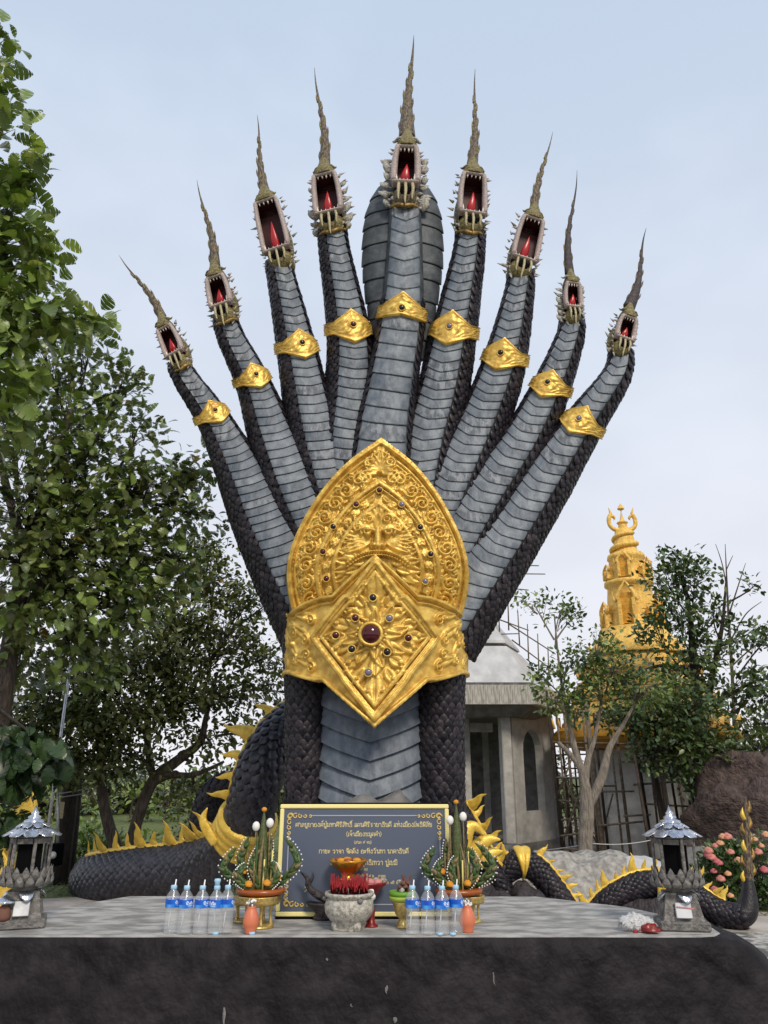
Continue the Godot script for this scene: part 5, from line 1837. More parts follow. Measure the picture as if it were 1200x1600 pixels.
func build_tail(root: Node3D):
	var arcs = [
		[[Vector4(0.809, 1.224, -9.300, 0.123), Vector4(0.956, 0.967, -9.350, 0.129), Vector4(1.122, 0.666, -9.400, 0.122), Vector4(1.282, 0.420, -9.450, 0.114), Vector4(1.379, 0.241, -9.450, 0.099)], 0.0, 0.14, 0.9],
		[[Vector4(1.144, 0.043, -9.500, 0.113), Vector4(1.197, 0.298, -9.500, 0.121), Vector4(1.323, 0.519, -9.500, 0.129), Vector4(1.531, 0.637, -9.500, 0.137), Vector4(1.714, 0.571, -9.500, 0.130), Vector4(1.861, 0.401, -9.500, 0.129), Vector4(2.015, 0.183, -9.500, 0.121), Vector4(2.115, 0.012, -9.500, 0.113)], 0.0, 0.14, 1.0],
		[[Vector4(2.244, -0.005, -9.600, 0.107), Vector4(2.456, 0.207, -9.600, 0.122), Vector4(2.685, 0.337, -9.600, 0.130), Vector4(2.931, 0.409, -9.600, 0.137), Vector4(3.167, 0.408, -9.550, 0.130), Vector4(3.410, 0.317, -9.500, 0.128), Vector4(3.635, 0.178, -9.400, 0.119), Vector4(3.808, 0.124, -9.300, 0.118), Vector4(3.918, 0.177, -9.280, 0.118), Vector4(3.971, 0.340, -9.280, 0.084), Vector4(3.989, 0.504, -9.280, 0.049)], 0.0, 0.13, 1.0]]
	for k in 3:
		var w = path(arcs[k][0], 70)
		var st = begin()
		tube(st, w, 18)
		var tl = wpart("tail_arch", done(st), M.skin, root)
		put_scales(scale_spots(w, 0.0, w.len * (1.0 if k < 2 else 0.82), -1.9, 1.9, 0.068, 1.0, 0.0, 0.54, 1.2), 0, tl)
		# T x z points left of travel: the back of the arch
		var ang = -1.35
		if k == 0:
			spines(w, 0.0, w.len * 0.8, 0.13, ang, 0.19, 1.0, tl, M.gold_yellow, -1.0)
		elif k == 1:
			var sb = nearest_s(w, Vector3(1.547, 0.676, -9.500))
			spines(w, w.len * 0.16, sb - 0.09, 0.11, ang, 0.14, 1.0, tl, M.gold_yellow)
			spines(w, sb + 0.11, w.len * 0.9, 0.11, ang, 0.14, 1.0, tl, M.gold_yellow)
			part("tail_band", band(w, sb - 0.05, sb + 0.06, 1.0, 0.045, 2), M.gold_yellow, tl)
		else:
			spines(w, w.len * 0.06, w.len * 0.74, 0.10, ang, 0.15, 1.0, tl, M.gold_yellow)
			var sb = nearest_s(w, Vector3(3.081, 0.415, -9.550))
			part("tail_band", band(w, sb - 0.04, sb + 0.07, 1.0, 0.045, 2), M.gold_yellow, tl)
	# upright golden tip with knots
	var tip = [Vector4(3.977, 0.377, -9.280, 0.063), Vector4(4.000, 0.530, -9.280, 0.046), Vector4(4.009, 0.677, -9.280, 0.049), Vector4(4.029, 0.807, -9.280, 0.035), Vector4(4.039, 0.918, -9.280, 0.043), Vector4(4.055, 1.024, -9.280, 0.029), Vector4(4.062, 1.117, -9.280, 0.032), Vector4(4.078, 1.225, -9.280, 0.022), Vector4(4.088, 1.333, -9.280, 0.006)]
	var tp = wpart("tail_tip", tube_mesh(tip, 40, 10), M.crest, root)
	var wt = path(tip, 40)
	for k in 10:
		var fr = locate(wt, wt.len * (0.08 + 0.085 * k))
		var s = 1.0 if k % 2 else -1.0
		var p0: Vector3 = fr[0] + fr[3] * s * fr[1] * 0.4
		var p1 = p0 + fr[3] * s * fr[1] * 0.9 + fr[2] * 0.05
		var p2 = p0 + fr[3] * s * fr[1] * 0.7 + fr[2] * 0.12
		part("tip_leaf", tube_mesh([Vector4(p0.x, p0.y, p0.z, 0.03), Vector4(p1.x, p1.y, p1.z, 0.025), Vector4(p2.x, p2.y, p2.z, 0.003)], 6, 6), M.gold_dull if k % 4 else M.gold_yellow, tp)
	# golden flames of the first loop, beside the plaque
	for e in [[Vector4(0.761, 0.806, -8.900, 0.095), Vector4(0.741, 1.058, -8.900, 0.089), Vector4(0.733, 1.238, -8.900, 0.062), Vector4(0.772, 1.407, -8.900, 0.007)], [Vector4(0.839, 0.830, -9.000, 0.096), Vector4(0.886, 0.989, -9.000, 0.090), Vector4(0.985, 1.040, -9.000, 0.055), Vector4(1.078, 0.957, -9.000, 0.014)], [Vector4(0.935, 0.726, -9.100, 0.083), Vector4(1.030, 0.841, -9.100, 0.084), Vector4(1.151, 0.905, -9.100, 0.056), Vector4(1.270, 0.905, -9.100, 0.007)], [Vector4(1.034, 0.653, -9.200, 0.070), Vector4(1.164, 0.749, -9.200, 0.070), Vector4(1.306, 0.781, -9.200, 0.007)]]:
		wpart("flame_plume", tube_mesh(e, 16, 8, 0.5), M.gold_yellow, root)



# ---------------------------------------------------------------- the altar
func glyphs() -> Dictionary:
	# Thai letters as strokes in a 6 x 9 box; "o x y" is a small ring
	return {
		"ก": "0 0 0 6 1 7 0 8 3 9 6 8 6 0", "ข": "o 1 8/2 7 1 5 1 0 5 0 5 9", "ค": "0 0 0 8 3 9 6 8 6 0/o 3 4/0 1 2 3", "ง": "o 4 8/5 7 5 0 3 0 0 4",
		"จ": "0 7 3 9 6 7 6 0 4 1/o 3 4/4 4 6 4", "ช": "o 1 8/2 7 1 5 1 0 5 0 5 6 7 9", "ญ": "0 0 0 8 2 9 4 8 4 0 7 0 7 9/o 1 0", "ด": "0 0 0 7 3 9 6 7 6 0/o 2 3/0 0 2 2",
		"ต": "0 0 0 7 2 9 3 8 4 9 6 7 6 0/o 2 3/0 0 2 2", "ถ": "o 1 1/0 2 0 6 1 7 0 8 3 9 6 8 6 0", "ท": "o 1 8/2 7 2 0/2 6 5 9 6 8 6 0", "ธ": "6 8 3 9 1 7 6 5 6 0 1 0 1 3",
		"น": "o 1 8/2 7 2 0 5 2/6 9 6 2/o 6 1", "บ": "o 1 8/2 7 2 0 6 0 6 9", "ป": "o 1 8/2 7 2 0 6 0 6 13", "พ": "o 1 8/1 7 1 0 3 6 5 0 6 9", "ภ": "o 1 1/1 2 1 5 0 7 3 9 6 8 6 0",
		"ม": "o 1 8/2 7 2 1 6 0 6 9/o 1 1", "ย": "o 1 8/1 7 1 5 3 5 1 4 1 0 5 0 5 9", "ร": "o 3 1/4 2 4 5 1 6 1 8 5 9", "ล": "0 6 3 9 6 7 6 0/o 1 1/1 2 3 5 6 4", "ว": "o 4 1/5 2 5 7 3 9 0 7",
		"ศ": "0 0 0 8 3 9 6 8 6 0/o 3 4/0 1 2 3/6 8 8 11", "ส": "0 6 3 9 6 7 6 0/o 1 1/1 2 3 5 6 4/6 8 8 11", "ห": "o 1 8/2 7 2 0/2 4 6 8 6 0/o 6 8", "อ": "o 1 5/0 4 0 0 6 0 6 7 3 9 0 7",
		"ะ": "o 1 6/2 7 4 8/o 1 2/2 3 4 4", "า": "0 7 2 9 4 7 4 0", "เ": "o 1 1/1 2 1 9", "แ": "o 1 1/1 2 1 9/o 4 1/4 2 4 9", "โ": "o 1 1/1 2 1 9 0 11 4 13", "ไ": "o 1 1/1 2 1 11 0 13 -1 11",
		"๓": "o 2 3/2 4 0 7 2 9 3 7 4 9 6 7 6 0", "๙": "o 3 3/3 2 0 3 0 7 3 9 5 7 5 3 6 9 8 12", "(": "2 12 0 8 0 3 2 -2", ")": "0 12 2 8 2 3 0 -2",
		"ิ": "-5 10.5 -4 12.5 -1 12.5 0 10.5 -5 10.5", "ี": "-5 10.5 -4 12.5 -1 12.5 0 10.5 -5 10.5/0 10.5 0 14", "ึ": "-5 10.5 -4 12.5 -1 12.5 0 10.5 -5 10.5/o 0 13", "ื": "-5 10.5 -4 12.5 -1 12.5 0 10.5 -5 10.5/0 10.5 0 14/-2 12 -2 14", "ั": "o -4 11.5/-3 11 0 13.5", "ุ": "o -1 -2.5/0 -2 0 -5", "ู": "o -3 -2.5/-2 -2 -2 -4 0 -4 0 -2",
		"์": "o -2 13/-1 14 1 16", "่": "-1 12 -1 15", "้": "o -3 13.5/-2 12.5 0 15", "ำ": "o -2 12/0 7 2 9 4 7 4 0"}


func paint_line(im: Image, text: String, mid: float, base: float, size: float, thick: float, col: Color, G: Dictionary):
	# size is the height of a letter in pixels
	var k = size / 9.0
	var wide = {" ": 5.0, "(": 4.0, ")": 4.0, "เ": 3.5, "า": 6.0, "ะ": 6.0, "โ": 4.5, "ไ": 4.0, "แ": 6.5, "ญ": 9.0, "ำ": 6.0}
	var marks = "ิีึืัุู์่้"
	var total = 0.0
	for ch in text:
		if not ch in marks:
			total += wide.get(ch, 8.0)
	var x = mid - total * k * 0.5
	for ch in text:
		if G.has(ch):
			var ox = x - (2.0 * k if ch in marks else 0.0)
			for piece in (G[ch] as String).split("/"):
				var f = piece.split(" ")
				var pts = []
				if f[0] == "o":
					for j in 9:
						pts.append(Vector2(ox + (float(f[1]) + cos(TAU * j / 8) * 1.1) * k, base - (float(f[2]) + sin(TAU * j / 8) * 1.1) * k))
				else:
					for j in f.size() / 2:
						pts.append(Vector2(ox + float(f[j * 2]) * k, base - float(f[j * 2 + 1]) * k))
				paint_stroke(im, pts, thick, col)
		if not ch in marks:
			x += wide.get(ch, 8.0) * k


func paint_stroke(im: Image, pts: Array, thick: float, col: Color):
	for j in pts.size() - 1:
		var a: Vector2 = pts[j]
		var b: Vector2 = pts[j + 1]
		var lo = a.min(b) - Vector2.ONE * (thick + 1.0)
		var hi = a.max(b) + Vector2.ONE * (thick + 1.0)
		for y in range(maxi(0, int(lo.y)), mini(im.get_height(), int(hi.y) + 2)):
			for x in range(maxi(0, int(lo.x)), mini(im.get_width(), int(hi.x) + 2)):
				var p = Vector2(x + 0.5, y + 0.5)
				var q = Geometry2D.get_closest_point_to_segment(p, a, b)
				var c = clampf(thick * 0.5 + 0.5 - p.distance_to(q), 0.0, 1.0)
				if c > 0.0:
					im.set_pixel(x, y, im.get_pixel(x, y).lerp(col, c))


func build_plaque():
	var bl = Vector3(-0.568, 0.850, -4.488)
	var br = Vector3(0.354, 0.850, -4.488)
	var mid = (bl + br) * 0.5
	var w = br.x - bl.x
	var h = 1.410 - 0.85
	var root = thing("plaque", "slate blue plaque with golden Thai writing in a yellow frame", "sign", mid)
	var lean = Basis(Vector3.RIGHT, -0.07)
	var hold = Node3D.new()
	var mk = func(called: String, c: Vector3, s: Vector3, m: Material, bevel: float) -> MeshInstance3D:
		var st = begin()
		box(st, lean * c, s, lean, bevel)
		return part(called, done(st), m, root)
	hold.free()
	mk.call("backing", Vector3(0, h * 0.5 + 0.008, -0.016), Vector3(w + 0.006, h + 0.002, 0.016), M.black, 0.003)
	var im = Image.create(1024, 668, false, Image.FORMAT_RGB8)
	im.fill(lin(0.082, 0.102, 0.15))
	var gold = lin(0.66, 0.54, 0.22)
	var G = glyphs()
	paint_line(im, "ศาลบูชาองค์ปู่มหาศิริสิทธิ์ แดนศิริราชาธิบดี แห่งเมืองโพธิพิสัย", 512, 122, 23.5, 3.6, gold, G)
	paint_line(im, "(เจ้าเมืองขมุดคำ)", 512, 184, 22, 3.4, gold, G)
	paint_line(im, "(สวด ๙ จบ)", 505, 234, 15, 2.4, gold, G)
	paint_line(im, "กายะ วาจา จิตตัง อะหังวันทา นาคาธิบดี", 512, 297, 23, 3.8, gold, G)
	paint_line(im, "ปิโยโหติตัง วิสุทธิเทวา ปูเชมิ", 512, 372, 25, 3.8, gold, G)
	paint_line(im, "(๙ จบ)", 512, 408, 12, 2.0, gold, G)
	paint_line(im, "สร้างถวายเมื่อวันที่ ๙ พฤษภาคม", 512, 452, 14, 2.4, gold, G)
	paint_line(im, "คณะศิษย์", 690, 494, 14, 2.4, gold, G)
	paint_line(im, "ผู้ถวาย", 175, 536, 14, 2.4, gold, G)
	var pm = StandardMaterial3D.new()
	pm.resource_name = "plaque_print"
	pm.albedo_texture = ImageTexture.create_from_image(im)
	pm.roughness = 0.35
	var st = begin(false)
	var hw = w * 0.5 - 0.022
	var uv = [Vector2(0, 1), Vector2(0, 0), Vector2(1, 0), Vector2(1, 1)]
	var cs = [Vector3(-hw, 0.034, 0.002), Vector3(-hw, h - 0.022, 0.002), Vector3(hw, h - 0.022, 0.002), Vector3(hw, 0.034, 0.002)]
	for k in [0, 1, 2, 0, 2, 3]:
		st.set_uv(uv[k])
		st.add_vertex(lean * cs[k])
	part("panel", done(st), pm, root)
	var fw = 0.022
	mk.call("frame_bar", Vector3(0, h - fw * 0.5, 0), Vector3(w, fw, 0.022), M.frame_yellow, 0.004)
	mk.call("frame_bar", Vector3(0, 0.034 - fw * 0.5, 0), Vector3(w, fw, 0.022), M.frame_yellow, 0.004)
	mk.call("foot_bar", Vector3(0, 0.006, -0.002), Vector3(w, 0.012, 0.024), M.black, 0.003)
	for s in [-1.0, 1.0]:
		mk.call("frame_bar", Vector3(s * (w - fw) * 0.5, h * 0.5 + 0.006, 0), Vector3(fw, h - 0.012 - fw * 2.0 - 0.002, 0.022), M.frame_yellow, 0.004)
		mk.call("inner_line", Vector3(s * (w * 0.5 - 0.052), h * 0.45, 0.0035), Vector3(0.005, h * 0.62, 0.003), M.sign_silver, 0.0)
	mk.call("inner_line", Vector3(0, h - 0.058, 0.0035), Vector3(w * 0.62, 0.005, 0.003), M.sign_silver, 0.0)
	mk.call("inner_line", Vector3(0, 0.068, 0.0035), Vector3(w * 0.62, 0.005, 0.003), M.sign_silver, 0.0)
	# corner ornaments: little scrolls running out along both edges
	for sx in [-1.0, 1.0]:
		for sy in [-1.0, 1.0]:
			var c = begin()
			var o = Vector3(sx * (w * 0.5 - 0.045), (h - 0.052) if sy > 0 else 0.06, 0.004)
			for k in 5:
				var r = 0.017 - 0.0022 * k
				for e in [Vector2(1, 0), Vector2(0, 1)]:
					var p = o + Vector3(-sx * (0.012 + k * 0.027) * e.x - sx * 0.008 * e.y, -sy * (0.012 + k * 0.027) * e.y - sy * 0.008 * e.x, 0)
					var pts = []
					for j in 8:
						var a = j * 0.85 + k
						var q = lean * (p + Vector3(cos(a), sin(a), 0) * r * (1.0 - j * 0.09))
						pts.append(Vector4(q.x, q.y, q.z, 0.0034))
					tube(c, path(pts, 12), 5)
			part("corner_ornament", done(c), M.sign_gold, root)


func bottle_proto() -> Node3D:
	var root = thing("water_bottle", "", "bottle", Vector3.ZERO, "water bottles along the platform edge")
	var prof = [Vector2(0.030, 0.0), Vector2(0.033, 0.004)]
	for k in 9:
		var y = 0.010 + k * 0.0115
		prof.append(Vector2(0.0335, y))
		prof.append(Vector2(0.0318, y + 0.006))
	for e in [[0.0335, 0.118], [0.0335, 0.150], [0.030, 0.162], [0.022, 0.176], [0.0135, 0.186], [0.0125, 0.194]]:
		prof.append(Vector2(e[0], e[1]))
	part("body", lathe_mesh(prof, 18), M.bottle_plastic, root)
	var im = Image.create(256, 64, false, Image.FORMAT_RGB8)
	for x in 256:
		for y in 64:
			var c = Color(0.06, 0.30, 0.72) if y < 38 else Color(0.30, 0.62, 0.90)
			im.set_pixel(x, y, c.lerp(Color(0.10, 0.42, 0.82), 0.5 + 0.5 * sin(x * 0.1)))
	var G = glyphs()
	for x in [40, 168]:
		paint_line(im, "น้ำดื่ม", x, 36, 15, 3.0, Color(0.92, 0.95, 1.0), G)
		im.fill_rect(Rect2i(x - 14, 44, 34, 4), Color(0.85, 0.92, 1.0))
	var lm = StandardMaterial3D.new()
	lm.resource_name = "bottle_label"
	lm.albedo_texture = ImageTexture.create_from_image(im)
	lm.roughness = 0.35
	var st = begin()
	for k in 24:
		var a = TAU * k / 24
		var b = TAU * (k + 1) / 24
		var q = [[a, 0.112, k / 24.0, 1.0], [a, 0.148, k / 24.0, 0.0], [b, 0.148, (k + 1) / 24.0, 0.0], [b, 0.112, (k + 1) / 24.0, 1.0]]
		for j in [0, 1, 2, 0, 2, 3]:
			st.set_uv(Vector2(q[j][2], q[j][3]))
			st.add_vertex(Vector3(sin(q[j][0]) * 0.0345, q[j][1], cos(q[j][0]) * 0.0345))
	part("label", done(st), lm, root)
	part("cap", lathe_mesh([Vector2(0.0125, 0.188), Vector2(0.0148, 0.189), Vector2(0.0148, 0.204), Vector2(0.0125, 0.207)], 16), M.cap_blue, root)
	part("straw", rod_mesh(Vector3(-0.012, 0.03, 0.004), Vector3(0.008, 0.232, 0.0), 0.0032, 0.0032, 8), M.straw, root)
	return root


func bai_sri(at: Vector3, tall: float, flip: float, label: String, lobes: Array):
	var root = thing("leaf_offering", label, "offering", at)
	part("base_tray", lathe_mesh([Vector2(0.075, 0.0), Vector2(0.105, 0.012), Vector2(0.108, 0.03), Vector2(0.09, 0.034), Vector2(0.0, 0.030)], 24, Vector2(1.15, 1.0)), M.amber, root)
	var cone = begin()
	tube(cone, path([Vector4(0, 0.02, 0, 0.030), Vector4(0.0, tall * 0.35, 0, 0.030), Vector4(0.0, tall * 0.65, 0, 0.024), Vector4(0.0, tall * 0.86, 0, 0.011), Vector4(0.0, tall, 0, 0.002)], 20), 10)
	part("leaf_cone", done(cone), M.banana_leaf, root)
	part("cone_flower", ball_mesh(Vector3(0.014, 0.012, 0.014), 8, 6), M.marigold, root, Vector3(0, tall, 0))
	for e in [[-0.036, tall * 0.80], [0.034, tall * 0.84]]:
		var f = part("white_flower", ball_mesh(Vector3(0.02, 0.024, 0.018), 9, 6), M.white_flower, root, Vector3(e[0] * flip, e[1], 0.01))
		part("flower_stem", rod_mesh(Vector3(0, -e[1] + 0.03, -0.005), Vector3(0, -0.015, 0), 0.004, 0.004, 6), M.banana_dry, f)
	for e in [[-0.07, 0.20, 0.02], [0.055, 0.21, 0.02], [-0.03, 0.16, 0.05], [0.02, 0.17, 0.05], [0.08, 0.15, 0.0], [-0.09, 0.14, 0.01]]:
		part("candle", rod_mesh(Vector3(e[0] * flip * 0.9, 0.03, e[2]), Vector3(e[0] * flip, e[1], e[2]), 0.006, 0.004, 6), M.banana_dry if e[0] < -0.02 else M.candle_yellow, root)
	for e in [[-0.05, 0.085, 0.07], [0.04, 0.09, 0.07], [0.085, 0.11, 0.03], [-0.085, 0.14, 0.03]]:
		part("marigold_head", rock_mesh(Vector3(0.018, 0.02, 0.018), 3, 0.3, 60.0, 10, 8, -0.012), M.marigold, root, Vector3(e[0] * flip, e[1] - 0.03, e[2]))
	# upright strips of leaf and dry stalks round the cone
	for k in 16:
		var a = TAU * k / 16 + 0.3
		var r = rng.randf_range(0.035, 0.07)
		var h = rng.randf_range(0.10, 0.27)
		var o = part("leaf_strip", tube_mesh([Vector4(0, 0, 0, 0.008), Vector4(0.004, h * 0.5, 0.006, rng.randf_range(0.008, 0.014)), Vector4(rng.randf_range(-0.02, 0.02), h, -0.01, 0.002)], 6, 6, 0.3), [M.banana_leaf, M.banana_dry, M.leaf_green, M.banana_dry][k % 4], root, Vector3(sin(a) * r, 0.03, cos(a) * r * 0.7))
		o.rotation.y = a
	# curved wings of folded leaf, each edged with white beads
	for l in lobes:
		var a = Vector3(l[0] * flip, 0.03, l[3])
		var mid = Vector3((l[0] * 0.25 + l[1] * 0.75 + l[4] * 1.25) * flip, 0.03 + l[2] * 0.45, l[3] + 0.01)
		var b = Vector3(l[1] * flip * 0.92, 0.03 + l[2], l[3] - 0.01)
		var ctrl = [Vector4(a.x, a.y, a.z, 0.012), Vector4(mid.x, mid.y, mid.z, 0.019), Vector4(lerpf(mid.x, b.x, 0.5) + l[4] * 0.15, lerpf(mid.y, b.y, 0.6), b.z, 0.015), Vector4(b.x, b.y, b.z, 0.002)]
		var w = path(ctrl, 18)
		var st = begin()
		tube(st, w, 8, 0.35)
		var wing = part("leaf_wing", done(st), M.banana_dry if l[4] == 0.0 else M.leaf_green, root)
		for k in 10:
			var fr = locate(w, w.len * (0.04 + 0.085 * k))
			var q = fr[0] + fr[4] * 0.008
			var sd = 1.0 if k % 2 else -1.0
			var le = rng.randf_range(0.028, 0.042) * (1.0 - 0.05 * k)
			var e1 = q + fr[2] * le * 0.7 + fr[3] * sd * 0.010 + fr[4] * 0.004
			var e2 = q + fr[2] * le * 1.5 + fr[3] * sd * 0.014
			part("leaf_fold", tube_mesh([Vector4(q.x, q.y, q.z, 0.010), Vector4(e1.x, e1.y, e1.z, 0.009), Vector4(e2.x, e2.y, e2.z, 0.001)], 5, 6, 0.4), [M.leaf_green, M.banana_leaf, M.leaf_green, M.banana_leaf, M.banana_dry][(k * 3 + lobes.find(l)) % 5], wing)
		var bead = ball_mesh(Vector3.ONE * 0.0042, 6, 4)
		var where = []
		var out = 1.0 if (l[1] * flip) > 0.0 else -1.0
		for k in 17:
			var fr = locate(w, w.len * (0.08 + 0.055 * k))
			var sd = 1.0 if (fr[3] as Vector3).x * out > 0.0 else -1.0
			where.append(Transform3D(Basis(), fr[0] + fr[3] * sd * (fr[1] + 0.008) + fr[4] * 0.006))
		many("bead_trim", bead, M.white_flower, where, wing)


func tray_stand(at: Vector3, r: float, h: float, label: String):
	var root = thing("tray_stand", label, "stand", at)
	part("bowl", lathe_mesh([Vector2(r * 0.55, h * 0.66), Vector2(r * 0.92, h * 0.72), Vector2(r, h * 0.82), Vector2(r * 0.97, h * 0.92), Vector2(r * 1.02, h * 0.97), Vector2(r * 1.0, h), Vector2(r * 0.9, h * 0.96), Vector2(0.0, h * 0.94)], 36, Vector2.ONE, true, 18, 0.02), M.brass_pale, root)
	part("foot_ring", lathe_mesh([Vector2(r * 0.72, 0.0), Vector2(r * 0.74, h * 0.05), Vector2(r * 0.66, h * 0.10), Vector2(0.0, h * 0.09)], 28), M.brass_pale, root)
	for k in 5:
		var a = TAU * k / 5 + 0.35
		part("leg", tube_mesh([Vector4(sin(a) * r * 0.6, h * 0.06, cos(a) * r * 0.6, r * 0.10), Vector4(sin(a) * r * 0.56, h * 0.3, cos(a) * r * 0.56, r * 0.07), Vector4(sin(a) * r * 0.56, h * 0.5, cos(a) * r * 0.56, r * 0.07), Vector4(sin(a) * r * 0.62, h * 0.72, cos(a) * r * 0.62, r * 0.11)], 8, 8), M.brass_pale, root)


func vase(at: Vector3, label: String):
	var root = thing("orange_vase", label, "vase", at, "orange vases beside the water bottles")
	part("body", lathe_mesh([Vector2(0.024, 0.0), Vector2(0.028, 0.006), Vector2(0.026, 0.014), Vector2(0.036, 0.034), Vector2(0.039, 0.052), Vector2(0.034, 0.078), Vector2(0.024, 0.102), Vector2(0.019, 0.112), Vector2(0.022, 0.118), Vector2(0.017, 0.117), Vector2(0.0, 0.112)], 24), M.clay_orange, root)
	var where = []
	for k in 26:
		var a = rng.randf() * TAU
		var r = rng.randf_range(0.0, 0.024)
		where.append(Vector3(cos(a) * r, rng.randf_range(0.117, 0.142), sin(a) * r))
	for k in where.size():
		part("jasmine_bud", ball_mesh(Vector3(0.006, 0.007, 0.006), 6, 4) if k == 0 else root.get_child(1).mesh, M.white_flower if k % 3 else M.shrine_grey, root, where[k])


func shrine_proto() -> Node3D:
	var root = thing("shrine_lantern", "", "shrine", Vector3.ZERO, "silver roofed shrine lanterns at the platform ends")
	var slab = begin()
	box(slab, Vector3(0, 0.022, 0), Vector3(0.235, 0.044, 0.2), Basis(), 0.008)
	part("base_slab", done(slab), M.shrine_grey, root)
	var ped = begin()
	loft(ped, [square(0.098, 0.0445), square(0.094, 0.05), square(0.075, 0.135), square(0.072, 0.165)])
	part("pedestal", done(ped), M.shrine_grey, root)
	for k in 4:
		var t = Basis(Vector3.UP, PI / 2 * k)
		var pn = begin()
		box(pn, t * Vector3(0, 0.092, 0.087) , Vector3(0.075, 0.07, 0.01), t * Basis(Vector3.RIGHT, -0.24), 0.003)
		part("side_panel", done(pn), M.steel if k % 2 == 0 else M.shrine_grey, root)
		var fl = begin()
		tube(fl, path([Vector4(0, 0.166, 0.05, 0.026), Vector4(0, 0.160, 0.078, 0.036), Vector4(0, 0.138, 0.098, 0.026), Vector4(0, 0.122, 0.104, 0.004)], 8, Vector3(0, 1, 0.3)), 8, 0.14)
		var o = part("corner_leaf", done(fl), M.silver, root)
		o.rotation.y = PI / 2 * k + 0.2
	var neck = lathe_mesh([Vector2(0.05, 0.160), Vector2(0.058, 0.172), Vector2(0.05, 0.182), Vector2(0.06, 0.19), Vector2(0.1, 0.205), Vector2(0.112, 0.225), Vector2(0.1, 0.245), Vector2(0.0, 0.245)], 28)
	part("lotus_cup", neck, M.shrine_grey, root)
	var petal = tube_mesh([Vector4(0, 0.0, 0, 0.020), Vector4(0, 0.025, 0.012, 0.022), Vector4(0, 0.05, 0.012, 0.012), Vector4(0, 0.066, 0.016, 0.001)], 8, 8, 0.3)
	for row in 2:
		for k in 16:
			var a = TAU * (k + 0.5 * row) / 16
			var o = part("lotus_petal", petal, M.shrine_grey, root, Vector3(sin(a) * (0.102 + 0.01 * row), 0.212 - 0.022 * row, cos(a) * (0.102 + 0.01 * row)))
			o.rotation.y = a
			if row:
				o.scale = Vector3(1.0, 0.75, 1.0)
	for k in 6:
		var a = TAU * k / 6 + 0.25
		var o = part("post", box_mesh(Vector3(0.016, 0.165, 0.014), 0.003, Vector3(0, 0.083, 0)), M.shrine_grey, root, Vector3(sin(a) * 0.098, 0.245, cos(a) * 0.098))
		o.rotation.y = a
		var l = part("lintel", box_mesh(Vector3(0.076, 0.026, 0.010), 0.002), M.shrine_grey, root, Vector3(sin(a + PI / 6) * 0.088, 0.396, cos(a + PI / 6) * 0.088))
		l.rotation.y = a + PI / 6
	part("chamber_shade", lathe_mesh([Vector2(0.066, 0.246), Vector2(0.066, 0.41), Vector2(0.0, 0.412)], 6, Vector2.ONE, false), M.black, root)  # black core added to stand for the shade behind the openings
	part("ceiling", lathe_mesh([Vector2(0.105, 0.411), Vector2(0.11, 0.418), Vector2(0.0, 0.42)], 6, Vector2.ONE, false), M.shrine_grey, root)
	# roof: two rings of bent silver leaves and a stepped finial
	var shingle = tube_mesh([Vector4(0, 0.052, 0.02, 0.022), Vector4(0, 0.034, 0.065, 0.036), Vector4(0, 0.010, 0.112, 0.040), Vector4(0, -0.004, 0.138, 0.026), Vector4(0, -0.002, 0.146, 0.004)], 10, 8, 0.12, Vector3(0, 1, 0.35))
	for k in 10:
		var o = part("roof_leaf", shingle, M.silver, root, Vector3(0, 0.424, 0))
		o.rotation.y = TAU * k / 10
	for k in 8:
		var o = part("roof_leaf", shingle, M.silver, root, Vector3(0, 0.462, 0))
		o.rotation.y = TAU * (k + 0.5) / 8
		o.scale = Vector3(0.62, 0.62, 0.62)
	part("finial", lathe_mesh([Vector2(0.05, 0.47), Vector2(0.052, 0.49), Vector2(0.03, 0.497), Vector2(0.034, 0.508), Vector2(0.018, 0.516), Vector2(0.021, 0.526), Vector2(0.010, 0.538), Vector2(0.0, 0.565)], 14, Vector2.ONE, true, 6, 0.14), M.silver, root)
	return root


func square(r: float, y: float) -> PackedVector3Array:
	return PackedVector3Array([Vector3(-r, y, r * 0.86), Vector3(r, y, r * 0.86), Vector3(r, y, -r * 0.86), Vector3(-r, y, -r * 0.86)])


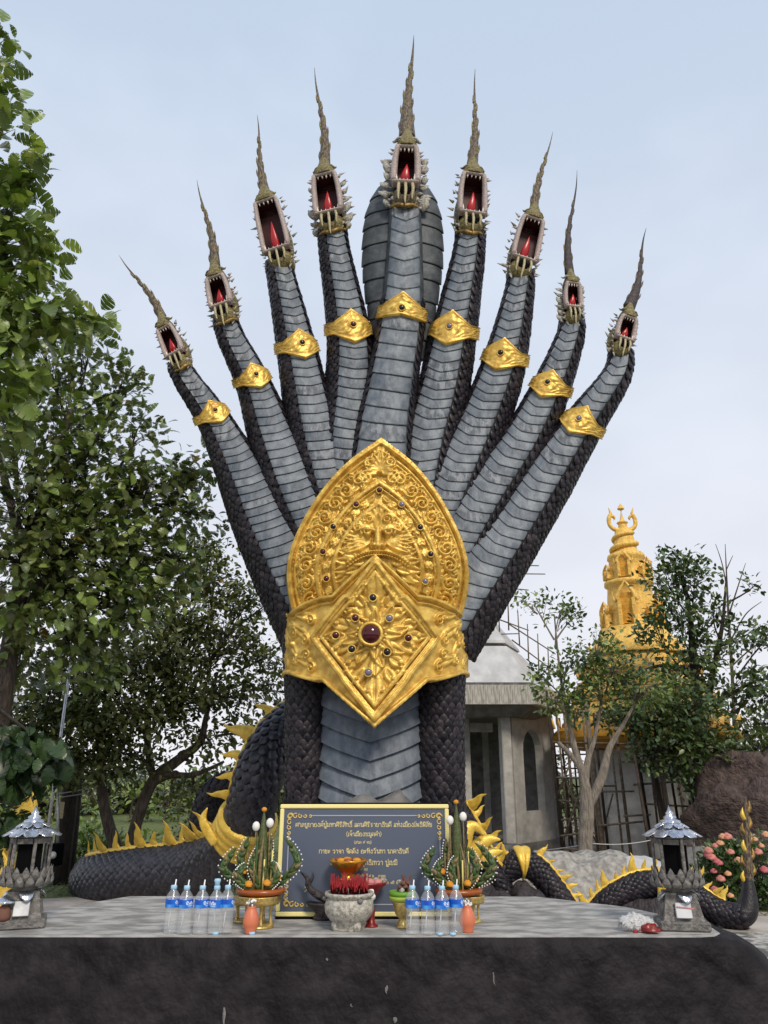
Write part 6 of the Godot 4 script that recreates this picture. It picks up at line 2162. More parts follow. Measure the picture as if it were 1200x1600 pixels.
func build_altar():
	build_plaque()
	# bottles: five left of the offerings, four right
	var proto = bottle_proto()
	var spots = [[Vector3(-1.014, 0.850, -4.105), 0.25, "leftmost bottle of the five by the left offering"], [Vector3(-0.947, 0.850, -4.089), -0.1, "second bottle from left of the five by the left offering"], [Vector3(-0.871, 0.850, -4.089), 0.1, "middle bottle of the five by the left offering"], [Vector3(-0.802, 0.850, -4.089), -1.4, "fourth bottle with tall blue cap among the left five"], [Vector3(-0.753, 0.850, -4.105), 0.5, "rightmost bottle of the five, beside the left orange vase"],
		[Vector3(0.136, 0.850, -4.089), 0.05, "leftmost of the four bottles right of the incense pot"], [Vector3(0.208, 0.850, -4.074), 0.2, "second from left of the four right bottles"], [Vector3(0.277, 0.850, -4.074), -0.2, "third from left of the four right bottles"], [Vector3(0.346, 0.850, -4.105), 0.3, "rightmost of the four right bottles, against the orange vase"]]
	for k in spots.size():
		var label = "clear water bottle, " + spots[k][2]
		if k == 0:
			proto.position = spots[k][0]
			proto.rotation.y = spots[k][1]
			proto.set_meta("label", label)
		else:
			copy_of(proto, spots[k][0], spots[k][1], label)
	var fourth = get_node("water_bottle_003")
	part("tall_cap", lathe_mesh([Vector2(0.012, 0.2065), Vector2(0.013, 0.222), Vector2(0.016, 0.226), Vector2(0.014, 0.236), Vector2(0.0, 0.238)], 14), M.cap_blue, fourth)
	for e in [[Vector3(-0.792, 0.850, -4.058), "blue bottle cap lying flat between the left bottles"], [Vector3(-0.621, 0.850, -4.058), "blue bottle cap lying in front of the left orange vase"], [Vector3(0.263, 0.850, -4.043), "blue bottle cap lying before the right bottles"], [Vector3(0.323, 0.850, -4.043), "blue bottle cap lying nearest the right orange vase"]]:
		tag(thing_mesh("bottle_cap", lathe_mesh([Vector2(0.0148, 0.0), Vector2(0.0148, 0.009), Vector2(0.013, 0.011), Vector2(0.0, 0.011)], 14), M.cap_blue, (e[0] as Vector3) + Vector3(0, 0.0, -0.012)), e[1], "bottle cap", "loose blue caps")
	# offerings
	tray_stand(Vector3(-0.621, 0.850, -4.253), 0.106, 0.145, "golden footed tray in front, under the left leaf offering")
	tray_stand(Vector3(-0.718, 0.850, -4.413), 0.075, 0.115, "smaller golden tray stand behind the left orange vase")
	tray_stand(Vector3(0.441, 0.850, -4.395), 0.075, 0.125, "golden footed tray behind the right orange vase")
	bai_sri(Vector3(-0.612, 0.850, -4.253) + Vector3(-0.005, 0.142, 0), 0.40, 1.0, "left banana leaf offering with beaded wings and white flowers", [[-0.05, -0.145, 0.19, 0.0, -0.05], [-0.03, -0.075, 0.12, 0.05, -0.03], [0.0, -0.015, 0.2, 0.03, -0.02], [0.03, 0.05, 0.13, 0.05, 0.03], [0.06, 0.115, 0.24, 0.0, 0.06], [-0.02, -0.085, 0.24, -0.03, -0.03], [0.02, 0.03, 0.26, -0.02, 0.0]])
	bai_sri(Vector3(0.385, 0.850, -4.395) + Vector3(0, 0.124, 0), 0.45, 1.0, "right banana leaf offering with tall green cone and beaded wings", [[-0.05, -0.12, 0.2, 0.0, -0.05], [-0.03, -0.085, 0.15, 0.05, -0.03], [0.0, -0.012, 0.16, 0.05, -0.02], [0.03, 0.06, 0.2, 0.03, 0.03], [0.06, 0.10, 0.22, 0.0, 0.07], [0.05, 0.13, 0.13, -0.03, 0.05], [-0.02, -0.06, 0.24, -0.03, 0.0]])
	vase(Vector3(-0.632, 0.850, -4.089), "orange clay vase with white buds in front of the left tray")
	vase(Vector3(0.399, 0.850, -4.121), "orange clay vase with white buds right of the bottles")
	# incense pot
	var pot = thing("incense_pot", "weathered grey ceramic incense pot full of red joss sticks", "pot", Vector3(-0.171, 0.850, -4.203))
	part("body", lathe_mesh([Vector2(0.075, 0.0), Vector2(0.078, 0.006), Vector2(0.074, 0.03), Vector2(0.095, 0.044), Vector2(0.118, 0.075), Vector2(0.122, 0.105), Vector2(0.112, 0.132), Vector2(0.104, 0.142), Vector2(0.118, 0.148), Vector2(0.122, 0.158), Vector2(0.117, 0.166), Vector2(0.102, 0.162), Vector2(0.1, 0.15), Vector2(0.0, 0.148)], 36), M.ceramic, pot)
	for k in 3:
		var a = TAU * k / 3 + 0.5
		part("lug", ball_mesh(Vector3(0.014, 0.012, 0.014), 8, 6), M.concrete_dark, pot, Vector3(sin(a) * 0.118, 0.136, cos(a) * 0.118))
	for k in 4:
		var a = TAU * k / 4 + 0.6
		part("foot", ball_mesh(Vector3(0.022, 0.03, 0.022), 8, 6), M.ceramic, pot, Vector3(sin(a) * 0.075, 0.022, cos(a) * 0.075))
	var stick = rod_mesh(Vector3.ZERO, Vector3(0, 1, 0), 0.0022, 0.0018, 5)
	for k in 110:
		var a = rng.randf() * TAU
		var r = 0.094 * sqrt(rng.randf())
		var o = part("joss_stick", stick, M.red_stick, pot, Vector3(sin(a) * r, 0.148, cos(a) * r))
		o.scale = Vector3(1.2, rng.randf_range(0.045, 0.105), 1.2)
		o.rotation = Vector3(rng.randf_range(-0.14, 0.14), 0, rng.randf_range(-0.14, 0.14))
	# red boat tray and golden bowl behind the pot
	var tray = thing("red_tray", "long dark red lacquer tray behind the incense pot", "tray", Vector3(-0.131, 0.850, -4.413))
	part("tray_body", lathe_mesh([Vector2(0.07, 0.0), Vector2(0.075, 0.05), Vector2(0.06, 0.10), Vector2(0.10, 0.15), Vector2(0.122, 0.172), Vector2(0.13, 0.185), Vector2(0.115, 0.183), Vector2(0.0, 0.165)], 30, Vector2(1.15, 0.55)), M.red_lacquer, tray)
	for k in 7:
		part("offering_piece", rock_mesh(Vector3(0.024, 0.018, 0.024), k, 0.3, 40.0, 10, 8, -0.01), [M.frill, M.pink_cloth, M.banana_dry][k % 3], tray, Vector3(0.045 + 0.013 * k, 0.185, 0.02 * sin(k * 2.0)))
	var bowl = thing("golden_bowl", "shiny golden footed bowl standing above the incense pot", "bowl", Vector3(-0.177, 0.850, -4.413) + Vector3(-0.01, 0.192, 0.0))
	part("bowl_body", lathe_mesh([Vector2(0.046, 0.0), Vector2(0.047, 0.008), Vector2(0.034, 0.016), Vector2(0.032, 0.034), Vector2(0.048, 0.042), Vector2(0.05, 0.05), Vector2(0.075, 0.062), Vector2(0.092, 0.084), Vector2(0.104, 0.098), Vector2(0.1, 0.1), Vector2(0.086, 0.086), Vector2(0.0, 0.06)], 36, Vector2.ONE, true, 12, 0.015), M.brass, bowl)
	for k in 6:
		part("petal_heap", ball_mesh(Vector3(0.024, 0.012, 0.02), 8, 6), M.marigold if k % 2 else M.amber, bowl, Vector3(sin(k * 1.1) * 0.05, 0.097, cos(k * 1.1) * 0.04))
	# bronze horned vessel left of the pot
	var horn = thing("bronze_vessel", "dark bronze vessel with curved horn spout left of the pot", "vessel", Vector3(-0.321, 0.850, -4.450))
	part("vessel_body", lathe_mesh([Vector2(0.035, 0.0), Vector2(0.045, 0.015), Vector2(0.03, 0.03), Vector2(0.05, 0.055), Vector2(0.075, 0.075), Vector2(0.08, 0.085), Vector2(0.06, 0.08), Vector2(0.0, 0.07)], 20, Vector2(1.1, 0.7)), M.rock_purple, horn)
	part("horn", tube_mesh([Vector4(0.05, 0.09, 0, 0.02), Vector4(-0.02, 0.12, 0.03, 0.02), Vector4(-0.07, 0.16, 0.03, 0.016), Vector4(-0.08, 0.2, 0.03, 0.011), Vector4(-0.12, 0.235, 0.03, 0.003)], 16, 8), M.rock_purple, horn)
	part("horn", tube_mesh([Vector4(-0.07, 0.17, 0.03, 0.011), Vector4(-0.05, 0.21, 0.03, 0.008), Vector4(-0.055, 0.235, 0.03, 0.002)], 8, 6), M.rock_purple, horn)
	# candle in a red stand
	var can = thing("candle_stand", "white candle in a slim red stand right of the pot", "candle", Vector3(-0.063, 0.850, -4.270))
	part("stand_foot", lathe_mesh([Vector2(0.034, 0.0), Vector2(0.034, 0.008), Vector2(0.02, 0.014), Vector2(0.016, 0.05), Vector2(0.019, 0.075), Vector2(0.012, 0.08), Vector2(0.0, 0.08)], 18), M.red_lacquer, can)
	part("candle_shaft", lathe_mesh([Vector2(0.010, 0.079), Vector2(0.010, 0.118), Vector2(0.02, 0.126), Vector2(0.022, 0.138), Vector2(0.014, 0.148), Vector2(0.012, 0.165), Vector2(0.008, 0.168), Vector2(0.0, 0.168)], 14), M.white_flower, can)
	# green-rimmed goblet
	var gob = thing("goblet", "golden goblet with green rim bowl left of the right bottles", "goblet", Vector3(0.091, 0.850, -4.236))
	part("goblet_stem", lathe_mesh([Vector2(0.03, 0.0), Vector2(0.034, 0.006), Vector2(0.026, 0.016), Vector2(0.026, 0.03), Vector2(0.015, 0.036), Vector2(0.02, 0.045), Vector2(0.036, 0.062), Vector2(0.046, 0.1), Vector2(0.05, 0.118), Vector2(0.0, 0.118)], 22), M.brass_pale, gob)
	part("lime_bowl", lathe_mesh([Vector2(0.05, 0.119), Vector2(0.064, 0.128), Vector2(0.066, 0.142), Vector2(0.0, 0.143)], 26), M.bowl_lime, gob)
	part("green_band", lathe_mesh([Vector2(0.06, 0.144), Vector2(0.066, 0.15), Vector2(0.064, 0.166), Vector2(0.058, 0.164), Vector2(0.0, 0.158)], 26), M.bowl_green, gob)
	for k in 12:
		var a = TAU * k / 12
		part("dried_flower", rock_mesh(Vector3(0.013, 0.013, 0.013), k, 0.35, 60.0, 8, 6, -0.01) if k < 3 else gob.get_child(3 + k % 3).mesh, M.stick_brown if k % 4 else M.frill, gob, Vector3(sin(a) * 0.032 + (0.02 if k > 6 else 0.0), 0.17 + 0.016 * (k % 3), cos(a) * 0.032))
	for k in 9:
		var o = part("burnt_stick", stick, M.stick_brown, gob, Vector3(0.012 + 0.004 * (k % 4), 0.165, 0.006 * (k % 3)))
		o.scale = Vector3(1.3, 0.075, 1.3)
		o.rotation = Vector3(rng.randf_range(-0.3, 0.3), 0, rng.randf_range(-0.35, 0.3))
	# shrine lanterns at both ends
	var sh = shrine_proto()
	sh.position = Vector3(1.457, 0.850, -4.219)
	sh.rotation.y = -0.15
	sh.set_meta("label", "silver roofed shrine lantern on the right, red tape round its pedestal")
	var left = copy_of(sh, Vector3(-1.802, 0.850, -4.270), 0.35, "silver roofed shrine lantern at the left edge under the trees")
	var tape = part("red_tape", box_mesh(Vector3(0.08, 0.006, 0.004), 0.001, Vector3(0, 0.105, 0.092)), M.pink_cloth, sh)
	tape.rotation.z = -0.08
	part("small_lamp", lathe_mesh([Vector2(0.03, 0.044), Vector2(0.034, 0.06), Vector2(0.026, 0.1), Vector2(0.012, 0.115), Vector2(0.0, 0.118)], 14), M.stick_brown, left, Vector3(-0.075, 0, 0.075))
	part("small_lamp_cap", lathe_mesh([Vector2(0.05, 0.119), Vector2(0.046, 0.13), Vector2(0.02, 0.146), Vector2(0.0, 0.155)], 14, Vector2.ONE, true, 7, 0.08), M.silver, left, Vector3(-0.075, 0, 0.075))
	# plastic bag with red food
	var bag = thing("plastic_bag", "crumpled clear plastic bag with red food by the shrine lantern", "bag", Vector3(1.230, 0.850, -4.153))
	var st = begin()
	var n = FastNoiseLite.new()
	n.seed = 5
	n.frequency = 9.0
	var rings = []
	for i in 15:
		var v = float(i) / 14
		var ring = PackedVector3Array()
		for k in 40:
			var a = TAU * k / 40
			var r = sin(PI * (0.12 + 0.88 * v)) * 0.078 + 0.005
			r *= 1.0 + 0.55 * n.get_noise_3d(cos(a), sin(a), v * 1.6)
			ring.append(Vector3(sin(a) * r * 1.0 - 0.03 * v, maxf(0.004, v * 0.074 + 0.03 * n.get_noise_3d(cos(a) * 1.5, v * 2.0 + 4.0, sin(a) * 1.5)), cos(a) * r * 0.6))
		rings.append(ring)
	for i in 14:
		for k in 40:
			quad(st, rings[i][k], rings[i + 1][k], rings[i + 1][(k + 1) % 40], rings[i][(k + 1) % 40])
	part("bag_film", done(st), M.bag_plastic, bag)
	part("red_food", rock_mesh(Vector3(0.042, 0.036, 0.030), 6, 0.3, 20.0, 16, 10, 0.0), M.red_lacquer, bag, Vector3(0.03, 0.008, 0.055))
	for k in 5:
		part("food_piece", rock_mesh(Vector3(0.014, 0.01, 0.012), k + 20, 0.3, 40.0, 10, 6, 0.0), M.pink_cloth if k % 2 else M.red_stick, bag, Vector3(-0.035 + 0.03 * k, 0.003, 0.045 - 0.008 * k))



# ---------------------------------------------------------------- trees and plants
var leaf_near: ArrayMesh
var leaf_far: ArrayMesh


func setup_leaves():
	# one unit long, stem at the origin, blade along +y, folded a little along the midrib, tip bent down
	var st = begin()
	var mid = [Vector3(0, 0, 0), Vector3(0, 0.12, 0.02), Vector3(0, 0.32, 0.035), Vector3(0, 0.56, 0.03), Vector3(0, 0.80, -0.02), Vector3(0, 0.92, -0.06), Vector3(0, 1.0, -0.11)]
	var edge = [0.01, 0.17, 0.29, 0.31, 0.21, 0.10, 0.0]
	for s in [-1.0, 1.0]:
		for k in 6:
			var a: Vector3 = mid[k]
			var b: Vector3 = mid[k + 1]
			var a2 = a + Vector3(s * edge[k], 0.02, 0.07 * edge[k] / 0.3)
			var b2 = b + Vector3(s * edge[k + 1], -0.02, 0.07 * edge[k + 1] / 0.3)
			quad_out(st, a, b, b2, a2, Vector3(0, 0.5, -5))
	leaf_near = done(st)
	st = begin()
	for s in [-1.0, 1.0]:
		tri_out(st, Vector3(0, 0, 0), Vector3(s * 0.22, 0.22, 0.05), Vector3(0, 0.5, 0), Vector3(0, 0.5, -5))
		tri_out(st, Vector3(0, 0.5, 0), Vector3(s * 0.22, 0.22, 0.05), Vector3(s * 0.25, 0.58, 0.06), Vector3(0, 0.5, -5))
		tri_out(st, Vector3(0, 0.5, 0), Vector3(s * 0.25, 0.58, 0.06), Vector3(0, 1.0, -0.08), Vector3(0, 0.5, -5))
	leaf_far = done(st)


func scatter(v: float) -> Vector3:
	return Vector3(rng.randf_range(-1, 1), rng.randf_range(-1, 1), rng.randf_range(-1, 1)) * v


# crown: clumps [Vector4 centre+radius, clusters, squash, anchor]; look: leaf size, leaves per cluster, cluster spread, colours
func crown(root: Node3D, clumps: Array, look: Dictionary, bark: Material):
	var twigs = begin()
	var where = []
	var tone = []
	var pal: Array = look.colors
	for c in clumps:
		var mid = Vector3(c[0].x, c[0].y, c[0].z)
		var r: float = c[0].w
		var anchor: Vector3 = c[3] if c.size() > 3 else mid + Vector3(0, -r * 0.8, 0)
		# each clump has its own branch
		twigs.set_smooth_group(0)
		var m1 = anchor.lerp(mid, 0.5) + scatter(r * 0.12)
		tube(twigs, path([Vector4(anchor.x, anchor.y, anchor.z, look.twig * 3.0), Vector4(m1.x, m1.y, m1.z, look.twig * 2.2), Vector4(mid.x, mid.y, mid.z, look.twig * 1.3)], 5), 5, 1.0, false)
		for k in c[1]:
			var d = scatter(1.0)
			while d.length() > 1.0 or d.length() < 0.15:
				d = scatter(1.0)
			d *= pow(d.length(), -0.35)
			var p = mid + Vector3(d.x * r, d.y * r * c[2], d.z * r)
			var from = anchor.lerp(mid, rng.randf_range(0.4, 1.0))
			var bend = from.lerp(p, 0.55) + Vector3(0, r * 0.08, 0) + scatter(r * 0.08)
			tube(twigs, path([Vector4(from.x, from.y, from.z, look.twig), Vector4(bend.x, bend.y, bend.z, look.twig * 0.7), Vector4(p.x, p.y, p.z, look.twig * 0.3)], 3), 3, 1.0, false)
			var base: Color = pal[rng.randi() % pal.size()]
			base = base.lerp(pal[rng.randi() % pal.size()], rng.randf())
			var out = (p - from).normalized()
			for j in look.leaves:
				var q = p + scatter(look.spread)
				var y = (scatter(1.0) + out * 0.7 + Vector3(0, look.droop, 0)).normalized()
				var n = (Vector3(0, 1, 0.25) + scatter(0.85)).normalized()
				var x = y.cross(n).normalized()
				n = x.cross(y)
				var s: float = look.leaf * rng.randf_range(0.5, 1.25)
				where.append(Transform3D(Basis(x * s, y * s, n * s), q))
				var f = rng.randf_range(0.72, 1.28)
				var cc = base * f
				if rng.randf() < look.get("yellow", 0.0):
					cc = Color(0.22, 0.15, 0.02)
				tone.append(Color(cc.r, cc.g, cc.b, 1.0))
	var cr = wpart("crown", done(twigs), bark, root)
	var single: int = look.get("single", 0)
	var mesh: ArrayMesh = leaf_near if look.get("near", false) else leaf_far
	if single > 0:
		var mats = []
		for k in 4:
			var m = StandardMaterial3D.new()
			m.resource_name = "single_leaf"
			var c: Color = (pal[k % pal.size()] as Color)
			m.albedo_color = c.linear_to_srgb()
			m.roughness = 0.45
			m.backlight_enabled = true
			m.backlight = Color(c.r * 1.4, c.g * 1.2, c.b * 0.8).linear_to_srgb()
			m.cull_mode = BaseMaterial3D.CULL_DISABLED
			mats.append(m)
		var step = maxi(1, where.size() / single)
		var rest = []
		var rest_tone = []
		var used = 0
		for k in where.size():
			if k % step == 0 and used < single:
				part("leaf", mesh, mats[rng.randi() % 4], cr).transform = where[k]
				used += 1
			else:
				rest.append(where[k])
				rest_tone.append(tone[k])
		where = rest
		tone = rest_tone
	many("foliage", mesh, M.leaf, where, cr, tone)


func limbs(root: Node3D, m: Material, list: Array, called := "trunk"):
	for l in list:
		wpart(called, tube_mesh(l, 10 + l.size() * 4, 10), m, root)
		called = "limb"


func build_trees():
	setup_leaves()
	var deep = [Color(0.058, 0.088, 0.023), Color(0.085, 0.120, 0.031), Color(0.117, 0.153, 0.042)]
	var olive = [Color(0.078, 0.096, 0.029), Color(0.120, 0.137, 0.039), Color(0.163, 0.176, 0.052)]
	var fresh = [Color(0.130, 0.195, 0.036), Color(0.182, 0.260, 0.052), Color(0.221, 0.286, 0.078), Color(0.104, 0.156, 0.039)]
	var cool = [Color(0.047, 0.086, 0.042), Color(0.078, 0.130, 0.055), Color(0.107, 0.169, 0.065)]
	# 1 foreground tree whose large leaves hang in from the left
	var t = thing("broadleaf_tree", "nearest tree with large bright leaves hanging in from the left edge", "tree", Vector3(-3.9, 0, -5.2), "trees left of the statue")
	var hub: Vector3 = Vector3(-3.693, 5.402, -5.200)
	limbs(t, M.bark, [[Vector4(-3.9, 0, -5.2, 0.16), Vector4(-3.8, 2.2, -5.2, 0.13), Vector4(hub.x - 0.3, hub.y - 0.4, hub.z, 0.09), Vector4(hub.x, hub.y + 1.4, hub.z, 0.03)]])
	crown(t, [
		[Vector4(-3.507, 7.764, -5.200, 0.190), 9, 1.0, hub], [Vector4(-3.488, 7.202, -5.200, 0.208), 10, 1.1, hub], [Vector4(-3.328, 6.878, -5.200, 0.138), 6, 1.0, hub],
		[Vector4(-3.201, 6.228, -5.200, 0.161), 9, 0.7, hub], [Vector4(-2.978, 6.308, -5.200, 0.134), 6, 0.7, hub], [Vector4(-3.106, 5.870, -5.200, 0.258), 22, 0.8, hub], [Vector4(-2.849, 5.661, -5.200, 0.140), 9, 1.0, hub], [Vector4(-3.160, 5.402, -5.200, 0.251), 20, 0.8, hub], [Vector4(-2.749, 5.402, -5.200, 0.072), 2, 1.0, hub],
		[Vector4(-2.915, 4.985, -5.200, 0.231), 18, 0.6, hub], [Vector4(-2.556, 4.927, -5.200, 0.195), 12, 0.7, hub], [Vector4(-2.322, 4.858, -5.200, 0.115), 5, 0.8, hub], [Vector4(-2.926, 4.586, -5.200, 0.265), 20, 0.8, hub], [Vector4(-2.903, 4.151, -5.200, 0.216), 14, 0.8, hub]],
		{"leaf": 0.17, "leaves": 8, "spread": 0.12, "droop": -0.35, "colors": fresh, "near": true, "twig": 0.006, "single": 300}, M.bark)
	# 2 big tree behind it
	t = thing("teak_tree", "tall dense dark tree filling the left side behind the nearest one", "tree", Vector3(-4.716, 0.000, -10.670) + Vector3(-0.2, 0, 0.8), "trees left of the statue")
	var root2: Vector3 = t.position
	var fork: Vector3 = Vector3(-4.139, 3.886, -8.600)
	limbs(t, M.bark, [[Vector4(root2.x, 0, root2.z, 0.2), Vector4(-4.173, 2.100, -8.600, 0.117), Vector4(-4.165, 2.927, -8.600, 0.100), Vector4(-4.139, 3.886, -8.600, 0.081), Vector4(-3.962, 4.999, -8.600, 0.054), Vector4(-3.883, 5.852, -8.600, 0.032)], [Vector4(-4.145, 3.070, -8.600, 0.065), Vector4(-3.770, 3.886, -8.600, 0.052), Vector4(-3.139, 4.477, -8.500, 0.030), Vector4(-2.570, 4.797, -8.500, 0.015)], [Vector4(-4.139, 3.886, -8.600, 0.059), Vector4(-4.565, 4.873, -8.700, 0.046), Vector4(-5.027, 5.952, -8.800, 0.032)], [Vector4(-4.060, 4.352, -8.600, 0.045), Vector4(-3.622, 5.378, -8.700, 0.031), Vector4(-3.344, 6.133, -8.800, 0.016)]])
	crown(t, [
		[Vector4(-4.403, 6.689, -8.800, 0.457), 26, 0.8, Vector3(-3.944, 5.725, -8.700)], [Vector4(-3.839, 6.831, -8.800, 0.334), 14, 0.7, Vector3(-3.944, 5.725, -8.700)], [Vector4(-3.871, 6.081, -8.700, 0.524), 34, 0.8, fork], [Vector4(-3.326, 6.262, -8.700, 0.325), 16, 0.7, Vector3(-3.554, 5.464, -8.700)], [Vector4(-4.703, 5.952, -8.800, 0.486), 28, 0.8, fork],
		[Vector4(-4.154, 5.290, -8.500, 0.577), 44, 0.8, fork], [Vector4(-3.513, 5.419, -8.600, 0.507), 38, 0.7, fork], [Vector4(-3.023, 5.591, -8.600, 0.275), 12, 0.7, Vector3(-3.231, 4.999, -8.600)], [Vector4(-4.147, 4.521, -8.400, 0.592), 56, 0.8, fork], [Vector4(-3.457, 4.636, -8.500, 0.564), 56, 0.75, fork], [Vector4(-2.910, 4.797, -8.500, 0.416), 34, 0.7, Vector3(-3.139, 4.477, -8.500)],
		[Vector4(-2.392, 4.918, -8.500, 0.304), 16, 0.7, Vector3(-2.714, 4.716, -8.500)], [Vector4(-2.138, 4.879, -8.400, 0.105), 2, 0.8, Vector3(-2.419, 4.797, -8.500)], [Vector4(-2.317, 4.477, -8.500, 0.336), 20, 0.6, Vector3(-2.781, 4.636, -8.500)], [Vector4(-4.115, 3.832, -8.400, 0.578), 62, 0.7, fork], [Vector4(-3.403, 3.906, -8.400, 0.579), 64, 0.7, fork], [Vector4(-2.800, 4.087, -8.500, 0.479), 44, 0.7, fork],
		[Vector4(-3.859, 3.268, -8.500, 0.536), 50, 0.6, fork], [Vector4(-3.224, 3.340, -8.500, 0.502), 50, 0.6, fork], [Vector4(-2.697, 3.509, -8.600, 0.437), 34, 0.6, fork], [Vector4(-4.126, 2.743, -8.800, 0.362), 16, 0.6, fork], [Vector4(-3.484, 2.814, -8.800, 0.436), 26, 0.5, fork], [Vector4(-2.291, 3.886, -8.600, 0.296), 14, 0.7, Vector3(-2.676, 4.040, -8.600)]],
		{"leaf": 0.14, "leaves": 9, "spread": 0.19, "droop": -0.3, "colors": deep + olive + fresh, "near": true, "twig": 0.007, "single": 300, "yellow": 0.006}, M.bark_dark)
	# 3 forked tree further back, small leaves
	t = thing("forked_tree", "brown forked tree with spreading small-leaved crown behind the coil", "tree", Vector3(-3.689, 0.000, -12.266), "trees left of the statue")
	limbs(t, M.bark, [[Vector4(-3.824, -0.068, -12.600, 0.114), Vector4(-3.972, 0.409, -12.600, 0.096), Vector4(-4.177, 0.854, -12.600, 0.087), Vector4(-4.329, 1.310, -12.600, 0.079), Vector4(-4.416, 1.873, -12.600, 0.060), Vector4(-4.717, 2.852, -12.600, 0.041)], [Vector4(-3.886, 0.147, -12.600, 0.076), Vector4(-3.769, 0.854, -12.600, 0.087), Vector4(-3.578, 1.477, -12.600, 0.089), Vector4(-3.239, 1.778, -12.600, 0.080), Vector4(-2.892, 2.065, -12.600, 0.060), Vector4(-2.821, 2.454, -12.600, 0.041), Vector4(-2.688, 3.155, -12.600, 0.021)], [Vector4(-3.576, 1.459, -12.600, 0.069), Vector4(-3.349, 1.571, -12.600, 0.059), Vector4(-2.925, 1.590, -12.600, 0.040), Vector4(-2.491, 1.778, -12.600, 0.020)], [Vector4(-3.560, 1.496, -12.600, 0.059), Vector4(-3.725, 2.161, -12.600, 0.050), Vector4(-3.712, 3.053, -12.600, 0.031)]])
	var f3: Vector3 = Vector3(-3.340, 2.356, -12.600)
	crown(t, [
		[Vector4(-2.895, 4.744, -12.800, 0.492), 26, 0.7, Vector3(-2.957, 3.689, -12.700)], [Vector4(-2.326, 4.355, -12.800, 0.433), 20, 0.6, Vector3(-2.738, 3.584, -12.700)], [Vector4(-1.999, 4.300, -12.800, 0.238), 7, 0.6, Vector3(-2.442, 3.902, -12.700)], [Vector4(-3.212, 4.225, -12.700, 0.642), 52, 0.7, f3], [Vector4(-2.640, 3.689, -12.700, 0.634), 50, 0.6, f3], [Vector4(-2.006, 3.389, -12.800, 0.370), 16, 0.5, Vector3(-2.397, 3.168, -12.700)],
		[Vector4(-2.995, 5.371, -12.800, 0.388), 12, 0.8, Vector3(-3.038, 4.466, -12.800)], [Vector4(-3.310, 5.141, -12.800, 0.386), 18, 0.8, Vector3(-3.246, 4.355, -12.800)],
		[Vector4(-3.525, 3.552, -12.500, 0.777), 80, 0.6, f3], [Vector4(-4.216, 3.244, -12.500, 0.771), 76, 0.6, Vector3(-4.591, 2.652, -12.600)], [Vector4(-4.910, 3.042, -12.500, 0.767), 70, 0.6, Vector3(-4.591, 2.652, -12.600)], [Vector4(-3.154, 2.841, -12.500, 0.712), 60, 0.5, f3], [Vector4(-3.805, 2.537, -12.400, 0.751), 70, 0.5, f3], [Vector4(-4.582, 2.343, -12.400, 0.747), 74, 0.5, Vector3(-4.531, 2.161, -12.600)], [Vector4(-5.451, 2.545, -12.500, 0.757), 74, 0.6, Vector3(-4.531, 2.161, -12.600)], [Vector4(-2.404, 2.751, -12.600, 0.511), 26, 0.5, Vector3(-2.762, 2.751, -12.600)], [Vector4(-1.878, 2.923, -12.800, 0.365), 14, 0.5, Vector3(-2.274, 2.862, -12.700)],
		[Vector4(-4.572, 1.773, -12.300, 0.584), 44, 0.4, Vector3(-4.370, 1.776, -12.500)], [Vector4(-5.253, 1.773, -12.300, 0.535), 40, 0.5, Vector3(-4.472, 1.966, -12.500)], [Vector4(-3.804, 1.866, -12.300, 0.439), 22, 0.4, Vector3(-3.599, 1.683, -12.500)], [Vector4(-2.711, 2.065, -12.600, 0.452), 14, 0.4, Vector3(-2.827, 2.258, -12.600)], [Vector4(-2.165, 2.161, -12.600, 0.403), 10, 0.5, Vector3(-2.618, 2.161, -12.600)], [Vector4(-3.006, 1.401, -12.800, 0.401), 14, 0.4, Vector3(-2.998, 1.590, -12.700)], [Vector4(-5.747, 2.152, -12.400, 0.446), 30, 0.7, Vector3(-4.994, 2.157, -12.500)]],
		{"leaf": 0.115, "leaves": 19, "spread": 0.22, "droop": -0.15, "colors": olive + [Color(0.04, 0.062, 0.014), Color(0.066, 0.088, 0.022)], "twig": 0.008, "yellow": 0.003}, M.bark)
	# 4 drooping dark leaves low at the left edge
	t = thing("drooping_tree", "low tree with long drooping dark leaves at the left edge", "tree", Vector3(Vector3(-3.169, 0.707, -6.400).x, 0, -6.4), "trees left of the statue")
	limbs(t, M.bark_dark, [[Vector4(t.position.x, 0, -6.4, 0.08), Vector4(-3.290, 1.381, -6.400, 0.045), Vector4(-3.350, 2.009, -6.400, 0.031), Vector4(-3.125, 2.211, -6.400, 0.010)]])
	crown(t, [[Vector4(-3.057, 1.787, -6.400, 0.204), 12, 0.8, Vector3(-3.342, 1.959, -6.400)], [Vector4(-2.824, 1.763, -6.400, 0.173), 8, 0.9, Vector3(-3.204, 2.059, -6.400)], [Vector4(-2.963, 1.523, -6.400, 0.171), 10, 0.8, Vector3(-3.324, 1.861, -6.400)], [Vector4(-2.613, 1.714, -6.400, 0.112), 4, 0.8, Vector3(-3.101, 2.059, -6.400)], [Vector4(-3.035, 1.196, -6.400, 0.148), 10, 1.0, Vector3(-3.332, 1.618, -6.400)]],
		{"leaf": 0.17, "leaves": 8, "spread": 0.09, "droop": -1.3, "colors": [Color(0.014, 0.034, 0.012), Color(0.028, 0.058, 0.018), Color(0.045, 0.082, 0.026)], "near": true, "twig": 0.006}, M.bark_dark)
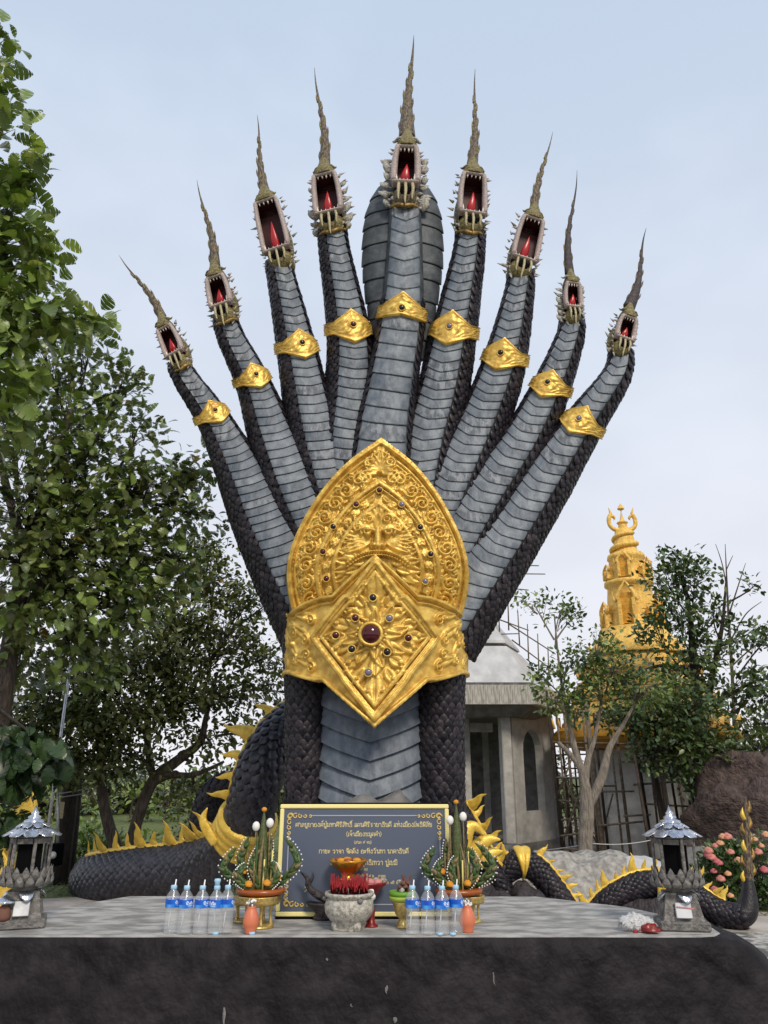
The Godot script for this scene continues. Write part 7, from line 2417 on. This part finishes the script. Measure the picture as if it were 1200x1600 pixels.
	# shrubs and far trees on the left
	var shr = [["bright green clipped shrub beside the dark post", Vector4(-5.618, 0.213, -16.000, 0.513), 60, fresh, 0.9], ["rounded shrub right of the bright clipped one", Vector4(-5.277, 0.056, -16.500, 0.427), 44, olive, 0.9], ["low shrub under the forked trunk", Vector4(-5.050, -0.017, -18.000, 0.494), 44, fresh, 0.7], ["grey green shrub behind the golden crest", Vector4(-4.750, 0.090, -20.000, 0.613), 44, olive, 0.6], ["dark low shrub left of the stem", Vector4(-2.124, 1.227, -17.000, 0.398), 40, deep, 1.2]]
	for e in shr:
		var s = thing("shrub", e[0], "shrub", Vector3(e[1].x, 0, e[1].z), "shrubs under the left trees")
		crown(s, [[e[1], e[2], e[4], Vector3(e[1].x, 0.05, e[1].z)], [e[1] + Vector4(e[1].w * 0.7, -e[1].w * 0.25, 0.2, -e[1].w * 0.3), e[2] / 2, e[4], Vector3(e[1].x, 0.05, e[1].z)]],
			{"leaf": 0.13, "leaves": 13, "spread": 0.20, "droop": 0.2, "colors": e[3], "twig": 0.008}, M.bark_dark)
	var far_list = [[Vector4(-14.281, 0.530, -34.000, 1.851), 90], [Vector4(-12.617, 0.602, -36.000, 1.963), 90], [Vector4(-10.770, 0.217, -38.000, 1.829), 80], [Vector4(-9.007, 0.147, -40.000, 1.864), 80], [Vector4(-7.019, 0.199, -42.000, 1.959), 80], [Vector4(-4.919, 0.751, -42.000, 1.968), 80], [Vector4(-15.413, 0.474, -32.000, 1.740), 70], [Vector4(18.475, 3.103, -38.000, 2.423), 100], [Vector4(17.937, 2.311, -42.000, 2.325), 80], [Vector4(16.649, 1.695, -46.000, 2.534), 80]]
	var far_words = ["beyond the left lamp", "behind the clipped shrub", "behind the forked trunk", "between fork and coil", "behind the rising coil", "right behind the stem's left side", "outermost on the left", "at the right edge beyond the boulder", "behind the bare tree", "behind the drum's right side"]
	for k in far_list.size():
		var c: Vector4 = far_list[k][0]
		var s = thing("distant_tree", "pale green distant tree %s" % far_words[k], "tree", Vector3(c.x, 0, c.z), "distant trees on the horizon")
		wpart("trunk", rod_mesh(Vector3(c.x, 0, c.z), Vector3(c.x, c.y, c.z), 0.22, 0.12, 7), M.bark, s)
		var clumps = []
		for j in 5:
			var o = scatter(c.w * 0.8)
			clumps.append([Vector4(c.x + o.x, maxf(c.y + o.y * 0.6, 0.6), c.z + o.z * 0.5, c.w * rng.randf_range(0.5, 0.8)), far_list[k][1] / 4, 0.7, Vector3(c.x, c.y * 0.7, c.z)])
		crown(s, clumps, {"leaf": 0.34, "leaves": 14, "spread": 0.5, "droop": 0.0, "colors": [Color(0.075, 0.10, 0.04), Color(0.11, 0.135, 0.055), Color(0.06, 0.08, 0.032)], "twig": 0.02}, M.bark)
	# hedge line far off
	var hedge = thing("hedge", "long hedge line closing the lawn under the distant trees", "hedge", Vector3(-8, 0, -30))
	var hc = []
	for k in 26:
		hc.append([Vector4(-26.0 + k * 1.2, 0.7 + rng.randf_range(-0.1, 0.3), -30.0 + rng.randf_range(-1, 1), 1.0), 14, 0.9, Vector3(-26.0 + k * 1.2, 0.05, -30.0)])
	crown(hedge, hc, {"leaf": 0.26, "leaves": 14, "spread": 0.35, "droop": 0.1, "colors": olive + fresh, "twig": 0.015}, M.bark)

	# right side: pale forked tree before the drum
	t = thing("pale_tree", "slender pale trunked tree forking before the grey drum", "tree", Vector3(3.024, 0.000, -12.747), "trees right of the statue")
	limbs(t, M.bark_pale, [[Vector4(3.136, -0.118, -13.200, 0.129), Vector4(3.182, 0.540, -13.200, 0.111), Vector4(3.249, 1.087, -13.200, 0.113), Vector4(3.236, 1.542, -13.200, 0.073), Vector4(3.127, 1.989, -13.200, 0.052), Vector4(3.062, 2.497, -13.200, 0.043), Vector4(2.978, 3.232, -13.200, 0.022), Vector4(2.952, 4.217, -13.200, 0.011)], [Vector4(3.259, 1.087, -13.200, 0.082), Vector4(3.527, 1.542, -13.200, 0.073), Vector4(3.694, 1.989, -13.200, 0.052), Vector4(3.976, 2.394, -13.200, 0.032), Vector4(4.292, 2.861, -13.200, 0.021)], [Vector4(3.236, 1.299, -13.200, 0.062), Vector4(3.320, 1.789, -13.200, 0.052), Vector4(3.481, 2.191, -13.200, 0.032), Vector4(3.653, 2.914, -13.200, 0.021), Vector4(3.612, 3.664, -13.200, 0.011)], [Vector4(3.186, 1.690, -13.200, 0.042), Vector4(3.056, 1.889, -13.200, 0.042), Vector4(2.862, 2.089, -13.200, 0.032)]])
	crown(t, [[Vector4(2.618, 4.386, -13.200, 0.312), 9, 0.6, Vector3(2.920, 3.773, -13.200)], [Vector4(3.056, 4.274, -13.200, 0.333), 12, 0.7, Vector3(2.934, 3.664, -13.200)], [Vector4(2.402, 4.500, -13.200, 0.134), 2, 0.6, Vector3(2.663, 4.217, -13.200)], [Vector4(3.269, 4.161, -13.200, 0.177), 5, 0.7, Vector3(2.942, 3.773, -13.200)], [Vector4(2.659, 3.101, -13.000, 0.277), 14, 0.6, Vector3(3.000, 2.809, -13.200)], [Vector4(3.048, 3.312, -13.000, 0.321), 18, 0.7, Vector3(2.987, 2.914, -13.200)], [Vector4(2.849, 2.790, -13.000, 0.295), 18, 0.6, Vector3(3.040, 2.497, -13.200)], [Vector4(3.553, 3.578, -13.000, 0.431), 30, 0.7, Vector3(3.576, 3.019, -13.200)], [Vector4(3.845, 3.259, -13.000, 0.481), 40, 0.7, Vector3(3.697, 2.809, -13.200)], [Vector4(3.549, 2.945, -13.000, 0.424), 30, 0.6, Vector3(3.624, 2.600, -13.200)], [Vector4(4.238, 2.945, -13.000, 0.477), 40, 0.6, Vector3(4.104, 2.600, -13.200)], [Vector4(3.206, 2.636, -13.000, 0.263), 10, 0.6, Vector3(3.088, 2.292, -13.200)]],
		{"leaf": 0.10, "leaves": 12, "spread": 0.15, "droop": -0.1, "colors": fresh + cool, "twig": 0.006}, M.bark_pale)
	# dark trunked tree at the right
	t = thing("dark_tree", "taller tree with dark twin trunks and airy crown at right", "tree", Vector3(Vector3(5.740, -0.017, -15.000).x, 0, -15.0), "trees right of the statue")
	limbs(t, M.bark_dark, [[Vector4(Vector3(5.740, -0.017, -15.000).x, 0, -15.0, 0.16), Vector4(5.876, 1.155, -15.000, 0.117), Vector4(5.957, 2.278, -15.000, 0.108), Vector4(5.969, 3.461, -15.000, 0.086), Vector4(6.027, 4.581, -15.000, 0.050), Vector4(5.978, 5.491, -15.000, 0.026)], [Vector4(5.945, 2.278, -15.000, 0.084), Vector4(6.284, 3.340, -15.000, 0.061), Vector4(6.622, 4.327, -15.000, 0.038), Vector4(6.859, 5.359, -15.000, 0.013)], [Vector4(5.990, 3.340, -15.000, 0.061), Vector4(5.429, 3.583, -15.000, 0.037), Vector4(4.923, 3.461, -15.000, 0.025)], [Vector4(5.968, 2.626, -15.000, 0.060), Vector4(6.584, 3.040, -15.000, 0.037), Vector4(7.242, 3.340, -15.000, 0.025)], [Vector4(4.978, 0.025, -14.600, 0.055), Vector4(4.890, 1.165, -14.600, 0.057), Vector4(4.771, 2.147, -14.600, 0.047), Vector4(4.622, 2.942, -14.600, 0.024)]])
	crown(t, [[Vector4(6.003, 5.691, -15.000, 0.387), 20, 0.6, Vector3(5.976, 4.967, -15.000)], [Vector4(5.633, 5.293, -15.000, 0.435), 22, 0.7, Vector3(5.977, 4.581, -15.000)], [Vector4(6.201, 5.228, -15.000, 0.460), 24, 0.7, Vector3(6.036, 4.454, -15.000)], [Vector4(5.775, 4.581, -15.000, 0.567), 36, 0.7, Vector3(5.988, 3.705, -15.000)], [Vector4(5.323, 4.264, -15.000, 0.426), 20, 0.7, Vector3(5.676, 3.583, -15.000)], [Vector4(6.494, 4.581, -15.000, 0.429), 14, 0.7, Vector3(6.548, 4.077, -15.000)], [Vector4(6.282, 3.952, -15.000, 0.498), 24, 0.7, Vector3(5.990, 3.340, -15.000)], [Vector4(6.985, 4.077, -15.000, 0.474), 16, 0.8, Vector3(6.531, 3.952, -15.000)], [Vector4(7.405, 5.162, -15.000, 0.179), 3, 0.8, Vector3(6.847, 4.838, -15.000)], [Vector4(7.422, 4.077, -15.000, 0.349), 12, 0.7, Vector3(6.751, 3.340, -15.000)], [Vector4(5.722, 3.556, -14.800, 0.609), 40, 0.7, Vector3(5.646, 3.340, -15.000)], [Vector4(6.733, 3.219, -15.000, 0.551), 26, 0.7, Vector3(6.454, 2.980, -15.000)], [Vector4(7.306, 2.980, -15.000, 0.548), 36, 0.8, Vector3(7.100, 3.219, -15.000)]],
		{"leaf": 0.135, "leaves": 12, "spread": 0.17, "droop": -0.1, "colors": cool + deep, "twig": 0.007}, M.bark_dark)
	# leafless twigs above it
	t = thing("bare_sapling", "thin leafless sapling standing against the sky at right", "tree", Vector3(Vector3(7.085, -0.225, -17.000).x, 0, -17.0), "trees right of the statue")
	var bare = begin()
	for e in [[Vector4(7.128, -0.108, -17.000, 0.052), Vector4(7.515, 3.037, -17.000, 0.041), Vector4(7.689, 4.985, -17.000, 0.029), Vector4(7.854, 6.624, -17.000, 0.007)], [Vector4(7.703, 4.985, -17.000, 0.021), Vector4(8.042, 5.718, -17.000, 0.014), Vector4(8.255, 6.167, -17.000, 0.006)], [Vector4(7.745, 5.570, -17.000, 0.017), Vector4(7.715, 6.167, -17.000, 0.012), Vector4(7.633, 6.624, -17.000, 0.006)], [Vector4(7.662, 4.413, -17.000, 0.021), Vector4(8.074, 4.985, -17.000, 0.014), Vector4(8.478, 5.276, -17.000, 0.006)], [Vector4(7.795, 6.017, -17.000, 0.015), Vector4(7.990, 6.349, -17.000, 0.006)], [Vector4(7.608, 3.854, -17.000, 0.021), Vector4(8.149, 4.272, -17.000, 0.014), Vector4(8.482, 4.413, -17.000, 0.007)]]:
		tube(bare, path(e, 12), 5)
	wpart("trunk", done(bare), M.bark, t)
	# leafy understorey before the drum
	var und = [["feathery dark bushy tree standing before the scaffold", [[Vector4(4.918, 2.569, -14.200, 0.629), 64, 0.7], [Vector4(4.403, 2.569, -14.200, 0.480), 40, 0.6], [Vector4(5.447, 2.680, -14.200, 0.631), 60, 0.7], [Vector4(5.193, 2.022, -14.200, 0.564), 50, 0.7], [Vector4(5.772, 2.130, -14.200, 0.543), 44, 0.7], [Vector4(4.735, 1.968, -14.200, 0.451), 26, 0.6], [Vector4(5.382, 1.595, -14.400, 0.453), 26, 0.7]], 1055, cool + deep],
		["yellow green bushy tree at the right edge over the boulder", [[Vector4(7.377, 2.082, -16.000, 0.636), 50, 0.8], [Vector4(7.840, 2.574, -16.000, 0.514), 30, 0.8], [Vector4(6.942, 1.720, -16.000, 0.505), 34, 0.7], [Vector4(7.481, 1.541, -16.000, 0.453), 24, 0.6]], 1175, fresh + olive],
		["sparse brushwood behind the scaffold left of the drum", [[Vector4(4.933, 1.619, -22.000, 0.658), 26, 0.9], [Vector4(5.213, 0.810, -22.000, 0.649), 24, 0.9], [Vector4(4.688, 0.651, -22.000, 0.511), 16, 1.0]], 890, olive]]
	for e in und:
		var c0: Vector4 = e[1][0][0]
		t = thing("bushy_tree", e[0], "tree", Vector3(c0.x, 0, c0.z), "trees right of the statue")
		wpart("trunk", rod_mesh(Vector3(c0.x, 0, c0.z), Vector3(c0.x - 0.1, c0.y, c0.z), 0.06, 0.03, 7), M.bark_dark, t)
		for s in [-0.35, 0.4]:
			wpart("stem", rod_mesh(Vector3(c0.x + s, 0, c0.z - 0.1), Vector3(c0.x + s * 1.6, c0.y, c0.z), 0.04, 0.015, 6), M.bark, t)
		var cl = []
		for q in e[1]:
			cl.append([q[0], q[1], q[2], Vector3(c0.x, c0.y * 0.75, c0.z)])
		crown(t, cl, {"leaf": 0.115, "leaves": 15, "spread": 0.17, "droop": -0.1, "colors": e[3], "twig": 0.007}, M.bark_dark)
	# flowering bush
	t = thing("flower_bush", "round bush with pink and orange flower heads by the tail tip", "bush", Vector3(Vector3(4.374, 0.153, -10.600).x, 0, -10.6))
	var fc: Vector3 = t.position
	crown(t, [[Vector4(4.412, 0.406, -10.600, 0.385), 70, 1.0, fc], [Vector4(4.116, 0.297, -10.600, 0.272), 36, 1.0, fc], [Vector4(4.750, 0.516, -10.600, 0.354), 50, 1.0, fc], [Vector4(4.273, 0.553, -10.600, 0.242), 24, 0.8, fc], [Vector4(4.818, 0.189, -10.600, 0.271), 30, 1.0, fc]],
		{"leaf": 0.075, "leaves": 13, "spread": 0.085, "droop": 0.3, "colors": [Color(0.05, 0.10, 0.02), Color(0.09, 0.16, 0.035), Color(0.035, 0.065, 0.016)], "twig": 0.005}, M.bark)
	var head_mesh = rock_mesh(Vector3(0.045, 0.04, 0.045), 9, 0.4, 30.0, 12, 8, -0.03)
	var pinks = [plain("flower_pink", [0.62, 0.24, 0.20], 0.7), plain("flower_rose", [0.55, 0.15, 0.17], 0.7), plain("flower_peach", [0.70, 0.36, 0.20], 0.7)]
	for e in [[Vector3(4.010, 0.634, -10.360), 1], [Vector3(4.093, 0.745, -10.330), 0], [Vector3(4.152, 0.775, -10.310), 2], [Vector3(4.035, 0.613, -10.350), 0], [Vector3(4.080, 0.572, -10.320), 1], [Vector3(4.105, 0.552, -10.310), 1], [Vector3(4.247, 0.677, -10.270), 0], [Vector3(4.330, 0.578, -10.260), 2], [Vector3(4.041, 0.456, -10.340), 1], [Vector3(4.103, 0.374, -10.310), 0], [Vector3(4.017, 0.259, -10.330), 1], [Vector3(4.176, 0.196, -10.270), 2], [Vector3(4.190, 0.849, -10.300), 2], [Vector3(4.237, 0.850, -10.280), 0], [Vector3(4.184, 0.434, -10.280), 2], [Vector3(4.590, 0.818, -10.320), 2], [Vector3(4.671, 0.743, -10.350), 2], [Vector3(4.615, 0.671, -10.340), 0], [Vector3(4.763, 0.866, -10.370), 2], [Vector3(4.486, 0.617, -10.300), 0], [Vector3(4.671, 0.468, -10.360), 1], [Vector3(4.017, 0.684, -10.360), 0]]:
		var o = part("flower_head", head_mesh, pinks[e[1]], t, (e[0] as Vector3) - t.position)
		o.scale = Vector3.ONE * rng.randf_range(0.8, 1.3)
	# grass tufts at the lawn edge
	var blade = begin(false)
	tri(blade, Vector3(-0.006, 0, 0), Vector3(0.0, 1, 0.15), Vector3(0.006, 0, 0))
	var bm = done(blade)
	var gw = []
	var gt = []
	for k in 9000:
		var x = rng.randf_range(-9.5, -1.6) if k % 3 else rng.randf_range(4.4, 9.0)
		var z = -rng.randf_range(11.7, 17.0) if k % 3 else -rng.randf_range(10.1, 12.5)
		var s = rng.randf_range(0.04, 0.10)
		gw.append(Transform3D(Basis(Vector3.UP, rng.randf() * TAU).scaled(Vector3(1.5, s, 1.0)), Vector3(x, 0, z)))
		var f = rng.randf_range(0.7, 1.3)
		gt.append(Color(0.10 * f, 0.13 * f, 0.03 * f, 1))
	var g = many("grass_blades", bm, M.leaf, gw, self, gt)
	g.set_meta("label", "short lawn grass behind the paving")
	g.set_meta("category", "grass")
